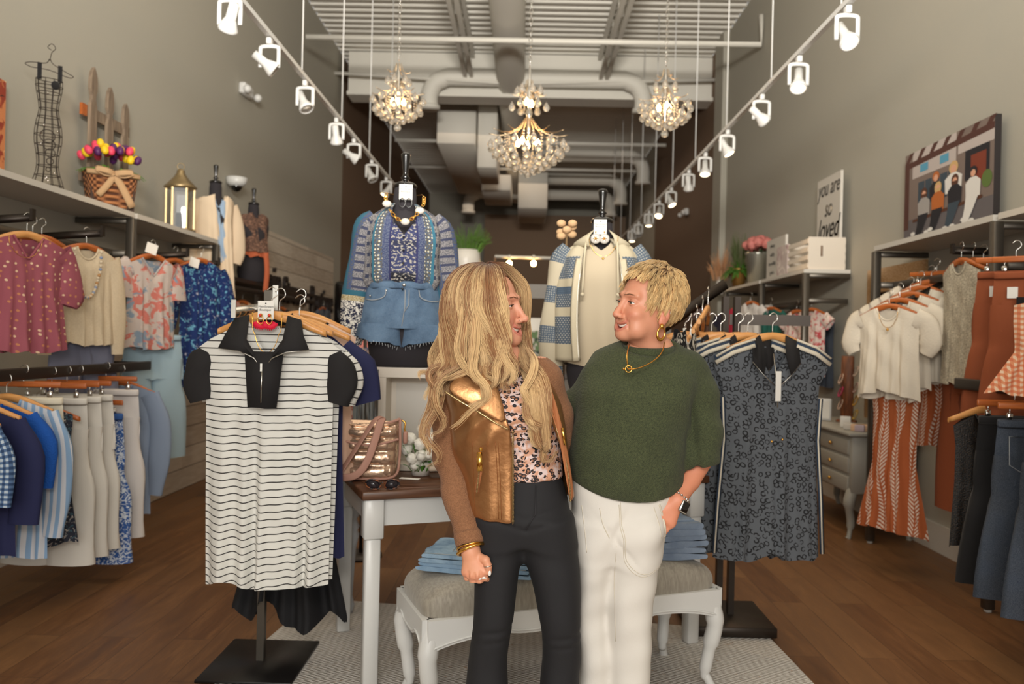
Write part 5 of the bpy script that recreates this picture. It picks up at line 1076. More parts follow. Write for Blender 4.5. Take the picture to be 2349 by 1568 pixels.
def torso_cloth(prof, seed, split=.0, fd=.16, nz=40, nx=72, amp=.012, top=.07, vw=.075):
    """cloth round a dress form; prof (z, rx, ry); v neck"""
    b = MB(); rows = []; uvs = []; q_ = cat_rom(prof, 6); zs = [-a[0] for a in q_]; L = -prof[-1][0]
    for i in range(nz+1):
        v = i/nz; row = []; u = []
        for k in range(nx+1):
            a = -math.pi+2*math.pi*k/nx; s_, c = math.sin(a), math.cos(a)     # a=0 front
            f = max(0, 1-abs(math.sin(a/2)*2/ .62)) if abs(a) < .8 else 0
            z = -(fd*f)*(1-v)-L*v; rx = interp(-z, zs, [p_[1] for p_ in q_]); ry = interp(-z, zs, [p_[2] for p_ in q_]); w_ = amp*v**.6*math.sin(a*11+seed+2*math.sin(v*3))+amp*.5*math.sin(a*5+v*9)*v
            row.append(Vector(((rx+w_)*s_, -(ry+w_)*c, z+.01*math.sin(a*3+seed)*v))); u.append((a/math.pi*.46, z))
        rows.append(row); uvs.append(u)
    b.grid(rows, uvs=uvs); return b
b = torso_cloth([(0, .07, .07), (-.03, .12, .075), (-.07, .165, .095), (-.16, .19, .13), (-.28, .185, .132), (-.35, .188, .138), (-.385, .172, .125), (-.42, .145, .108)], 2, amp=.007); b.build('body', MBL, t)
for sx in (-1, 1):
    b = MB(); sleeve(b, [(sx*.13, .0, -.07), (sx*.18, 0, -.13), (sx*.205, 0, -.3), (sx*.225, -.01, -.46), (sx*.235, -.02, -.62), (sx*.23, -.03, -.68)], [.05, .065, .06, .06, .062, .06, .045], ry=.7, n=22); b.build('sleeve', MSL, t)
b = MB()
for z in (-.17, -.23, -.29, -.35, -.41): b.ball((0, -.148, z), .0055, 8, 5)
b.build('button', BLACKG, t)
t = thing('denim_shorts', 'mid blue denim shorts with frayed hems on the left dress form', 'shorts', fp+Vector((0, 0, H_*.47)), R(8)); b = MB(); rows = []
DM = D_MID
for i in range(16):
    v = i/15; rx = .165+.045*v; ry = .125+.03*v; rows.append([Vector(((rx+.003*math.sin(9*a+3*v))*math.sin(a), -(ry+.003*math.sin(9*a))*math.cos(a), -.22*v)) for a in np.linspace(0, 6.283, 49)[:-1]])
b.grid(rows, True)
for sx in (-1, 1):
    rows = []
    for i in range(9):
        v = i/8; rows.append([Vector((sx*.1+(.108+.01*v)*math.copysign(abs(math.sin(a))**.5, math.sin(a)), -(.142+.018*v)*math.copysign(abs(math.cos(a))**.8, math.cos(a)), -.2-.085*v-.03*v*math.sin(a)*sx*-1+.004*math.sin(13*a)*v)) for a in np.linspace(0, 6.283, 41)[:-1]])
    b.grid(rows, True)
b.build('cloth', DM, t); ST = mat('denim_stitching'); MB().tube([(.168*math.sin(a), -.129*math.cos(a), -.018) for a in np.linspace(0, 6.283, 40)[:-1]], .0045, 6, ry=.02, closed=True).build('waistband', DM, t)
b = MB()
for sx in (-1, 1): b.tube(cat_rom([(sx*.075, -.128, -.04), (sx*.085, -.131, -.075), (sx*.13, -.112, -.09), (sx*.172, -.06, -.085)], 4), .0022, 4)
b.tube([(0.012, -.14, -.04), (.012, -.147, -.12), (.0, -.153, -.21)], .0022, 4).tube([(.03, -.138, -.04), (.03, -.146, -.11), (.012, -.15, -.14)], .0018, 4); b.build('stitching', ST, t); MB().ball((0.006, -.138, -.018), (.008, .004, .008)).ball((-.075, -.129, -.045), .005).ball((-.15, -.09, -.07), .005).build('rivet', CHROME, t)
b = MB()
for sx in (-1, 1):
    for k in range(60):
        a = 2*math.pi*k/60; x, y, z = sx*.1+.122*math.sin(a), -.161*math.cos(a), -.285+.03*math.sin(a)*sx; b.tube([(x, y, z), (x+.004*math.sin(k*7), y*1.01, z-.012-.006*math.sin(k*3))], .0014, 3)
b.build('frayed_hem', mat('frayed_cotton', (206, 210, 214)), t)
# chunky necklace and card
t = thing('necklace', 'chunky gold link necklace with pearly stones on the left dress form', 'necklace', fp+Vector((0, 0, H_*.90)), R(8)); arc = cat_rom([(-.088, -.045, .05), (-.085, -.095, -.0), (-.045, -.135, -.07), (0, -.15, -.095), (.04, -.135, -.075), (.085, -.09, -.01), (.09, -.045, .04)], 8); L_ = [Vector(p_) for p_ in arc]
for i in range(0, len(L_)-2, 2):
    if i in (8, 24, 38, 10, 26, 36): continue
    c = (L_[i]+L_[i+2])/2; d = (L_[i+2]-L_[i]).normalized(); w_ = d.cross(Vector((0, 1, 0))).normalized() if i % 4 else d.cross(Vector((0, 0, 1))).normalized(); MB().tube([c+d*(.012*math.cos(q_))+w_*(.007*math.sin(q_)) for q_ in np.linspace(0, 6.283, 14)[:-1]], .0026, 6, closed=True).build('link', GOLD, t)
for i in (9, 25, 37): MB().ball(L_[i], (.022, .009, .016), 12, 8).build('stone', mat('pearly_stone', (214, 206, 196), .15), t)
MB().tube([L_[0]]+[(.08*math.sin(a), .05*math.cos(a), .06) for a in np.linspace(-1.5, 1.5, 8)]+[L_[-1]], .002, 5).build('back_chain', GOLD, t)
earring_card(P(931, 440, 3.74), R(8), 'white earring card with dark beaded hoops on the left dress form neck', BLACKG)
# right dress form with patchwork cardigan
gp = P(1377, 700, 3.98); gb = Vector((gp.x, 3.98, TZ+.018)); t = thing('riser_box', 'ivory riser box under the right dress form on the table', 'wooden box', gb); RH = .36; MB().rbox((0, 0, RH/2), (.42, .26, RH), .006, 1).build('box', CWH, t); MB().rbox((0, 0, RH-.02), (.44, .28, .02), .004, 1).build('lid', CWH, t); gb = gb+Vector((0, 0, RH+.001))
HR = P(1377, 512, 3.98).z-gb.z; dform(gb, R(-6), 'black dress form in an ivory top and patchwork cardigan', H=HR)
t = thing('top', 'ivory round neck sleeveless top on the right dress form', 'top', gb+Vector((0, 0, HR*.9)), R(-6)); torso_cloth([(0, .072, .072), (-.03, .12, .085), (-.08, .16, .1), (-.18, .175, .13), (-.3, .165, .12), (-.45, .17, .12), (-.62, .18, .13)], 5, fd=.06, amp=.004, vw=.1).build('body', fab('ivory_jersey', None, (194, 178, 152)), t)
IVL = fab('ivory_crinkle_linen', None, (204, 191, 164), bump=(120, .5, .003)); 
def mesh_fn(g):
    s = g.sep(g.uv()); p_ = .013; u1 = g.m('FRACT', g.m('DIVIDE', g.m('ADD', g.m('ADD', s[0], g.m('MULTIPLY', g.m('FLOOR', g.m('DIVIDE', g.m('ADD', s[1], 9), p_*.8)), p_/2)), 9), p_)); v1 = g.m('FRACT', g.m('DIVIDE', g.m('ADD', s[1], 9), p_*.8))
    d = g.m('SQRT', g.m('ADD', g.m('POWER', g.m('SUBTRACT', u1, .5), 2), g.m('POWER', g.m('SUBTRACT', v1, .5), 2))); c = g.mix(g.lt(d, .27), (86, 98, 112), (176, 172, 160)); return (c, None, d)
def card_fn(g):
    s = g.sep(g.uv()); p_ = .013; u1 = g.m('FRACT', g.m('DIVIDE', g.m('ADD', g.m('ADD', s[0], g.m('MULTIPLY', g.m('FLOOR', g.m('DIVIDE', g.m('ADD', s[1], 9), p_*.8)), p_/2)), 9), p_)); v1 = g.m('FRACT', g.m('DIVIDE', g.m('ADD', s[1], 9), p_*.8))
    d = g.m('SQRT', g.m('ADD', g.m('POWER', g.m('SUBTRACT', u1, .5), 2), g.m('POWER', g.m('SUBTRACT', v1, .5), 2))); me_ = g.mix(g.lt(d, .26), (84, 96, 110), (170, 168, 160)); lin = (192, 180, 154); z = g.m('MULTIPLY', s[1], -1)
    k = lambda a, b_: g.m('MULTIPLY', g.gt(z, a), g.lt(z, b_)); x = g.m('ABSOLUTE', s[0]); m_ = k(.09, .2); m_ = g.m('MAXIMUM', m_, g.m('MULTIPLY', k(.24, .34), g.m('MULTIPLY', g.gt(x, .11), g.lt(x, .2)))); m_ = g.m('MAXIMUM', m_, k(.385, .52)); m_ = g.m('MULTIPLY', m_, g.gt(x, .1)); sol = g.m('MULTIPLY', k(.24, .275), g.m('MULTIPLY', g.gt(x, .105), g.lt(x, .205)))
    c = g.mix(m_, lin, me_); return (g.mix(sol, c, (78, 94, 112)), None, g.m('MULTIPLY', d, m_))
def csl_fn(g):
    s = g.sep(g.uv()); z = g.m('MULTIPLY', s[1], -1); fr = g.m('FRACT', g.m('DIVIDE', g.m('ADD', z, .0), .2)); d = g.vor(90, g.sc(g.uv(), 1, 1, 0), rnd=.2); c = g.mix(g.lt(d, .3), (84, 96, 110), (160, 160, 154)); return g.mix(g.gt(fr, .42), c, (190, 178, 154))
MCD = mat('patchwork_mesh', (150, 150, 146), .9, bump=(1, .6, .004), fn=card_fn); MCS = mat('patchwork_sleeve', (180, 176, 160), .9, fn=csl_fn)
t = thing('cardigan', 'open hooded cardigan in ivory linen and slate mesh patchwork on the right dress form', 'cardigan', gb+Vector((0, 0, HR*.9)), R(-6)); prof = cat_rom([(.0, .085, .085), (-.03, .14, .1), (-.08, .19, .115), (-.2, .215, .15), (-.35, .225, .16), (-.6, .23, .17)], 6); zs = [-a[0] for a in prof]
for sx in (-1, 1):
    b = MB(); rows = []; uv = []
    for i in range(36):
        v = i/35; row = []; u = []
        for k in range(30):
            a0_ = .42-.1*v+.14*math.sin(v*2.4); a = a0_+(math.pi-a0_)*k/29; z = -.6*v; rx = interp(-z, zs, [p_[1] for p_ in prof]); ry = interp(-z, zs, [p_[2] for p_ in prof]); w_ = .006*math.sin(a*9+v*5)
            row.append(Vector((sx*(rx+w_)*math.sin(a), -(ry+w_)*math.cos(a), z))); u.append((a/math.pi*.45+.02, z))
        rows.append(row if sx > 0 else row[::-1]); uv.append(u if sx > 0 else u[::-1])
    b.grid(rows, uvs=uv).build('front_panel', MCD, t, solid=.003)
    b = MB(); sleeve(b, [(sx*.15, 0, -.05), (sx*.195, .0, -.12), (sx*.22, 0, -.3), (sx*.24, -.02, -.5), (sx*.235, -.04, -.7)], [.055, .065, .06, .06, .055], ry=.75, n=20); b.build('sleeve', MCS, t)
    e = []
    for i in range(30):
        v = i/29; a = .42-.1*v+.14*math.sin(v*2.4); rx = interp(.6*v, zs, [p_[1] for p_ in prof])+.004; ry = interp(.6*v, zs, [p_[2] for p_ in prof])+.004; e.append((sx*rx*math.sin(a), -ry*math.cos(a), -.6*v))
    MB().tube([(x+sx*.012, y, z) for x, y, z in e[5:]], .002, 6, ry=.02, up=(sx, 0, 0)).build('placket', IVL, t); MB().tube(e, .0025, 6).build('zip_edge', SILV, t)
    MB().tube(cat_rom([(sx*.075, -.11, -.02), (sx*.08, -.155, -.12), (sx*.085, -.165, -.27)], 5), .005, 6).ball((sx*.085, -.165, -.28), .01).build('drawstring', IVL, t)
b = MB(); rows = []
for i in range(9):
    v = i/8; rows.append([Vector(((.078+.05*math.sin(v*2.6)+.02*v)*math.sin(a), -(.078+.03*math.sin(v*2.6))*math.cos(a)*(1 if abs(a) < 2 else 1.3), .03-.075*v+.02*math.cos(a*2)*(1-v))) for a in np.linspace(.45, 5.83, 40)])
b.grid(rows).build('hood_collar', MCD, t, solid=.003)
necklace(gb+Vector((0, -.09, HR*.9+.01)), R(-6), 'fine gold chain necklace on the ivory top', .07, .1, .0012, pend=.007)
earring_card(P(1377, 520, 3.87), R(-6), 'white earring card with round clear and gold earrings on the right dress form neck', GOLD, 'disc')
p = P(1300, 530, 4.25); t = thing('dried_flower', 'dried beige mushroom flower stem behind the patchwork cardigan', 'dried flower', p); b = MB()
for k in range(9): b.ball((.034*math.sin(k*2.1), .02*math.cos(k*1.3), .022*math.cos(k*1.7)+.006*k-.02), (.026, .02, .02), 10, 6)
b.build('caps', mat('dried_beige', (196, 160, 120), .9, bump=(60, .6, .006)), t); MB().cyl((0, 0, -.02), (0, .0, -(p.z-TZ-.02)), .006, 6).build('stem', mat('dried_stem', (120, 96, 66)), t)
# bag
bp = P(846, 1075, 3.5); bp.z = TZ+.02; t = thing('handbag', 'quilted metallic rose gold handbag with a dusty pink strap on the table', 'bag', bp, R(4)); BM = mat('rose_gold_leatherette', (222, 188, 160), .24, .75, bump=(26, .35, .012)); BS = mat('dusty_pink_webbing', (190, 142, 124), .7, bump=(400, .3, .001))
b = MB(); rows = []
W_, H2 = .135, .265
for i in range(45):
    z = H2*i/44; q_ = (z % .062)/.062; puff = .035+.022*math.sin(math.pi*q_)**.5; row = []
    for k in range(48):
        a = 2*math.pi*k/48; c, s_ = math.cos(a), math.sin(a); wd = W_*(1-.1*(1-z/H2))*(1-.12*math.exp(-z/.02)); top_dip = .03*(1-abs(c)**2)*(z/H2)**4
        row.append(Vector((math.copysign(abs(c)**.5, c)*wd, s_*(puff+.003*math.sin(k*2.1+i*.3)+.004*math.sin(c*26+i*.5)), z-top_dip)))
    rows.append(row)
b.grid(rows, True); b.f.append(list(range(48))[::-1]); b.mi.append(0); b.sm.append(False); b.uv.append(None); b.f.append([44*48+k for k in range(48)]); b.mi.append(0); b.sm.append(False); b.uv.append(None); b.build('body', BM, t)
b = MB().tube(cat_rom([(-W_, -.035, H2), (-W_-.002, -.04, .1), (-W_+.02, -.045, .015), (0, -.046, .004), (W_-.02, -.045, .015), (W_+.002, -.04, .1), (W_, -.035, H2)], 5), .006, 8).tube([(x, -.036, H2-.03*(1-(x/W_)**2)) for x in np.linspace(-W_, W_, 12)], .006, 8)
b.tube([(x, -.062, .18-.028*math.cos(x/W_*1.6)) for x in np.linspace(-W_*.98, W_*.98, 14)], .005, 6); b.build('trim_piping', BS, t)
MB().tube(cat_rom([(-W_-.02, .02, .2), (-W_-.03, -.04, .1), (-W_-.02, -.09, -.005), (-W_+.02, -.1, .03), (-.04, -.092, .15), (.03, -.085, .262), (.06, -.06, .274), (.055, -.088, .25), (.01, -.105, .1), (-.04, -.11, .03), (-W_+.01, -.1, .012)], 6), .017, 8, ry=.0022, up=(0, 1, 0)).build('shoulder_strap', BS, t)
MB().tube(cat_rom([(W_+.005, 0, H2-.01), (W_+.02, 0, H2-.02), (W_+.018, -.0, H2-.045), (W_+.02, 0, H2-.06)], 4), .004, 6).build('gold_clasp', GOLD, t); MB().rbox((W_+.022, 0, H2-.085), (.02, .03, .055), .008, 2).build('strap_end', BS, t); MB().tube([(-W_-.012+.014*math.cos(q_), -.085, .01+.014*math.sin(q_)) for q_ in np.linspace(0, 6.283, 14)[:-1]], .0028, 6, closed=True).build('gold_ring', GOLD, t)
# sunglasses
sp = PZ(878, 1094, TZ+.02); sp.y = 3.28; sp = P(878, 1093, 3.27); sp.z = TZ+.035; t = thing('sunglasses', 'tortoiseshell sunglasses lying open in front of the metallic bag', 'sunglasses', sp, R(8)); TO = mat('tortoiseshell', (74, 40, 28), .12, fn=lambda g: g.mix(g.rng(g.noise(70, g.ob(), 2), .45, .6), (24, 14, 12), (150, 84, 44))); LN = mat('tinted_lens', (60, 54, 60), .05, 0, Transmission_Weight=.5)
for sx in (-1, 1):
    ps = [(sx*.036+.03*math.cos(a)*(1.08 if math.cos(a)*sx > 0 else .92), 0, .02*math.sin(a)+(.004*sx*math.cos(a))) for a in np.linspace(0, 6.283, 22)[:-1]]; MB().tube(ps, .0032, 6, closed=True).build('rim', TO, t); MB().add([Vector(q_) for q_ in ps]+[Vector((q_[0], .002, q_[2])) for q_ in ps], [tuple(range(21)), tuple(reversed(range(21, 42)))]+[(i, i+21, (i+1) % 21+21, (i+1) % 21) for i in range(21)]).build('lens', LN, t)
    MB().tube([(sx*.068, 0, .01), (sx*.07, .05, .008), (sx*.066, .12, -.012)], .0026, 6).build('temple_arm', TO, t)
MB().tube([(-.008, 0, .004), (0, -.002, .008), (.008, 0, .004)], .003, 6).build('bridge', TO, t)
sp = PZ(943, 1098, TZ+.02); MB().box((0, 0, 0), (.085, .028, .0015), rz=R(-12)).build('price_tag', PAPER, None, 'small white paper tag lying beside the sunglasses', 'tag', loc=P(940, 1097, 3.36)*1.0)
bpy.data.objects[-1] if 0 else None
# white flowers
fp2 = P(965, 1062, 3.62); fp2.z = TZ+.018; t = thing('white_rose_arrangement', 'white silk roses with green leaves in front of the frame box', 'flowers', fp2); WR = ruffle(.036, 9, 5).mesh('rose_bloom', mat('white_petals', (238, 234, 222), .6)); MB().lathe([(.04, 0), (.05, .05), (.045, .06)], n=16).build('pot', LAMW, t)
for i, (x, y, z) in enumerate(((-.045, -.05, .17), (.0, -.06, .145), (-.035, -.06, .08), (.01, -.07, .095), (.045, -.05, .1), (.05, -.03, .17), (-.06, -.03, .12), (.0, .02, .2), (.07, -.02, .06), (-.02, -.05, .05), (.075, 0, .13))): o = bpy.data.objects.new('rose_bloom', WR); COL.objects.link(o); o.parent = t; o.location = (x, y, z); o.rotation_euler = (R(70), x*6, i)
leaf_cluster(34, (0, -.02, 0), .11, .07, .06, .2, .03, .014, 12, .5).build('leaves', GREEN, t); leaf_cluster(20, (0, -.02, 0), .1, .06, .02, .1, .02, .012, 14, .5).build('low_leaves', GREEN, t)
MB().rbox((0, 0, .012), (.12, .08, .024), .01, 2).build('pouch', mat('linen_pouch', (196, 178, 158)), None, 'small linen pouch on the table behind the bronze jacket sleeve', 'pouch', loc=P(1010, 1078, 3.6), rz=.3)
# ---------------- front left garment stand ----------------
sb = PZ(598, 1524, 0); t = thing('garment_stand', 'brushed steel garment stand with a black base at the front left', 'garment stand', (sb.x, sb.y, .012), 0); 
MB().rbox((0.0, .0, .006), (.40, .46, .012), .002, 1).build('base_plate', mat('black_powder_coat', (22, 20, 20), .38), t); MB().box((0, 0, (1.62)/2+.012), (.032, .032, 1.62)).build('pole', STEEL, t)
MB().tube([(0, 0, 1.56), (0, -.42, 1.52)], .008, 4, ry=.02, up=(0, 0, 1)).build('front_arm', SILV, t); MB().tube([(0, 0, 1.56), (0, .25, 1.52)], .008, 4, ry=.02, up=(0, 0, 1)).build('rear_arm', SILV, t)
MB().box((0.0, -.42, 1.535), (.018, .008, .07)).build('end_stop', SILV, t); MB().box((.03, .0, 1.6), (.024, .01, .11)).build('pole_cap', SILV, t)
hx = sb.x
def stripe_dress(nm, lb, loc, rz, m, seed, full=True):
    t = thing(nm, lb, 'dress', loc, rz); prof = [(0, .245), (-.1, .29), (-.2, .285), (-.3, .252), (-.5, .25), (-.8, .248), (-1.06, .245)]
    panel(prof, .31, .15, .03, .14, .055, .032, .012, seed, nx=90, nz=90, neck='v').build('body', m, t)
    BT = fab('black_ponte', None, (24, 21, 22))
    for sx in (-1, 1):
        b = MB(); sleeve(b, [(sx*.25, 0, -.15), (sx*.272, 0, -.2), (sx*.282, .005, -.27), (sx*.265, .01, -.345)], [.03, .046, .056, .06, .061, .06, .056, .05], ry=.5, n=20); b.build('cap_sleeve', BT if full else m, t)
    if full:
        # collar wings and placket
        for sx in (-1, 1):
            pts = [(sx*.07, -.03, -.0), (sx*.085, -.066, -.05), (sx*.11, -.062, -.01), (sx*.13, -.05, -.02), (sx*.148, -.066, -.10), (sx*.17, -.066, -.135), (sx*.06, -.088, -.145), (sx*.0, -.082, -.2), (sx*.03, -.08, -.14), (sx*.075, -.068, -.08)]
            o = [(sx*.075, -.03, -.005), (sx*.13, -.035, -.02), (sx*.15, -.074, -.08), (sx*.175, -.08, -.135), (sx*.09, -.09, -.145), (sx*.035, -.088, -.17), (sx*.004, -.085, -.21), (sx*.03, -.082, -.16), (sx*.07, -.07, -.1)]
            b = MB(); V = [Vector(q_) for q_ in o]; c = sum(V, Vector())/len(V)+Vector((0, -.012, 0)); b.add([c]+V, [(0, i+1, (i+1) % len(V)+1) if sx < 0 else (0, (i+1) % len(V)+1, i+1) for i in range(len(V))]); b.build('collar_wing', BT, t, solid=.006)
            MB().tube([V[3], V[4], V[5], V[6]], .0022, 6).build('zip_edge', SILV, t)
        b = MB(); b.add([Vector(q_) for q_ in ((-.075, -.072, -.145), (.075, -.072, -.145), (.055, -.083, -.36), (-.055, -.083, -.36), (0, -.09, -.145), (0, -.095, -.36))], [(0, 3, 5, 4), (4, 5, 2, 1)]); b.build('placket', BT, t, solid=.006); MB().tube([(0, -.096, -.19), (.0, -.099, -.34)], .003, 6).box((0, -.104, -.205), (.008, .004, .03)).build('zip', SILV, t)
        MB().tube([(.08*math.sin(a), .02+.025*math.cos(a), -.01-.012*math.cos(a)) for a in np.linspace(-1.5, 1.5, 12)], .003, 6, ry=.022, up=(0, 0, 1)).build('back_collar', BT, t)
        o = MB().box((0, 0, 0), (.06, .001, .018)).build('brand_label', PAPER, t, loc=(0, .02, -.055)); text('label_text', 'SHE + SKY', .012, INK, o, (0, -.001, 0), ext=.0001, shear=.1)
    return t
hz = P(622, 712, 3.12).z; hp = Vector((P(622, 712, 3.12).x, 3.12, hz)); print('dress neck', hp, 'arm z', 1.53)
hang('h', hp, 0, 'beech hanger at the front holding the black and ivory striped dress')
stripe_dress('dress', 'front black and ivory striped dress with a black zip collar', hp-Vector((0, 0, .015)), 0, M_STRIPE, 4)
stripe_dress('dress', 'second striped dress half hidden behind the front striped dress', hp+Vector((.012, .075, -.018)), R(-3), M_STRIPE, 9, False); hang('h', hp+Vector((.01, .075, 0)), R(-3), 'beech hanger behind the front one on the steel stand')
nv = hp+Vector((.055, .2, -.03)); t = shirt('dress', 'navy blue dress with a rolled sleeve behind the striped dresses', 'dress', nv, R(-6), M_NAVY, .21, .97, .12, [[(.04, -.2), (.085, -.34)], [.085, .06]], 'h', 'beech hanger holding the navy dress', seed=81, th=.04)
shirt('dress', 'blush satin dress with a black printed trim behind the striped dresses', 'dress', hp+Vector((.03, .3, .0)), R(8), M_BLUSH, .24, .7, .1, None, 'h', 'pale hanger holding the blush satin dress', seed=82, ns=.5, trim=M_BWPR)
# black chiffon skirt
t = shirt('skirt', 'long black chiffon skirt with a ragged hem at the back of the stand', 'skirt', hp+Vector((-.02, .43, -.35)), 0, mat('black_chiffon', (20, 19, 22), .8), .17, 1.0, 0, None, 'h', 'hanger holding the black chiffon skirt', seed=83, ns=.1, fd=0, flare=1.55, amp=.05, hem=.07, th=.05)
necklace(hp+Vector((0, -.035, -.01)), 0, 'thin gold necklace with heart charms over the striped dress', .058, .155, .0016)
b = MB(); b.ball((0, -.0, -.0), (.014, .004, .015), 10, 6); b.build('heart_charm', mat('rose_gold', (224, 170, 140), .2, .9), None, 'rose gold heart pendant at the lowest point of the striped dress necklace', 'pendant', loc=hp+Vector((0, -.052, -.18)))
earring_card(hp+Vector((-.008, -.04, .0)), 0, 'white earring card with raspberry fringe earrings on the front hanger', GOLD, 'fringe', 1)
# ---------------- right four way stand ----------------
rb = PZ(1660, 1434, 0); t = thing('garment_rack', 'dark bronze four way garment rack at the right centre', 'garment rack', (rb.x, rb.y, .0), 0); print('rack4', rb)
MB().rbox((0, 0, .04), (.42, .42, .05), .004, 1).build('base_plate', DARKST, t)
for x in (-.03, .03): MB().box((x, 0, .88), (.03, .045, 1.64)).build('post', DARKST, t)
za = P(1680, 732, rb.y).z
MB().box((.2, .0, za), (.4, .012, .055), rz=R(-10)).build('front_arm', DARKST, t)
e0 = Vector((-.03, 0, P(1642, 650, rb.y).z)); e1 = e0+Vector((-.42, -.1, -.3)); MB().tube([e0, e1], .009, 4, ry=.028, up=(0, 0, 1)).build('sloping_arm', DARKST, t)
def leo(nm, lb, loc, rz, seed, front=False):
    t = thing(nm, lb, 'dress', loc, rz); prof = [(0, .2), (-.1, .27), (-.16, .275), (-.24, .235), (-.5, .225), (-.8, .245), (-1.06, .26)]
    panel(prof, .36, .19, .03, .12, .05, .016, .02, seed, nx=60, nz=60).build('body', M_LEO_GREY, t); BT = fab('black_ponte')
    for sx in (-1, 1):
        for k, (m_, w_, off) in enumerate(((M_TRIMN, .026, 0), (M_TRIM, .011, .012), (M_TRIM, .006, -.018))):
            MB().tube([(sx*.1, -.045-.002*k, -.04-off), (sx*.2, -.04-.002*k, -.075-off), (sx*.278, -.02-.002*k, -.125-off)], w_, 6, ry=.004, up=(0, -1, 0)).build('shoulder_stripe', m_, t)
        for k, m_ in ((0, M_TRIMN), (1, M_TRIM)): MB().tube([(sx*.238, -.012, -.3), (sx*.228, -.014, -.5), (sx*.25, -.014, -.8), (sx*.262, -.014, -1.04)], [.012, .006][k], 4, ry=.004+.003*k, up=(0, -1, 0)).build('side_stripe', m_, t)
        o = [(sx*.062, -.0, -.0), (sx*.11, -.04, -.03), (sx*.115, -.062, -.13), (sx*.065, -.075, -.19), (sx*.045, -.06, -.1)]; b = MB(); V = [Vector(q_) for q_ in o]; b.add(V, [(0, 1, 2, 3, 4) if sx > 0 else (4, 3, 2, 1, 0)]); b.build('collar_wing', BT, t, solid=.006); MB().tube([V[2], V[3], Vector((0, -.078, -.25))], .002, 6).build('zip_edge', SILV, t)
    MB().tube([(.07*math.sin(a), .02+.02*math.cos(a), -.02-.01*math.cos(a)) for a in np.linspace(-1.5, 1.5, 12)], .003, 6, ry=.03, up=(0, 0, 1)).build('back_collar', BT, t)
    if front:
        MB().tube([(0, -.02, -.09), (0, -.08, -.26), (0, -.083, -.34)], .003, 6).build('zip', SILV, t); o = MB().box((0, 0, 0), (.055, .001, .018)).build('brand_label', PAPER, t, loc=(0, .018, -.07)); text('label_text', 'SHE + SKY', .011, INK, o, (0, -.001, 0), ext=.0001, shear=.1)
        MB().box((0, 0, 0), (.026, .001, .14)).build('price_tag', PAPER, t, loc=(0, -.087, -.24)); MB().ball((-.02, -.075, -.5), .006).ball((.03, -.075, -.49), .006).build('drawcord_tip', GOLD, t)
    return t
lf = P(1772, 762, 3.82); nm_ = ['front grey leopard dress with a cream striped shoulder and a white tag', 'grey leopard dress, second on the four way rack', 'grey leopard dress, third on the four way rack', 'grey leopard dress, fourth on the four way rack', 'rearmost grey leopard dress, beside the rack post']
for i, (dx, dy) in enumerate(((0, 0), (-.1, .06), (-.135, .1), (-.21, .15), (-.245, .19))):
    p = lf+Vector((dx, dy, 0)); leo('dress', nm_[i], p-Vector((0, 0, .012)), R(4-3*i), 90+i, i == 0); hang('h', p, R(4-3*i), 'beech hanger holding the '+['front', 'second', 'third', 'fourth', 'rearmost'][i]+' leopard dress')
for i, (dx, dy) in enumerate(((-.31, .24), (-.36, .28))):
    p = lf+Vector((dx, dy, -.01)); shirt('top', ['black lace top hanging behind the leopard dresses, nearer one', 'black lace top hanging behind the leopard dresses, farther one'][i], 'top', p, R(-12), BLACKC, .2, .6, .1, None, 'h', ['beech hanger of the nearer black lace top', 'beech hanger of the farther black lace top'][i], seed=95+i)
for i in range(5):
    p = P(1624-15*i, 700+21*i, 3.95+.0*i)+Vector((-.0, -.02*i, 0)); hang('h', p, R(72), ['topmost', 'second', 'third', 'fourth', 'lowest'][i]+' beech hanger on the sloping arm of the four way rack')
    if i in (2,): shirt('top', 'black and white abstract print top with a white edge on the sloping arm', 'top', P(1570, 745, 3.72), R(60), M_BWPR, .17, .5, .09, None, seed=99, ns=.3, trim=PAPER)
# ---------------- middle distance ----------------
GC = mat('grey_counter_paint', (110, 102, 92), .5); cy_ = 8.6
x0, x1 = P(1030, 650, cy_).x, P(1560, 650, cy_).x; zt_ = P(1200, 645, cy_).z; t = thing('service_counter', 'grey painted service counter with a raised beam behind the dress forms', 'counter', ((x0+x1)/2, cy_+.3, 0)); Wc = (x1-x0)/2
MB().bb((-Wc, -.3, 0), (Wc, .3, 1.05)).build('counter_body', GC, t); MB().bb((-Wc-.03, -.34, 1.05), (Wc+.03, .34, 1.1)).build('counter_top', mat('dark_counter_top', (60, 48, 40), .4), t)
MB().bb((-Wc, .1, zt_-.16), (Wc, .2, zt_)).build('raised_beam', GC, t)
for x in (-Wc+.06, 0, Wc-.06): MB().bb((x-.05, .1, 1.1), (x+.05, .2, zt_-.16)).build('support', GC, t)
p = Vector((P(1068, 640, 8.75).x, 8.75, zt_)); t = thing('potted_fern', 'bright green fern in a white pot on the counter beam', 'plant', p); MB().lathe([(.1, 0), (.15, .1), (.16, .22), (.15, .34), (.14, .34), (.13, .25)], n=24).build('pot', LAMW, t); leaf_cluster(260, (0, 0, .1), .3, .2, .18, .56, .12, .012, 15, .5).build('foliage', mat('fern_green', (96, 134, 50), .6), t)
p = P(1217, 730, 7.9); t = thing('photo_card_stand', 'upright photo card seen between the two women', 'photograph', (p.x, 8.75, 1.1)); h_ = .6; MB().rbox((0, 0, h_/2+.0), (.3, .012, h_), .004, 1).build('card', LAMW, t); MB().box((0, -.008, .28), (.26, .002, .36)).build('picture', fab('garden_photo', blot(9, [(60, 70, 60), ((96, 120, 80), .5, 1), ((190, 180, 170), .56, 1.5)], 'ob')), t)
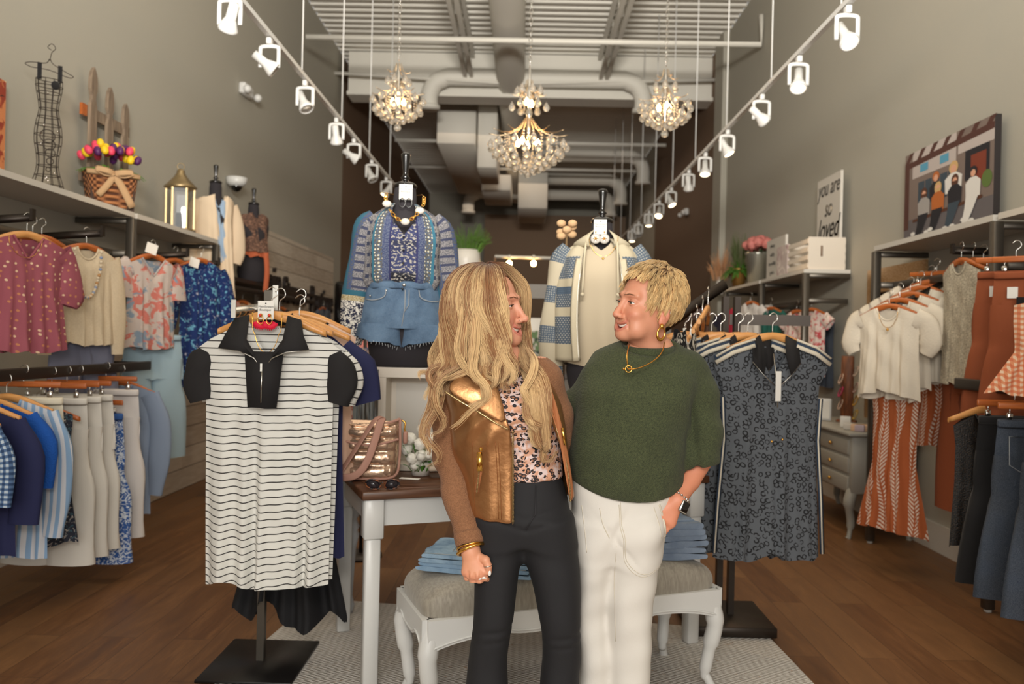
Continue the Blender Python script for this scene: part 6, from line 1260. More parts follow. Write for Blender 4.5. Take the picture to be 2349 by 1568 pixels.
t = thing('card_display', 'greeting card rack with coloured cards between the striped dress and the frame box', 'display', (P(775, 800, 6.2).x, 6.2, 0)); MB().bb((-.16, 0, .0), (.14, .3, 1.1)).build('cabinet', LAMW, t); MB().bb((-.15, .05, 1.1), (.12, .07, 1.52)).build('board', LAMW, t)
for i, c in enumerate(((120, 170, 150), (170, 170, 60), (226, 150, 120), (220, 120, 140), (236, 200, 150), (150, 180, 190))): MB().box((-.1+.085*(i % 3), .045, 1.42-.16*(i//3)), (.06, .004, .1)).build('greeting_card', mat('card_%d' % i, c), t)
MB().rbox((0, 0, .22), (.3, .2, .44), .006, 1).build('pink_box', mat('salmon_pink_card', (216, 130, 120)), None, 'salmon pink gift box beside the greeting cards', 'box', loc=(P(812, 830, 6.0).x+.05, 6.3, 1.0))
MB().cyl((0, 0, 0), (0, 0, 1.62), .012, 8).lathe([(.14, 0), (.14, .02), (.02, .03)]).build('scarf_stand', DARKST, None, 'thin dark scarf stand behind the fluted box', 'stand', loc=(P(835, 790, 5.2).x, 5.24, 0))
shirt('scarf', 'red and blue patterned scarf hanging behind the fluted box', 'scarf', P(835, 790, 5.2), 0, fab('red_blue_paisley', blot(22, [(206, 180, 166), ((150, 60, 50), .52, 1), ((84, 96, 140), .6, 1.3)])), .12, .5, .02, None, seed=98)
p = P(795, 690, 9.6); t = thing('wall_screen', 'dark upright screen at the far end of the left side', 'screen', (p.x, 9.6, 0)); MB().rbox((0, 0, 1.35), (.2, .5, 1.5), .05, 3).build('screen', BLACKG, t); MB().cyl((0, 0, 0), (0, 0, .62), .03, 10).build('stand', DARKST, t)
MB().rbox((0, 0, .6), (.5, .5, 1.2), .01, 1).build('stock_cabinet', mat('brown_cabinet', (96, 62, 42), .6), None, 'brown low cabinet under the dark screen', 'cabinet', loc=(p.x+.3, 9.2, .0))
t = thing('storage_shelf', 'brown storage shelf of stacked boxes far behind the pixie cut', 'shelf', (2.0, 11.5, 0))
for z in (.02, 1.03, 1.34, 1.54, 1.82): MB().bb((-.6, -.2, z-.02), (.6, .2, z)).build('shelf_board', mat('brown_cabinet'), t)
for x in (-.6, .6): MB().bb((x-.02, -.2, 0), (x+.02, .2, 2.2)).build('side_panel', mat('brown_cabinet'), t)
for i, (x, z, w_) in enumerate(((1.72, 1.66, .22), (2.3, 1.43, .16), (1.9, 1.17, .26), (2.27, 1.92, .18))): MB().rbox((0, 0, .0), (.5, .3, w_), .01, 1).build('stock_box', mat('stock_box_%d' % (i % 2), ((150, 120, 104), (116, 96, 92))[i % 2]), None, ['stacked brown box right of the blonde hair', 'mauve grey stacked box far behind the pixie cut', 'lowest brown stacked box far behind', 'topmost grey stacked box far behind'][i], 'box', 'stacked boxes at the back', loc=(x, 11.5, z))
# ---------------- people ----------------
def skin_fn(g):
    a = g.n.new('ShaderNodeAttribute'); a.attribute_name = 'Col'; n = g.noise(60, g.ob(), 3)
    return (g.mix(g.rng(n, .3, .7, 0, .18), a.outputs['Color'], (214, 134, 104)), None, g.noise(700, g.ob(), 2))
SKIN = mat('skin', (222, 160, 128), .48, bump=(1, .05, .0006), fn=skin_fn, Subsurface_Weight=.12, Subsurface_Scale=.01, Subsurface_Radius=(1, .35, .2))
def col_fn(g):
    a = g.n.new('ShaderNodeAttribute'); a.attribute_name = 'Col'; return a.outputs['Color']
HAIR = mat('hair_strands', (200, 160, 110), .38, fn=col_fn, Specular_IOR_Level=.35, Sheen_Weight=.1)
TEETH = mat('teeth', (240, 232, 220), .25); MOUTH = mat('mouth_inside', (96, 34, 34), .5); EYEW = mat('eye_white', (236, 230, 224), .15)
LASH = mat('dark_lashes', (40, 26, 20), .6)
def lin(c): return np.array(srgb(*c))
def head_sdf(hd, lo, hi, h, smile=.006, age=0, jaw=1.0, nose=1.0, open_=.0055):
    f = F3(lo, hi, h); sk = f.ell((0, .014, .036), (.073, .094, .080))
    sk = smin(sk, f.ell((0, -.02, -.03), (.062*jaw, .070, .080)), .03)
    sk = smin(sk, f.ell((0, -.035, -.072), (.050*jaw, .052, .042)), .025)
    sk = smin(sk, f.ell((0, -.078, -.101), (.021, .017, .015)), .028)
    for s in (-1, 1):
        sk = smin(sk, f.ell((s*.038, -.067, -.033), (.023, .021, .020)), .018)
        sk = smin(sk, f.cap((s*.012, -.088, .021), (s*.043, -.072, .021), .0062), .016)
        sk = smin(sk, f.ell((s*.042, -.052, -.078), (.02, .024, .024)), .02)
    for s in (-1, 1): sk = smax(sk, -f.ell((s*.0315, -.099, .001), (.019, .019, .011)), .014)
    sk = smin(sk, f.cap((0, -.086, .012), (0, -.105*1.0, -.030), .0065, .0085), .012)
    sk = smin(sk, f.ell((0, -.086-.028*nose, -.041), (.0115, .011, .010)), .008)
    for s in (-1, 1): sk = smin(sk, f.ell((s*.0125, -.100, -.045), (.0075, .010, .0075)), .006); sk = smax(sk, -f.ell((s*.0065, -.108, -.0525), (.0038, .006, .003)), .003)
    # eyelids round the eyeball with a narrow smiling slit
    for s in (-1, 1):
        lid = f.ell((s*.0315, -.0725, -.0005), (.0145, .0145, .0135)); slit_z = f.Z-(-.0010)-(-9*(f.X-s*.0315)**2)*1.0
        slit = np.sqrt(((f.X-s*.0315)/.0125)**2+((f.Y+.088)/.02)**2+(slit_z/.0026)**2)-1
        lid = smax(lid, -slit*.0026, .0015); sk = smin(sk, lid, .0035)
    # smiling mouth, curved with the face
    zz = f.Z-17*f.X**2; yy = f.Y-8*f.X**2
    E = lambda c, r: (np.sqrt((f.X/r[0])**2+((yy-c[1])/r[1])**2+((zz-c[2])/r[2])**2)-1)*min(r)
    sk = smin(sk, E((0, -.0905, -.0680), (.0295, .0066, .0032)), .006); sk = smin(sk, E((0, -.0885, -.0850), (.0245, .0078, .0040)), .007)
    sk = smax(sk, -E((0, -.098, -.0765), (.0290, .020, open_)), .0025)
    for s in (-1, 1): sk = smax(sk, -f.chain([(s*.022, -.098, -.044), (s*.034, -.088, -.062), (s*.036, -.083, -.078)], [.0025, .003, .002], .004), .007)
    # neck
    sk = smin(sk, f.chain(hd['neck'], hd['neck_r'], .02), .03)
    # ears
    for s in (-1, 1):
        e = f.ell((s*.0755, .014, -.018), (.0075, .018, .031)); e = smin(e, f.ell((s*.0735, .006, -.046), (.006, .009, .011)), .008)
        e = smax(e, -f.ell((s*.0835, .010, -.014), (.0065, .0105, .020)), .004); e = smin(e, f.cap((s*.077, .004, -.024), (s*.078, .010, -.034), .0045), .004); sk = smin(sk, e, .006)
    return f, sk
def face_cols(V, base, lip, flush):
    C = np.tile(lin(base), (len(V), 1)); x, y, z = V.T; zz = z-17*x*x; fr = y < -.055
    L = fr & (np.abs(x) < .031) & (y < -.075) & ((np.abs(zz+.0685) < .0048) | (np.abs(zz+.0855) < .0062)) & (np.abs(zz+.0765) > .001)
    C[L] = .5*C[L]+.5*lin(lip)
    inn = fr & (np.abs(x) < .029) & (np.abs(zz+.0765) < .0055) & (y > -.088+8*x*x); C[inn] = lin((110, 44, 40))
    for s in (-1, 1):
        d = np.sqrt(((x-s*.04)/.026)**2+((z+.036)/.024)**2); w_ = np.clip(1-d, 0, 1)*fr; C = C*(1-.45*w_[:, None])+.45*w_[:, None]*lin(flush)
        d = np.sqrt(((x-s*.0315)/.017)**2+((z-.004)/.008)**2); w_ = np.clip(1.2-d, 0, 1)*fr; C = C*(1-.35*w_[:, None])+.35*w_[:, None]*lin((150, 98, 80))
    w_ = np.clip(1-np.sqrt((x/.016)**2+((z+.043)/.014)**2), 0, 1)*(y < -.09); C = C*(1-.3*w_[:, None])+.3*w_[:, None]*lin(flush)
    w_ = np.clip((np.abs(x)-.071)/.006, 0, 1)*(z < .02)*(y > -.02); C = C*(1-.4*w_[:, None])+.4*w_[:, None]*lin(flush); return C
def xf(M, V): return V @ np.array(M.to_3x3()).T+np.array(M.translation)
def merge(parts):
    V = []; Q = []; C = []; n = 0
    for v, q, c in parts: V.append(v); Q.append(q+n); C.append(c); n += len(v)
    return np.concatenate(V), np.concatenate(Q), np.concatenate(C)
def face_parts(root, M, brow, eye=(70, 80, 70), lashw=.0011):
    """M: head frame to person frame"""
    for s in (-1, 1):
        b = MB().ball((s*.0315, -.0725, -.0005), .0128, 16, 12); o = b.build('eyeball', EYEW, root); o.matrix_local = M
        b = MB().ball((s*.0315+s*0, -.0835, -.0012), (.0052, .0024, .0052), 12, 8); o = b.build('iris', mat('iris_%d_%d_%d' % eye, eye, .1), root); o.matrix_local = M
        b = MB(); b.ball((s*.0315, -.0852, -.0012), (.0025, .0012, .0025), 8, 6); o = b.build('pupil', BLACKG, root); o.matrix_local = M
        b = MB()
        for k in range(15):
            x = -.0125+.025*k/14; z = -.001-9*x*x+.0028; y = -.0725-.0148*math.sqrt(max(0, 1-(x/.0155)**2)); b.tube([(s*.0315+x, y, z), (s*.0315+x*1.12, y-.0025, z+.0003), (s*.0315+x*1.25, y-.004, z+.002)], [.0004, .0003, .0001], 4)
        b.tube([(s*.0315+x, -.0728-.0148*math.sqrt(max(0, 1-(x/.0155)**2)), -.001-9*x*x+.0028) for x in np.linspace(-.0125, .0125, 12)], .0006, 4); o = b.build('eyelashes', LASH, root); o.matrix_local = M
        b = MB(); r = random.Random(3)
        for k in range(110):
            q_ = r.random(); x = s*(.012+.034*q_); z = .0195+.006*math.sin(q_*2.3)-.006*q_*q_+r.uniform(-.0018, .0018); y = -.0985+.024*q_**1.5; b.tube([(x, y, z), (x+s*.004, y+.0008, z+.0018*(1-q_)-.001*q_)], [.0005, .0002], 3)
        o = b.build('eyebrow', brow, root); o.matrix_local = M
    b = MB(); rows = []
    for i in range(11):
        a = -1.1+2.2*i/10; x = .0255*math.sin(a)/math.sin(1.1); y = -.086+8*x*x; zc = 17*x*x-.0735; rows.append([Vector((x, y, zc+.0042)), Vector((x, y-.0015-.0006*abs(math.sin(i*1.57)), zc)), Vector((x, y-.0008, zc-.0035)), Vector((x, y+.003, zc-.0035))])
    b.grid(rows); o = b.build('teeth', TEETH, root); o.matrix_local = M
    b = MB().ball((0, -.066, -.080), (.024, .014, .012)); o = b.build('mouth_interior', MOUTH, root); o.matrix_local = M
def headM(pos, yaw, pitch=0, roll=0, s=1.0):
    """yaw: 0 faces the camera, + turns to the picture's right"""
    return Matrix.Translation(pos) @ Matrix.Rotation(R(yaw), 4, 'Z') @ Matrix.Rotation(R(pitch), 4, 'X') @ Matrix.Rotation(R(roll), 4, 'Y') @ Matrix.Scale(s, 4)
def rel(root, px, py, d): return np.array(P(px, py, d)-root)
def fabric_folds(f, terms):
    g = 0
    for ax, ay, az, ph, amp in terms: g = g+amp*np.sin(f.X*ax+f.Y*ay+f.Z*az+ph)
    return g
def hand_sdf(f, wrist, palm_pts, palm_r, fingers, k=.006):
    """palm: list of capsules; fingers: chains"""
    s = None
    for (a, b_), r in zip(palm_pts, palm_r):
        g = f.cap(a, b_, r[0], r[1]); s = g if s is None else smin(s, g, .012)
    for pts, rs in fingers: s = smin(s, f.chain(pts, rs, .003), k)
    return s
# ======== woman in the green sweater ========
d2 = 2.45
r2 = Vector((P(1415, 900, d2).x, d2, 0)); W2 = thing('person', 'woman with short blonde hair in a green sweater and white trousers, hand in her pocket', 'person', r2)
bpy.data.objects.remove(W2)
J = lambda px, py, dd=0: rel(r2, px, py, d2+dd)
HP = J(1486, 700, .0); M2 = headM(Vector(HP), -63, -5, 5, 1.0); M2i = M2.inverted()
ln = lambda p: np.array(M2i @ Vector(p))
hd = dict(neck=[(0, .012, -.07), (0, .03, -.12), ln(J(1492, 815, .03))], neck_r=[.050, .050, .060])
f, sk = head_sdf(hd, (-.10, -.140, -.20), (.10, .125, .125), .0019, jaw=1.02, nose=.84, open_=.0074)
sk = smax(sk, (-.192-f.Z)+0*sk, .004)
V, Q = nets(sk, f.lo, f.h); V = lap(V, Q, 1); Ch = face_cols(V, (214, 150, 120), (196, 96, 88), (216, 120, 100)); parts = [(xf(M2, V), Q, Ch)]
# torso, arms and legs under the clothes
f = F3((-.34, -.2, .02), (.36, .22, 1.50), .0085)
bd = f.loft([(1.47, .105, .055, .03, .055), (1.42, .10, .09, .03, .065), (1.36, .07, .12, .02, .07), (1.2, .045, .12, .01, .09), (1.05, .03, .11, .01, .085), (.97, .01, .10, .01, .08)])
sh = J(1598, 862); el_ = J(1606, 1050, .03); wr = J(1553, 1146, -.06)
bd = smin(bd, f.chain([J(1585, 850, .02), el_], [.05, .04]), .03)
rsh, rel_, rwr = J(1352, 885, .04), J(1290, 1010, .13), J(1210, 1040, .18)
bd = smin(bd, f.chain([rsh, rel_, rwr], [.036, .03, .024]), .03)
kn = [(J(1368, 1400)*[1, 1, 0]+[0, 0, .47], .0), (J(1462, 1400)*[1, 1, 0]+[0, 0, .47], .0)]
for (k_, _), hx_ in zip(kn, (1368, 1455)): hip = J(hx_, 1190, .01); bd = smin(bd, f.chain([hip, k_+[0, -.01, 0], k_*[1, 1, 0]+[0, .02, .08]], [.06, .031, .027], .01), .03)
V, Q = nets(bd, f.lo, f.h); parts.append((V, Q, np.tile(lin((222, 158, 126)), (len(V), 1))))
# left forearm and hand reaching into the pocket
f = F3(J(1500, 1235, -.2), J(1640, 1020, .2), .0022); f = F3((.08, -.17, .78), (.34, .1, 1.20), .0024)
arm_ = f.chain([el_, J(1580, 1100, .0), wr], [.041, .034, .0255], .01); hk = J(1517, 1194, -.075)
wv = np.array(wr); dv = (hk-wv)/np.linalg.norm(hk-wv); sd = np.cross(dv, [0, -1, 0]); sd /= np.linalg.norm(sd); sd2 = np.cross(dv, sd)
palm = [((wv, wv+dv*.065+sd*k_), (.019, .0165)) for k_ in (-.026, -.009, .009, .026)]
fg = []
for i, k_ in enumerate((-.028, -.0095, .0095, .028)):
    a = wv+dv*.07+sd*k_; L_f = (.052, .068, .072, .064)[i]; b_ = a+dv*L_f*.5+np.array([0, .004, 0]); c_ = b_+dv*L_f*.5+np.array([-.006, .012, 0]); fg.append(([a, b_, c_], [.0095, .0088, .0078]))
th = wv+dv*.02-sd*-.024; fg.append(([wv+dv*.012+sd*.022, wv+dv*.045+sd*.047+np.array([0, -.006, 0]), wv+dv*.08+sd*.055+np.array([0, -.004, 0])], [.014, .0115, .0095]))
hs = hand_sdf(f, wv, [p_[0] for p_ in palm], [p_[1] for p_ in palm], fg); hs = smin(hs, arm_, .02)
V, Q = nets(hs, f.lo, f.h); V = lap(V, Q, 1); parts.append((V, Q, np.tile(lin((220, 144, 112)), (len(V), 1))))
V, Q, C_ = merge(parts); W2 = np_obj('person', V, Q, SKIN, None, C_, 'woman with short blonde hair in a green sweater and white trousers, hand in her pocket', 'person'); W2.location = r2
face_parts(W2, M2, mat('brown_brow', (140, 96, 66), .7))
# sweater
SWT = knit('olive_green_knit', (82, 88, 56), (46, 52, 32), 240, .85)
f = F3((-.24, -.24, .90), (.38, .26, 1.47), .0042)
def row(py, xl, xr, ry, dc=0.0, dz=0): a, b_ = J(xl, py, dc), J(xr, py, dc); return ((a[2]+b_[2])/2+dz, (a[0]+b_[0])/2, (b_[0]-a[0])/2, dc, ry)
sw = f.loft([row(778, 1428, 1548, .058, .03), row(792, 1400, 1566, .072, .025), row(812, 1362, 1590, .088, .02), row(845, 1338, 1605, .105, .01), row(900, 1326, 1600, .13, 0), row(960, 1316, 1580, .142, 0), row(1040, 1307, 1568, .145, 0), row(1095, 1306, 1560, .142, 0), row(1128, 1310, 1556, .13, 0), row(1150, 1316, 1550, .12, 0)], p=2.3)
# hem follows a slightly tilted line
sa = f.chain([J(1578, 850, .02), J(1606, 905, .01), J(1612, 990, .0), J(1606, 1048, -.005)], [.058, .056, .056, .062], .02)
sa = smax(sa, -(f.Z-(J(1606, 1068)[2])-.10*(f.X-J(1606, 1068)[0])), .006)
sb2 = f.chain([rsh+[.03, -.01, -.01], J(1318, 940, .08), rel_, rwr], [.062, .056, .052, .045], .02)
sw = smin(smin(sw, sa, .022), sb2, .03)
sw = sw+fabric_folds(f, [(26, 14, 30, 0, .0022), (-34, 10, 22, 1.3, .0018), (55, 20, -38, 2.1, .0010), (14, 30, 64, .4, .0012)])
crease = np.exp(-((f.X-J(1578, 950)[0]+.1*(f.Z-1.3))/.010)**2)*np.clip((1.33-f.Z)/.1, 0, 1); sw = sw+.010*crease*(f.Y < .05)
V0 = J(1480, 812, -.02); sw = smax(sw, -f.ell(V0+np.array([.012, -.01, .030]), (.083, .088, .038)), .008)
hem_z = f.Z-(J(1435, 1134)[2])-1.35*(f.X-J(1450, 1134)[0])**2; sw = smax(sw, -hem_z+0*sw, .006)
V, Q = nets(sw, f.lo, f.h); V = lap(V, Q, 2); np_obj('sweater', V, Q, SWT, W2)
nk = [];
for a in np.linspace(0, 2*math.pi, 40)[:-1]: c_ = J(1484, 792, .015); nk.append((c_[0]+.078*math.sin(a)+.002, c_[1]-.072*math.cos(a), c_[2]-.012*math.cos(a)-.012))
MB().tube(nk, .010, 10, ry=.016, closed=True, up=(0, 0, 1)).build('ribbed_neckband', SWT, W2)
# white trousers, built down to the shoes
WT = mat('white_twill_trousers', (222, 216, 207), .85, bump=(420, .2, .001))
f = F3((-.22, -.22, .02), (.24, .24, 1.05), .0058)
def leg(rows, pw=2.4): return f.loft(rows, p=pw)
def zr(z, xl, xr, ry, dc, py=None):  # xl, xr in px at the depth of the person
    a, b_ = J(xl, 900), J(xr, 900); return (z, (a[0]+b_[0])/2, (b_[0]-a[0])/2, dc, ry)
ZP = lambda py: J(1415, py)[2]
hips = f.loft([zr(1.04, 1316, 1550, .108, 0), zr(ZP(1130), 1312, 1548, .112, 0), zr(ZP(1180), 1318, 1534, .12, .005), zr(ZP(1225), 1322, 1528, .120, .003), zr(ZP(1275), 1328, 1520, .098, .0)], p=2.5)
lgR = leg([zr(ZP(1190), 1396, 1528, .114, 0), zr(ZP(1260), 1394, 1521, .112, 0), zr(ZP(1330), 1398, 1513, .105, -.004), zr(ZP(1430), 1404, 1504, .085, -.01), zr(ZP(1500), 1407, 1503, .08, -.01), zr(ZP(1570), 1410, 1507, .085, 0), zr(.22, 1408, 1520, .10, .01), zr(.06, 1404, 1528, .115, .02)])
lgL = leg([zr(ZP(1190), 1322, 1424, .114, .006), zr(ZP(1260), 1326, 1412, .110, .006), zr(ZP(1400), 1330, 1402, .085, .01), zr(ZP(1500), 1338, 1410, .078, .01), zr(ZP(1570), 1338, 1412, .08, .015), zr(.22, 1330, 1412, .10, .02), zr(.06, 1322, 1408, .115, .03)])
tr = smin(smin(hips, lgR, .035), lgL, .03)
pk = J(1515, 1205, -.06); tr = smin(tr, f.ell((pk[0]-.05, -.095, pk[2]-.015), (.045, .034, .05)), .025)
tr = tr+fabric_folds(f, [(34, 0, 26, 0, .0018), (-48, 10, 18, 1.0, .0014), (20, 0, -70, 2.0, .0010)])*1.0
cr = J(1400, 1215); tr = tr+.007*np.exp(-((f.X-cr[0]-.45*(f.Z-cr[2]))/.012)**2)*np.exp(-((f.Z-cr[2]-.03)/.06)**2)*(f.Y < 0)
tr = tr+.005*np.exp(-((f.X-cr[0]+.9*(f.Z-cr[2])+.0)/.010)**2)*np.exp(-((f.Z-cr[2]+.02)/.07)**2)*(f.Y < 0)
V, Q = nets(tr, f.lo, f.h); V = lap(V, Q, 2); np_obj('trousers', V, Q, WT, W2)
def on_front(px, py, dy): return tuple(J(px, py, 0)*np.array([1, 0, 1])+np.array([0, dy, 0]))
from mathutils.bvhtree import BVHTree
def drape(pts, ob, off=.001, n=6):
    me = ob.data; bv = BVHTree.FromPolygons([v.co for v in me.vertices], [tuple(p_.vertices) for p_ in me.polygons]); out = []
    for p_ in cat_rom([tuple(q_) for q_ in pts], n):
        h_ = bv.ray_cast(Vector((p_[0], -1, p_[2])), Vector((0, 1, 0)), 2)[0]
        if h_ is not None: out.append(Vector((h_.x, h_.y-off, h_.z)))
    return out
TW2 = [o for o in W2.children if o.name.startswith('trousers')][0]
STW = mat('cream_topstitch', (214, 204, 186), .9)
b = MB(); pts = [(1410, 1140, -.121), (1412, 1185, -.127), (1419, 1215, -.13), (1424, 1268, -.122), (1462, 1298, -.118), (1514, 1280, -.088)]
for off in (0, 5): b.tube(drape([on_front(x+off*.6, y-off, d) for x, y, d in pts], TW2, .0), .0012, 4)
b.tube(drape([on_front(1500, 1142, 0), on_front(1509, 1170, 0), on_front(1514, 1200, 0), on_front(1515, 1218, 0)], TW2, .001), .003, 6); b.tube(drape([on_front(1487, 1146, 0), on_front(1497, 1180, 0), on_front(1503, 1214, 0)], TW2, 0), .0012, 4)
b.tube(drape([on_front(1368, 1148, 0), on_front(1374, 1180, 0), on_front(1388, 1212, 0)], TW2, 0), .0014, 4).tube(drape([on_front(1330, 1146, 0), on_front(1336, 1200, 0), on_front(1340, 1246, 0)], TW2, 0), .0012, 4); b.tube(drape([on_front(1404, 1230, 0), on_front(1402, 1330, 0), on_front(1406, 1450, 0)], TW2, 0), .001, 4); b.build('pocket_seams', STW, W2)
for s_, (k_, _) in zip((-1, 1), kn): MB().rbox((k_[0], .02-.03, .035), (.085, .23, .06), .03, 4).build('shoe', mat('tan_leather_shoe', (150, 110, 80), .5), W2)
# pixie hair
def scalp(M, side_drop, front_line, n, crown, Lr, lift, seed, cols, droop=.0, rad=.0009, K=9, off=.004, sk_r=(.078, .099, .087), c0=(0, .016, .036)):
    r = np.random.default_rng(seed); pts = []
    while len(pts) < n:
        u = r.normal(size=(4000, 3)); u /= np.linalg.norm(u, axis=1, keepdims=True); p = u*np.array(sk_r)+np.array(c0); x, y, z = p.T
        keep = front_line(x, y, z); pts += list(p[keep])
    p = np.array(pts[:n]); cr_ = np.array(crown); nrm = (p-np.array(c0))/np.array(sk_r)**2; nrm /= np.linalg.norm(nrm, axis=1, keepdims=True)
    away = p-cr_; away -= nrm*np.sum(away*nrm, 1, keepdims=True); dist = np.linalg.norm(away, axis=1, keepdims=True); away /= np.maximum(dist, 1e-6); sw_ = np.cross(nrm, away); away = away+sw_*.25+r.normal(size=p.shape)*.16; away /= np.linalg.norm(away, axis=1, keepdims=True)
    L = Lr[0]+(Lr[1]-Lr[0])*r.random(n); top = np.clip((p[:, 2]-.05)/.05, 0, 1); L = L*(1-.15*top)*np.where(p[:, 1] < -.035, .62, 1); out = np.zeros((n, K, 3)); cur = p.copy(); d = away*.75+nrm*(lift*(.5+top))[:, None]; 
    for k in range(K):
        out[:, k] = cur; nn = (cur-np.array(c0))/np.array(sk_r)**2; nn /= np.linalg.norm(nn, axis=1, keepdims=True); d = d-nn*(.16+.05*k)*np.sum(d*nn, 1, keepdims=True)+np.array([0, 0, -droop])*(.3+k/K); d /= np.linalg.norm(d, axis=1, keepdims=True); cur = cur+d*(L/K)[:, None]
    q_ = (out-np.array(c0))/np.array(sk_r); rr_ = np.linalg.norm(q_, axis=2, keepdims=True); out = np.where(rr_ < 1.03, out+(out-np.array(c0))*(1.03/np.maximum(rr_, 1e-6)-1), out)
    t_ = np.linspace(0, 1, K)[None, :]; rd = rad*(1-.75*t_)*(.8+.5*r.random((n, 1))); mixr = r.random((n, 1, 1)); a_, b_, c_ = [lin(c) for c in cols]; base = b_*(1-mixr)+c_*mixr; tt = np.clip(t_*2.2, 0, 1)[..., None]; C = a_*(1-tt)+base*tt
    nc = 700; cl = r.integers(0, n, nc); dd = ((out[:, None, 0, :2]-out[cl][None, :, 0, :2])**2).sum(2)+((out[:, None, 0, 2]-out[cl][None, :, 0, 2])**2) if n*nc < 9e6 else None
    own = np.argmin(dd, 1) if dd is not None else r.integers(0, nc, n); w_ = (t_[..., None]**1.3)*.72; out = out*(1-w_)+out[cl[own]]*w_; tone = r.random(nc)[own][:, None, None]; C = C*(.72+.42*tone)
    return xf(M, out.reshape(-1, 3)).reshape(n, K, 3), rd, C
def line2(x, y, z):
    ax = np.abs(x); hl = np.where(y < -.04, .068+0*x, 0); front = (z > .079) & (y < -.045); side = (y >= -.045) & (y < .0) & (z > .018-.0*ax); behind = (y >= .0) & (z > -.002-.55*np.clip(y-.02, 0, .06)*1.2)
    return front | side | behind
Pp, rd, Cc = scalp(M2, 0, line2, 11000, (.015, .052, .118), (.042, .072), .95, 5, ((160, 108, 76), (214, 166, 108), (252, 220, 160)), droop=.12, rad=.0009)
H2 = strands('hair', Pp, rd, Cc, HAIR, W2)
b = MB(); rows = []
for i in range(30):
    th_ = math.pi*.52*i/29; rows.append([M2 @ Vector((.0765*math.sin(th_)*math.cos(a), .016+.0975*math.sin(th_)*math.sin(a)*(1 if math.sin(a) > 0 else .98), .037+.0855*math.cos(th_)-(.03*max(0, math.sin(a))*math.sin(th_)**4))) for a in np.linspace(0, 6.283, 49)[:-1]])
V = np.array([list(v) for r_ in rows for v in r_]); b.grid(rows, True)
keepf = []
for fc in b.f:
    c = M2i @ (sum((Vector(b.v[i]) for i in fc), Vector())/len(fc)); keepf.append(bool(line2(np.array([c.x]), np.array([c.y]), np.array([c.z-.004]))[0]))
for nm_ in ('f', 'mi', 'sm', 'uv'): setattr(b, nm_, [v for v, k in zip(getattr(b, nm_), keepf) if k])
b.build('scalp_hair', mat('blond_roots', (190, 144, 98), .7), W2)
# jewellery
eb = M2 @ Vector((.079, .004, -.056)); t_ = []
ear = lambda p: tuple(M2 @ Vector(p))
MB().ball(ear((.080, .004, -.058)), (.0075, .0075, .0085), 12, 8).build('earring_stud', GOLD, W2)
MB().tube([ear((.082, .004+.0135*math.sin(a)*1.0, -.080+.0185*math.cos(a))) for a in np.linspace(0, 6.283, 30)[:-1]], [.0030+.0018*max(0, -math.cos(a)) for a in np.linspace(0, 6.283, 30)[:-1]], 10, closed=True).build('hoop_earring', GOLD, W2)
for k in range(4): MB().ball(ear((.0835, .028-.001*k, -.002-.0045*k)), .0021, 8, 6).build('ear_stud', CHROME, W2)
ch = cat_rom([J(1524, 786, -.045), J(1518, 808, -.085), J(1498, 828, -.118), J(1468, 843, -.150), J(1442, 846, -.158), J(1440, 838, -.158), J(1438, 815, -.135), J(1443, 790, -.075)], 8); MB().tube(ch, .0019, 8).build('chain_necklace', GOLD, W2)
c_ = J(1442, 846, -.165); MB().tube([(c_[0]+.0095*math.cos(a), c_[1], c_[2]+.0095*math.sin(a)) for a in np.linspace(0, 6.283, 20)[:-1]], .002, 8, closed=True).ball(tuple(c_+[-.014, 0, 0]), .0035).build('toggle_clasp', GOLD, W2)
# watch and bracelet
wc = np.array(wr)+dv*.004; ax1 = sd; ring_ = [tuple(wc+ax1*(.0275*math.cos(a))+np.cross(dv, ax1)*(.0255*math.sin(a))) for a in np.linspace(0, 6.283, 26)[:-1]]
MB().tube(ring_, .002, 8, ry=.008, closed=True, up=tuple(dv)).build('watch_strap', mat('clear_link_band', (226, 196, 176), .2, .3), W2)
br_ = np.array(wr)-dv*.016; b = MB()
for a in np.linspace(0, 6.283, 19)[:-1]: p_ = br_+ax1*(.030*math.cos(a))+np.cross(dv, ax1)*(.028*math.sin(a)); b.rbox(tuple(p_), (.007, .004, .006), .001, 1)
b.build('link_bracelet', SILV, W2)
wcc = wc+sd*-.020+np.array([.004, -.022, 0]); Wm = Matrix.Translation(Vector(wcc)) @ Matrix.Rotation(R(28), 4, 'Z') @ Matrix.Rotation(R(28), 4, 'Y')
o = MB().rbox((0, 0, 0), (.032, .011, .038), .007, 3).build('watch_case', SILV, W2); o.matrix_local = Wm; o = MB().rbox((0, -.0052, 0), (.025, .002, .031), .004, 2).build('watch_screen', BLACKG, W2); o.matrix_local = Wm
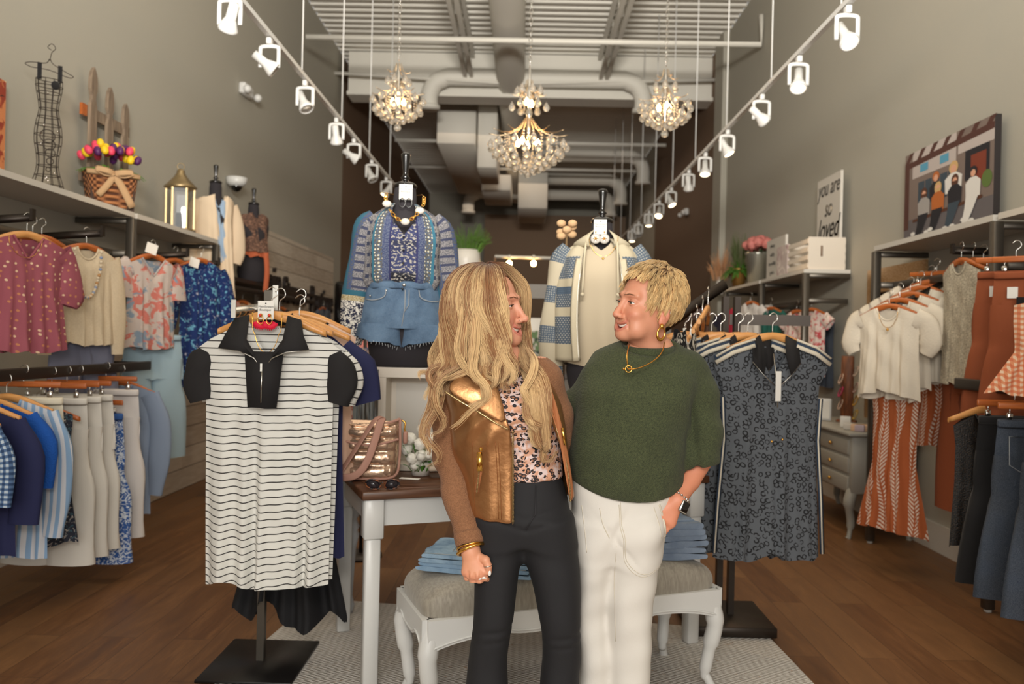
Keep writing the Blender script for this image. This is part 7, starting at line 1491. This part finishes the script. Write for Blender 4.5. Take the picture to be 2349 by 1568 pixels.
# ======== woman in the bronze jacket ========
d1 = 2.36; r1 = Vector((P(1200, 900, d1).x, d1, 0)); J = lambda px, py, dd=0: rel(r1, px, py, d1+dd)
HP = J(1121, 703, .0); M1 = headM(Vector(HP), 70, -3, -4, 1.0); M1i = M1.inverted(); ln = lambda p: np.array(M1i @ Vector(p))
hd = dict(neck=[(0, .012, -.07), (0, .03, -.12), ln(J(1140, 820, .02))], neck_r=[.048, .048, .054])
f, sk = head_sdf(hd, (-.10, -.140, -.19), (.10, .125, .125), .0019, jaw=.97, nose=.95, open_=.0078); V, Q = nets(smax(sk, (-.182-f.Z)+0*sk, .004), f.lo, f.h); V = lap(V, Q, 1)
parts = [(xf(M1, V), Q, face_cols(V, (216, 154, 126), (206, 106, 104), (222, 128, 110)))]
f = F3((-.36, -.2, .02), (.26, .22, 1.45), .0085)
bd = f.loft([(1.44, -.075, .05, .02, .055), (1.38, -.07, .09, .02, .065), (1.32, -.06, .12, .01, .07), (1.2, -.02, .115, .005, .085), (1.05, .01, .09, .0, .075), (.97, .0, .09, .0, .08)])
lsh, lel, lwr = J(1040, 862, .02), J(1040, 1060, .03), J(1078, 1258, -.088)
bd = smin(bd, f.chain([lsh, lel], [.045, .036]), .03); bd = smin(bd, f.chain([J(1238, 850, .06), J(1285, 1000, .12), J(1300, 1060, .16)], [.045, .036, .03]), .03)
kn1 = [J(1135, 1430)*[1, 1, 0]+[0, 0, .5], J(1300, 1430)*[1, 1, 0]+[0, 0, .5]]
for k_, hx_ in zip(kn1, (1145, 1255)): bd = smin(bd, f.chain([J(hx_, 1190, .01), k_, k_*[1, 1, 0]+[0, .03, .08]], [.06, .03, .026], .01), .03)
V, Q = nets(bd, f.lo, f.h); parts.append((V, Q, np.tile(lin((222, 160, 130)), (len(V), 1))))
# right hand, loosely closed, back of the hand to the camera
JH = lambda a_, b_, c_: J(a_, b_, c_-.048)
f = F3(JH(1035, 1352, -.13), JH(1150, 1205, .05), .0017)
w0 = JH(1079, 1262, -.045); K_ = [JH(1068, 1311, -.055), JH(1081, 1319, -.064), JH(1096, 1319, -.068), JH(1110, 1311, -.064)]
fg = []
for i, k_ in enumerate(K_):
    L_f = (.030, .036, .038, .036)[i]; pr = k_+np.array([.004, .006, -.018]); md = pr+np.array([.010, .028, -.008]); tp = md+np.array([.010+.004*i, .004, .016]); 
    if i == 2: tp = md+np.array([.020, -.012, -.012])
    if i == 3: md = pr+np.array([.006, .018, -.010]); tp = md+np.array([.006, -.002, -.018])
    fg.append(([k_, pr, md, tp], [.0098, .0092, .0085, .0074]))
fg.append(([JH(1094, 1275, -.05), JH(1114, 1284, -.068), JH(1120, 1298, -.072), JH(1121, 1312, -.07)], [.013, .0122, .0105, .0082]))
palm = [((w0, k_), (.0185, .0125)) for k_ in K_]+[((w0+np.array([0, .012, 0]), k_+np.array([0, .018, .004])), (.017, .012)) for k_ in K_]
hs = hand_sdf(f, w0, [p_[0] for p_ in palm], [p_[1] for p_ in palm], fg, .004); hs = smin(hs, f.chain([JH(1070, 1215, -.02), w0], [.028, .0245]), .015)
for a_, b_ in zip(K_[:-1], K_[1:]): m_ = (a_+b_)/2; hs = smax(hs, -f.cap(m_+[0, -.0150, .006], m_+[0, -.012, -.02], .0035), .006)
for k_ in K_: hs = hs-.0012*np.exp(-(((f.X-k_[0])/.006)**2+((f.Z-k_[2]-.004)/.008)**2))
V, Q = nets(hs, f.lo, f.h); V = lap(V, Q, 1); Ca = np.tile(lin((226, 160, 126)), (len(V), 1)); kd = np.min([np.linalg.norm(V-(k_+[0, -.01, -.006]), axis=1) for k_ in K_], axis=0); w_ = np.clip(1-kd/.014, 0, 1)[:, None]; Ca = Ca*(1-.35*w_)+.35*w_*lin((216, 120, 96)); parts.append((V, Q, Ca))
V, Q, C_ = merge(parts); W1 = np_obj('person', V, Q, SKIN, None, C_, 'woman with long wavy blonde hair in a bronze jacket, leopard top and black trousers', 'person'); W1.location = r1
face_parts(W1, M1, mat('brown_brow')); MB().ball(tuple(M1 @ Vector((-.0205, -.103, -.044))), .0014, 6, 4).build('nose_stud', CHROME, W1)
NAIL = mat('white_nail_polish', (238, 232, 226), .15)
MB().ball(tuple(JH(1123, 1314, -.078)), (.0048, .003, .0085), 10, 6).build('thumbnail', NAIL, W1)
MB().ball(tuple(JH(1099, 1327, -.072)), (.0075, .004, .0038), 10, 6).build('fingernail', NAIL, W1); MB().ball(tuple(JH(1109, 1324, -.070)), (.0065, .004, .0045), 10, 6).build('fingernail', NAIL, W1)
c_ = JH(1119, 1297, -.072); MB().tube([tuple(c_+np.array([.0118*math.cos(a), .0118*math.sin(a), .002*math.cos(a)])) for a in np.linspace(0, 6.283, 20)[:-1]], .0012, 6, closed=True).build('thumb_ring', SILV, W1)
c_ = fg[3][0][1]; MB().tube([tuple(np.array(c_)+np.array([.0102*math.cos(a), .0102*math.sin(a), .003*math.cos(a)])) for a in np.linspace(0, 6.283, 20)[:-1]], .0011, 6, closed=True).build('finger_ring', SILV, W1)
bc = JH(1079, 1254, -.043); bd_ = (w0-JH(1070, 1215, -.02)); bd_ /= np.linalg.norm(bd_); e1 = np.cross(bd_, [0, 1, 0]); e1 /= np.linalg.norm(e1); e2 = np.cross(bd_, e1)
for off, tilt, rr in ((.006, .16, .0050), (-.003, .05, .0030)): MB().tube([tuple(bc+bd_*(off-tilt*.036*math.cos(a))+e1*(.0385*math.cos(a))+e2*(.032*math.sin(a))) for a in np.linspace(0, 6.283, 30)[:-1]], rr, 10, closed=True).build('gold_bangle', GOLD, W1)
# leopard turtleneck
def leo_fn(g):
    v = g.vm('ADD', g.ob(), g.vm('MULTIPLY', g.ncol(40, g.ob()), (.012, .012, .012))); v2 = g.sc(v, 1, 1, 1.25); d = g.vor(62, v2, rnd=.9); n = g.noise(55, g.ob(), 2); c = g.mix(g.rng(n, .42, .58), (222, 200, 196), (214, 158, 126)); c2 = g.mix(g.rng(d, .1, .3), (176, 120, 88), (30, 28, 34)); m_ = g.m('MULTIPLY', g.lt(d, .47), g.gt(g.noise(95, g.ob(), 1), .40)); return (g.mix(m_, c, c2), None, g.noise(30, g.sc(g.ob(), 1, 1, 3), 2))
LEOT = mat('leopard_mesh_top', (200, 170, 150), .75, bump=(1, .25, .004), fn=leo_fn)
f = F3((-.20, -.17, .98), (.17, .14, 1.46), .004)
tp_ = f.loft([row(778, 1108, 1176, .052, .02), row(800, 1100, 1172, .052, .02), row(828, 1095, 1180, .058, .015), row(850, 1060, 1225, .085, .01), row(900, 1060, 1262, .115, 0), row(950, 1085, 1282, .128, -.005), row(1010, 1098, 1288, .11, 0), row(1060, 1100, 1290, .105, 0), row(1092, 1098, 1292, .108, 0)], p=2.2)
for cx_, cy_2 in ((1158, 935), (1232, 930)): tp_ = smin(tp_, f.ell(J(cx_, cy_2, -.085), (.052, .05, .05)), .035)
rc = J(1200, 980)[0]; tp_ = tp_-.0022*np.sin(f.Z*210+(f.X-rc)*60*np.sign(f.X-rc))*np.exp(-((f.X-rc)/.075)**2)*(f.Y < 0)-.0016*np.sin(f.Z*170+f.X*30)*(f.Z > 1.36)
V, Q = nets(tp_, f.lo, f.h); np_obj('turtleneck_top', lap(V, Q, 1), Q, LEOT, W1)
# bronze jacket body with open front
BRZ = mat('bronze_metallic_leather', (188, 136, 90), .34, .78, bump=(34, .3, .006)); TANK = knit('tan_rib_knit', (162, 114, 80), (128, 86, 58), 220, .8); SUE = mat('tan_suede_lining', (168, 104, 62), .8, bump=(200, .3, .002))
f = F3((-.34, -.22, .92), (.24, .18, 1.40), .0042)
jk = f.loft([row(822, 1060, 1222, .085, .03), row(835, 1035, 1240, .10, .025), row(860, 1018, 1256, .118, .015), row(905, 1020, 1280, .142, 0), row(960, 1030, 1294, .152, 0), row(1030, 1038, 1304, .138, 0), row(1100, 1062, 1314, .135, 0), row(1180, 1076, 1322, .14, 0)], p=2.3)
inn = f.loft([row(815, 1075, 1210, .072, .03), row(835, 1050, 1226, .086, .025), row(860, 1034, 1240, .104, .015), row(905, 1036, 1266, .130, 0), row(960, 1046, 1282, .141, 0), row(1030, 1052, 1292, .127, 0), row(1100, 1075, 1303, .124, 0), row(1180, 1088, 1311, .129, 0)], p=2.3)
def edge(zs_, xs_): return np.interp(f.Z.ravel(), zs_[::-1], xs_[::-1]).astype(np.float32)[None, None, :]
Le = [(820, 1120), (860, 1128), (900, 1145), (940, 1160), (968, 1172), (1040, 1178), (1110, 1177), (1185, 1176)]; Re = [(820, 1190), (860, 1232), (900, 1246), (960, 1262), (1000, 1277), (1050, 1292), (1100, 1300), (1185, 1308)]
xe = edge([J(x, y)[2] for y, x in Le], [J(x, y)[0] for y, x in Le]); xr_ = edge([J(x, y)[2] for y, x in Re], [J(x, y)[0] for y, x in Re])
gap = np.maximum(np.maximum(xe-f.X, f.X-xr_), f.Y-.02)   # negative inside the opening
fo = -.0042*np.sin((f.X*.9-f.Z*.55)*95+1.5*np.sin(f.Z*18))*np.exp(-((f.X-J(1100, 960)[0])/.07)**2)*np.clip((f.Z-1.10)/.1, 0, 1)*(f.Y < 0)-.0016*np.sin(f.X*120)*(f.Y < 0); jk = jk+fo; inn = inn+fo
jk = smax(jk, -inn, .004); jk = smax(jk, -gap, .004)
rt = f.X-J(1240, 900)[0]; hz_ = J(1180, 1178)[2]+np.maximum(rt, 0)*.55+0*f.Z; jk = smax(jk, hz_-f.Z+0*jk, .004)
V, Q = nets(jk, f.lo, f.h); V = lap(V, Q, 1); np_obj('jacket', V, Q, BRZ, W1)
# knit sleeves
f = F3((-.36, -.2, .82), (.26, .24, 1.40), .0045)
sl1 = f.chain([J(1045, 868, .02), J(1032, 930, .03), J(1036, 1040, .02), J(1052, 1130, -.022), JH(1072, 1219, -.021)], [.060, .058, .054, .046, .040], .02); sl1 = sl1+fabric_folds(f, [(20, 0, 55, 0, .0020), (-30, 0, 90, 1, .0014)])
zc = J(1075, 1236)[2]; sl1 = smax(sl1, (zc-f.Z)+.25*(f.X-J(1075, 1222)[0])+0*sl1, .004); cf = f.chain([JH(1073, 1214, -.022), JH(1078, 1240, -.035)], [.045, .043]); cd_ = bd_; cut = (f.X-bc[0])*cd_[0]+(f.Y-bc[1])*cd_[1]+(f.Z-bc[2])*cd_[2]; cf = smax(cf, np.maximum(cut+.004, -cut-.040), .003); sl1 = smin(sl1, cf, .003); sl1 = smax(sl1, -f.chain([JH(1077, 1243, -.036), w0], [.033, .034]), .003)
np_obj('sleeve', *nets(sl1, f.lo, f.h), TANK, W1)
sl2 = f.chain([J(1222, 838, .05), J(1248, 870, .05), J(1275, 950, .08), J(1288, 1010, .11)], [.048, .054, .05, .045], .02); np_obj('sleeve', *nets(sl2, f.lo, f.h), TANK, W1)
# lapel, collar, zips
def front(px, py, dy): return Vector(J(px, py, 0)*np.array([1, 0, 1])+np.array([0, dy, 0]))
def sheet(nm, ring, c, m, th=.006, parent=None, k=.0):
    V = [front(*p_) for p_ in ring]; cc = front(*c); b = MB(); n = len(V); rings = [V, [v.lerp(cc, .35)+Vector((0, -k*.6, 0)) for v in V], [v.lerp(cc, .7)+Vector((0, -k, 0)) for v in V]]; vs = [v for r_ in rings for v in r_]+[cc+Vector((0, -k*1.05, 0))]
    fs = [(i+a*n, (i+1) % n+a*n, (i+1) % n+(a+1)*n, i+(a+1)*n) for a in (0, 1) for i in range(n)]+[(i+2*n, (i+1) % n+2*n, 3*n) for i in range(n)]; b.add(vs, fs); return b.build(nm, m, parent or W1, solid=th, sub=1)
lap_ = [(1032, 886, -.158), (1050, 862, -.150), (1078, 835, -.125), (1108, 806, -.085), (1128, 830, -.125), (1150, 890, -.155), (1172, 966, -.166), (1140, 950, -.172), (1100, 925, -.172), (1064, 905, -.168)]
sheet('lapel', lap_, (1105, 890, -.165), BRZ, k=.002); zt = []
for (x0, y0, e0_), (x1, y1, e1_) in (((1034, 890, -.164), (1066, 910, -.174)), ((1066, 910, -.174), (1102, 930, -.178)), ((1102, 930, -.178), (1142, 956, -.178)), ((1142, 956, -.178), (1172, 972, -.17))):
    for k in range(9): q_ = k/9; zt.append(front(x0+(x1-x0)*q_, y0+(y1-y0)*q_, e0_+(e1_-e0_)*q_))
def zipper(pts, m=SILV, nm='zipper', r=.0036, W=None, side=None):
    b = MB(); b.tube(pts, r*.45, 5)
    L = [0]
    for a, c in zip(pts[:-1], pts[1:]): L.append(L[-1]+(c-a).length)
    n = int(L[-1]/.0036)
    for k in range(n):
        s_ = L[-1]*k/n; i = max(j for j in range(len(L)) if L[j] <= s_+1e-9); i = min(i, len(pts)-2); q_ = (s_-L[i])/max(L[i+1]-L[i], 1e-6); p_ = pts[i].lerp(pts[i+1], q_); t_ = (pts[i+1]-pts[i]).normalized(); c = t_.cross(Vector((0, 1, 0))).normalized(); b.tube([p_-c*r, p_+c*r], .0011, 4)
    return b.build(nm, m, W or W1)
ZG = mat('pale_gold_zip', (222, 196, 146), .25, 1)
zipper(zt, ZG); zipper([front(1178+.0*k, 975+20*k, -.166+.0016*k) for k in range(11)], ZG)
zipper([Vector(v) for v in cat_rom([front(1262, 935, -.142), front(1276, 985, -.142), front(1292, 1040, -.132), front(1301, 1095, -.128), front(1303, 1132, -.12)], 6)], ZG, r=.0028)
sheet('jacket_front_edge', [(1234, 820, -.10), (1262, 880, -.140), (1284, 960, -.135), (1300, 1040, -.12), (1312, 1110, -.11), (1308, 1138, -.115), (1299, 1130, -.122), (1290, 1040, -.132), (1262, 940, -.144), (1244, 880, -.145)], (1280, 990, -.142), SUE, .005)
MB().tube([front(1103, 1030, -.160), front(1110, 1050, -.162), front(1100, 1105, -.158)], .007, 6, ry=.0015, up=(0, -1, 0)).build('pocket_welt', SUE, W1); zipper([front(1110, 1012, -.163), front(1108, 1040, -.166), front(1101, 1106, -.162)], ZG, 'pocket_zip', .003); b = MB(); b.tube([front(1107, 1018, -.172), front(1108, 1058, -.174)], .0085, 6, ry=.0022, up=(0, -1, 0)).ball(tuple(front(1110, 1012, -.17)), .006); b.build('zip_pull', GOLD, W1)
MB().tube([front(1284, 968, -.152), front(1290, 1005, -.146)], .004, 6, ry=.0015, up=(0, -1, 0)).build('zip_pull', GOLD, W1)
JK = [o for o in W1.children if o.name.startswith('jacket')][0]; b = MB()
for x0, x1 in ((1140, 1147), (1146, 1153), (1090, 1094)): b.tube(drape([front(x0, 1000, 0), front(x1-3, 1070, 0), front(x1, 1168, 0)], JK, .0004), .0010, 4)
b.build('seam', mat('bronze_seam', (150, 94, 50), .5, .4), W1)
# black trousers
f = F3((-.24, -.22, .02), (.26, .24, 1.08), .0058); BKT = mat('black_ponte_trousers', (26, 25, 28), .8, bump=(500, .15, .001)); ZP = lambda py: J(1200, py)[2]
hips = f.loft([zr(1.055, 1100, 1290, .098, 0), zr(ZP(1095), 1098, 1294, .100, 0), zr(ZP(1140), 1090, 1308, .112, .003), zr(ZP(1190), 1088, 1315, .117, .003), zr(ZP(1240), 1092, 1322, .098, .0)], p=2.4)
lL = f.loft([zr(ZP(1180), 1088, 1208, .11, 0), zr(ZP(1262), 1093, 1210, .1, 0), zr(ZP(1300), 1097, 1201, .094, -.006), zr(ZP(1345), 1099, 1196, .088, -.01), zr(ZP(1400), 1099, 1191, .08, -.015), zr(ZP(1440), 1097, 1186, .072, -.015), zr(ZP(1500), 1090, 1178, .07, 0), zr(ZP(1568), 1084, 1180, .075, .01), zr(.2, 1070, 1192, .095, .02), zr(.05, 1058, 1202, .115, .02)], p=2.3)
lR = f.loft([zr(ZP(1180), 1204, 1320, .11, 0), zr(ZP(1262), 1208, 1333, .1, 0), zr(ZP(1300), 1220, 1338, .094, -.006), zr(ZP(1345), 1234, 1341, .088, -.01), zr(ZP(1400), 1246, 1342, .08, -.015), zr(ZP(1440), 1254, 1343, .072, -.015), zr(ZP(1500), 1258, 1347, .07, 0), zr(ZP(1568), 1254, 1344, .075, .01), zr(.2, 1246, 1360, .095, .02), zr(.05, 1240, 1372, .115, .02)], p=2.3)
tr = smin(smin(hips, lL, .03), lR, .03)
for py, px, a in ((1428, 1142, .004), (1442, 1300, .004), (1452, 1142, .003), (1465, 1300, .003)): c_ = J(px, py); tr = tr+a*np.exp(-((f.Z-c_[2]-.12*(f.X-c_[0]))/.007)**2)*np.exp(-((f.X-c_[0])/.06)**2)
for py, a in ((1172, .003), (1198, .004)): c_ = J(1205, py); tr = tr+a*np.exp(-((f.Z-c_[2]-.9*np.abs(f.X-c_[0])*.35)/.006)**2)*np.exp(-((f.X-c_[0])/.07)**2)*(f.Y < 0)
V, Q = nets(tr, f.lo, f.h); np_obj('trousers', lap(V, Q, 1), Q, BKT, W1)
MB().tube([front(1228, 1098, -.104), front(1226, 1160, -.118), front(1206, 1192, -.122)], .0012, 4).build('fly_seam', mat('dark_seam', (44, 42, 46), .7), W1)
for k_ in kn1: MB().rbox((k_[0], -.01, .03), (.08, .24, .055), .027, 4).build('shoe', BLACKC, W1)
# long wavy hair: guide locks in picture columns at real depths
def locks(guides, seed, W, rad=.0008, K=30):
    r = np.random.default_rng(seed); PP = []; RR = []; CC = []
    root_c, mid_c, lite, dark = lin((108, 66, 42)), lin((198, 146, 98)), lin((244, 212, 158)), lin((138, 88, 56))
    for gi, (pts, n, spread, wav, tone) in enumerate(guides):
        G_ = np.array(cat_rom([J(*p_) for p_ in pts], 12)); s_ = np.linspace(0, len(G_)-1, K); G_ = np.stack([np.interp(s_, np.arange(len(G_)), G_[:, j]) for j in range(3)], 1); t = np.linspace(0, 1, K)
        T = np.gradient(G_, axis=0); T /= np.linalg.norm(T, axis=1, keepdims=True); A = np.cross(T, [0, 1, 0]); A /= np.maximum(np.linalg.norm(A, axis=1, keepdims=True), 1e-6); B = np.cross(T, A)
        a = r.random(n)*6.283; q = np.sqrt(r.random(n)); u = q*np.cos(a); v = q*np.sin(a); prof = spread*(.55+.75*np.sin(np.pi*np.clip(t*1.05, 0, 1))**.8)*(1-.55*t**2)*np.clip(.12+t*6, 0, 1); ph = gi*1.7+r.random((n, 1))*.5; wv = wav*np.clip(t*1.6-.3, 0, 1)*1.7
        off = (u[:, None]*prof+wv*np.sin(t*15+ph)); off2 = (v[:, None]*prof*.7+wv*.8*np.cos(t*15+ph)); fr = r.normal(size=(n, 1))*.0022+.0018*np.sin(t[None]*9+r.random((n, 1))*6.3)*(r.random((n, 1)) > .8)*3*t
        Pn = G_[None]+(off+fr)[..., None]*A[None]+off2[..., None]*B[None]
        cutl = .86+.14*r.random(n); ti = t[None]*cutl[:, None]; idx = ti*(K-1); i0 = np.minimum(idx.astype(int), K-2); fr_ = (idx-i0)[..., None]; ar = np.arange(n)[:, None]; Pn = Pn[ar, i0]*(1-fr_)+Pn[ar, i0+1]*fr_
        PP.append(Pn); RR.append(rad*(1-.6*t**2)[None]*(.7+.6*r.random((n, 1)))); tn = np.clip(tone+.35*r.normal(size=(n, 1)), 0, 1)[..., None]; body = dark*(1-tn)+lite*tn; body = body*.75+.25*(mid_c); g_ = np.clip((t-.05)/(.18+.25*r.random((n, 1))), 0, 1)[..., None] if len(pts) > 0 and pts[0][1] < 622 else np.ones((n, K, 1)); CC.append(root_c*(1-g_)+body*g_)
    return strands('hair', np.concatenate(PP), np.concatenate(RR), np.concatenate(CC), HAIR, W)
gl = []
part_ = (1142, 606, -.01)
rr_ = random.Random(11)
# near side curtain (left of picture), from the parting down over the shoulder
NL = 22
for i in range(NL):
    f_ = i/(NL-1); xe_ = 1166-164*f_+rr_.uniform(-6, 6); ye_ = 862+24*math.sin(i*1.9)+26*f_; xm = 1160-114*f_; tone = rr_.choice((.1, .35, .6, .85, 1.0)); y_mid = 700+60*f_; x_top = 1160-100*f_; ytop = 640-20*math.sin(f_*3.1)+35*f_**2; dep = -.098+.055*f_; s1, s2 = rr_.uniform(-7, 7), rr_.uniform(-8, 8)
    fi = R(74+108*f_+rr_.uniform(-3, 3)); el_p = lambda th, k=1.07: (1121+86*k*math.sin(R(th))*math.cos(fi), 703-96*k*math.cos(R(th)), -.092*k*math.sin(R(th))*math.sin(fi)+.01)
    path = [el_p(8, 1.02), el_p(34), el_p(62, 1.1), (el_p(84, 1.12)[0]+s1*.4, 712+14*f_, el_p(84, 1.12)[2]), (xm-26*f_-s1, 780+50*f_, dep-.03), (xe_-8*f_+s2, (ye_+790)/2+20, -.14+.05*f_), (xe_-16*f_-s2, ye_+14, -.16+.05*f_)]
    gl.append((path, 130, .0125, .0085, tone)); gl.append(([(x+rr_.uniform(-8, 8), y+rr_.uniform(0, 6), d+.02) for x, y, d in path], 90, .018, .010, tone*.4))
# back of the head mass
for i in range(8):
    f_ = i/7; gl.append(([(1132-8*f_, 602+2*f_, .03), (1085-30*f_*.6, 640+18*f_, .04+.05*f_), (1060-26*f_, 715, .06+.04*f_), (1040-32*f_, 800, .04), (1010-18*f_, 880+10*f_, .0)], 160, .024, .008, .35+.3*(i % 2)))
# long wisps on the jacket and down the sleeve
for wi, (path, n, sp, wv_, tone) in enumerate((([(1050, 800, -.11), (1070, 850, -.16), (1105, 880, -.19), (1112, 920, -.2), (1070, 945, -.2), (1030, 985, -.18)], 60, .008, .004, .9), ([(1090, 780, -.12), (1085, 840, -.17), (1110, 880, -.20), (1106, 915, -.21), (1080, 940, -.21)], 140, .012, .006, .95),
    ([(1030, 800, -.05), (1000, 840, -.07), (975, 855, -.08), (962, 868, -.08)], 60, .010, .006, .8), ([(1020, 840, -.06), (990, 900, -.10), (975, 960, -.11), (982, 1010, -.11), (970, 1040, -.11)], 60, .012, .010, .35), ([(1015, 860, -.06), (1000, 930, -.12), (988, 990, -.12), (996, 1040, -.12), (985, 1075, -.12)], 45, .010, .010, .3), ([(1060, 830, -.13), (1020, 870, -.15), (1000, 930, -.14), (1010, 985, -.13), (1000, 1010, -.13)], 50, .010, .010, .5), ([(1075, 850, -.16), (1040, 860, -.17), (1012, 875, -.15), (1005, 905, -.14)], 30, .006, .004, .9),
    # falling in front of the throat
    ([(1160, 760, -.11), (1150, 810, -.14), (1140, 860, -.16), (1120, 885, -.17)], 110, .014, .005, .9), ([(1164, 780, -.10), (1160, 840, -.14), (1152, 880, -.16)], 80, .010, .004, .8))): gl.append(([(path[0][0]+(12 if wi < 7 else -44), path[0][1]-120, path[0][2]+.045), (path[0][0]+(6 if wi < 7 else -16), path[0][1]-50, path[0][2]+.02)]+path, n, sp, wv_, tone))
# far side hair, passing behind the face and over the far shoulder
for i in range(8):
    f_ = i/7; fi = R(-26-56*f_); e2 = lambda th, k=1.07: (1121+86*k*math.sin(R(th))*math.cos(fi), 703-96*k*math.cos(R(th)), -.092*k*math.sin(R(th))*math.sin(fi)+.01)
    gl.append(([e2(7, 1.02), e2(26), e2(50, 1.08), e2(76, 1.14), (1207-16*f_, 775, .07+.02*f_), (1202+12*f_, 830, -.04), (1222+20*f_, 890, -.15), (1212+36*f_, 940+16*i, -.165+.02*f_), (1240+26*f_, 985+6*i, -.165+.03*f_)], 170, .0145, .009, (.85, .3, .95, .5, .7, .25, .6, .4)[i]))
gl.append(([(1210, 800, -.03), (1225, 830, -.12), (1212, 880, -.16), (1200, 905, -.17), (1222, 950, -.17), (1218, 975, -.17)], 150, .009, .006, .95))
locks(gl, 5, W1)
b = MB(); rows = []
for i in range(26):
    th_ = math.pi*.62*i/25; rows.append([Vector((.081*math.sin(th_)*math.cos(a), .018+.100*math.sin(th_)*math.sin(a), .034+.088*math.cos(th_))) for a in np.linspace(0, 6.283, 49)[:-1]])
b.grid(rows, True); keepf = []
for fc in b.f:
    c = sum((Vector(b.v[i]) for i in fc), Vector())/len(fc); keepf.append(c.z > .088 or c.y > -.03+.0*c.z)
for nm_ in ('f', 'mi', 'sm', 'uv'): setattr(b, nm_, [v for v, k in zip(getattr(b, nm_), keepf) if k])
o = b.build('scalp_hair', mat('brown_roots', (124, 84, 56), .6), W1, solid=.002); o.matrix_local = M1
for t_ in HG.values():
    for ch in list(t_.children): bpy.data.objects.remove(ch)
    bpy.data.objects.remove(t_)
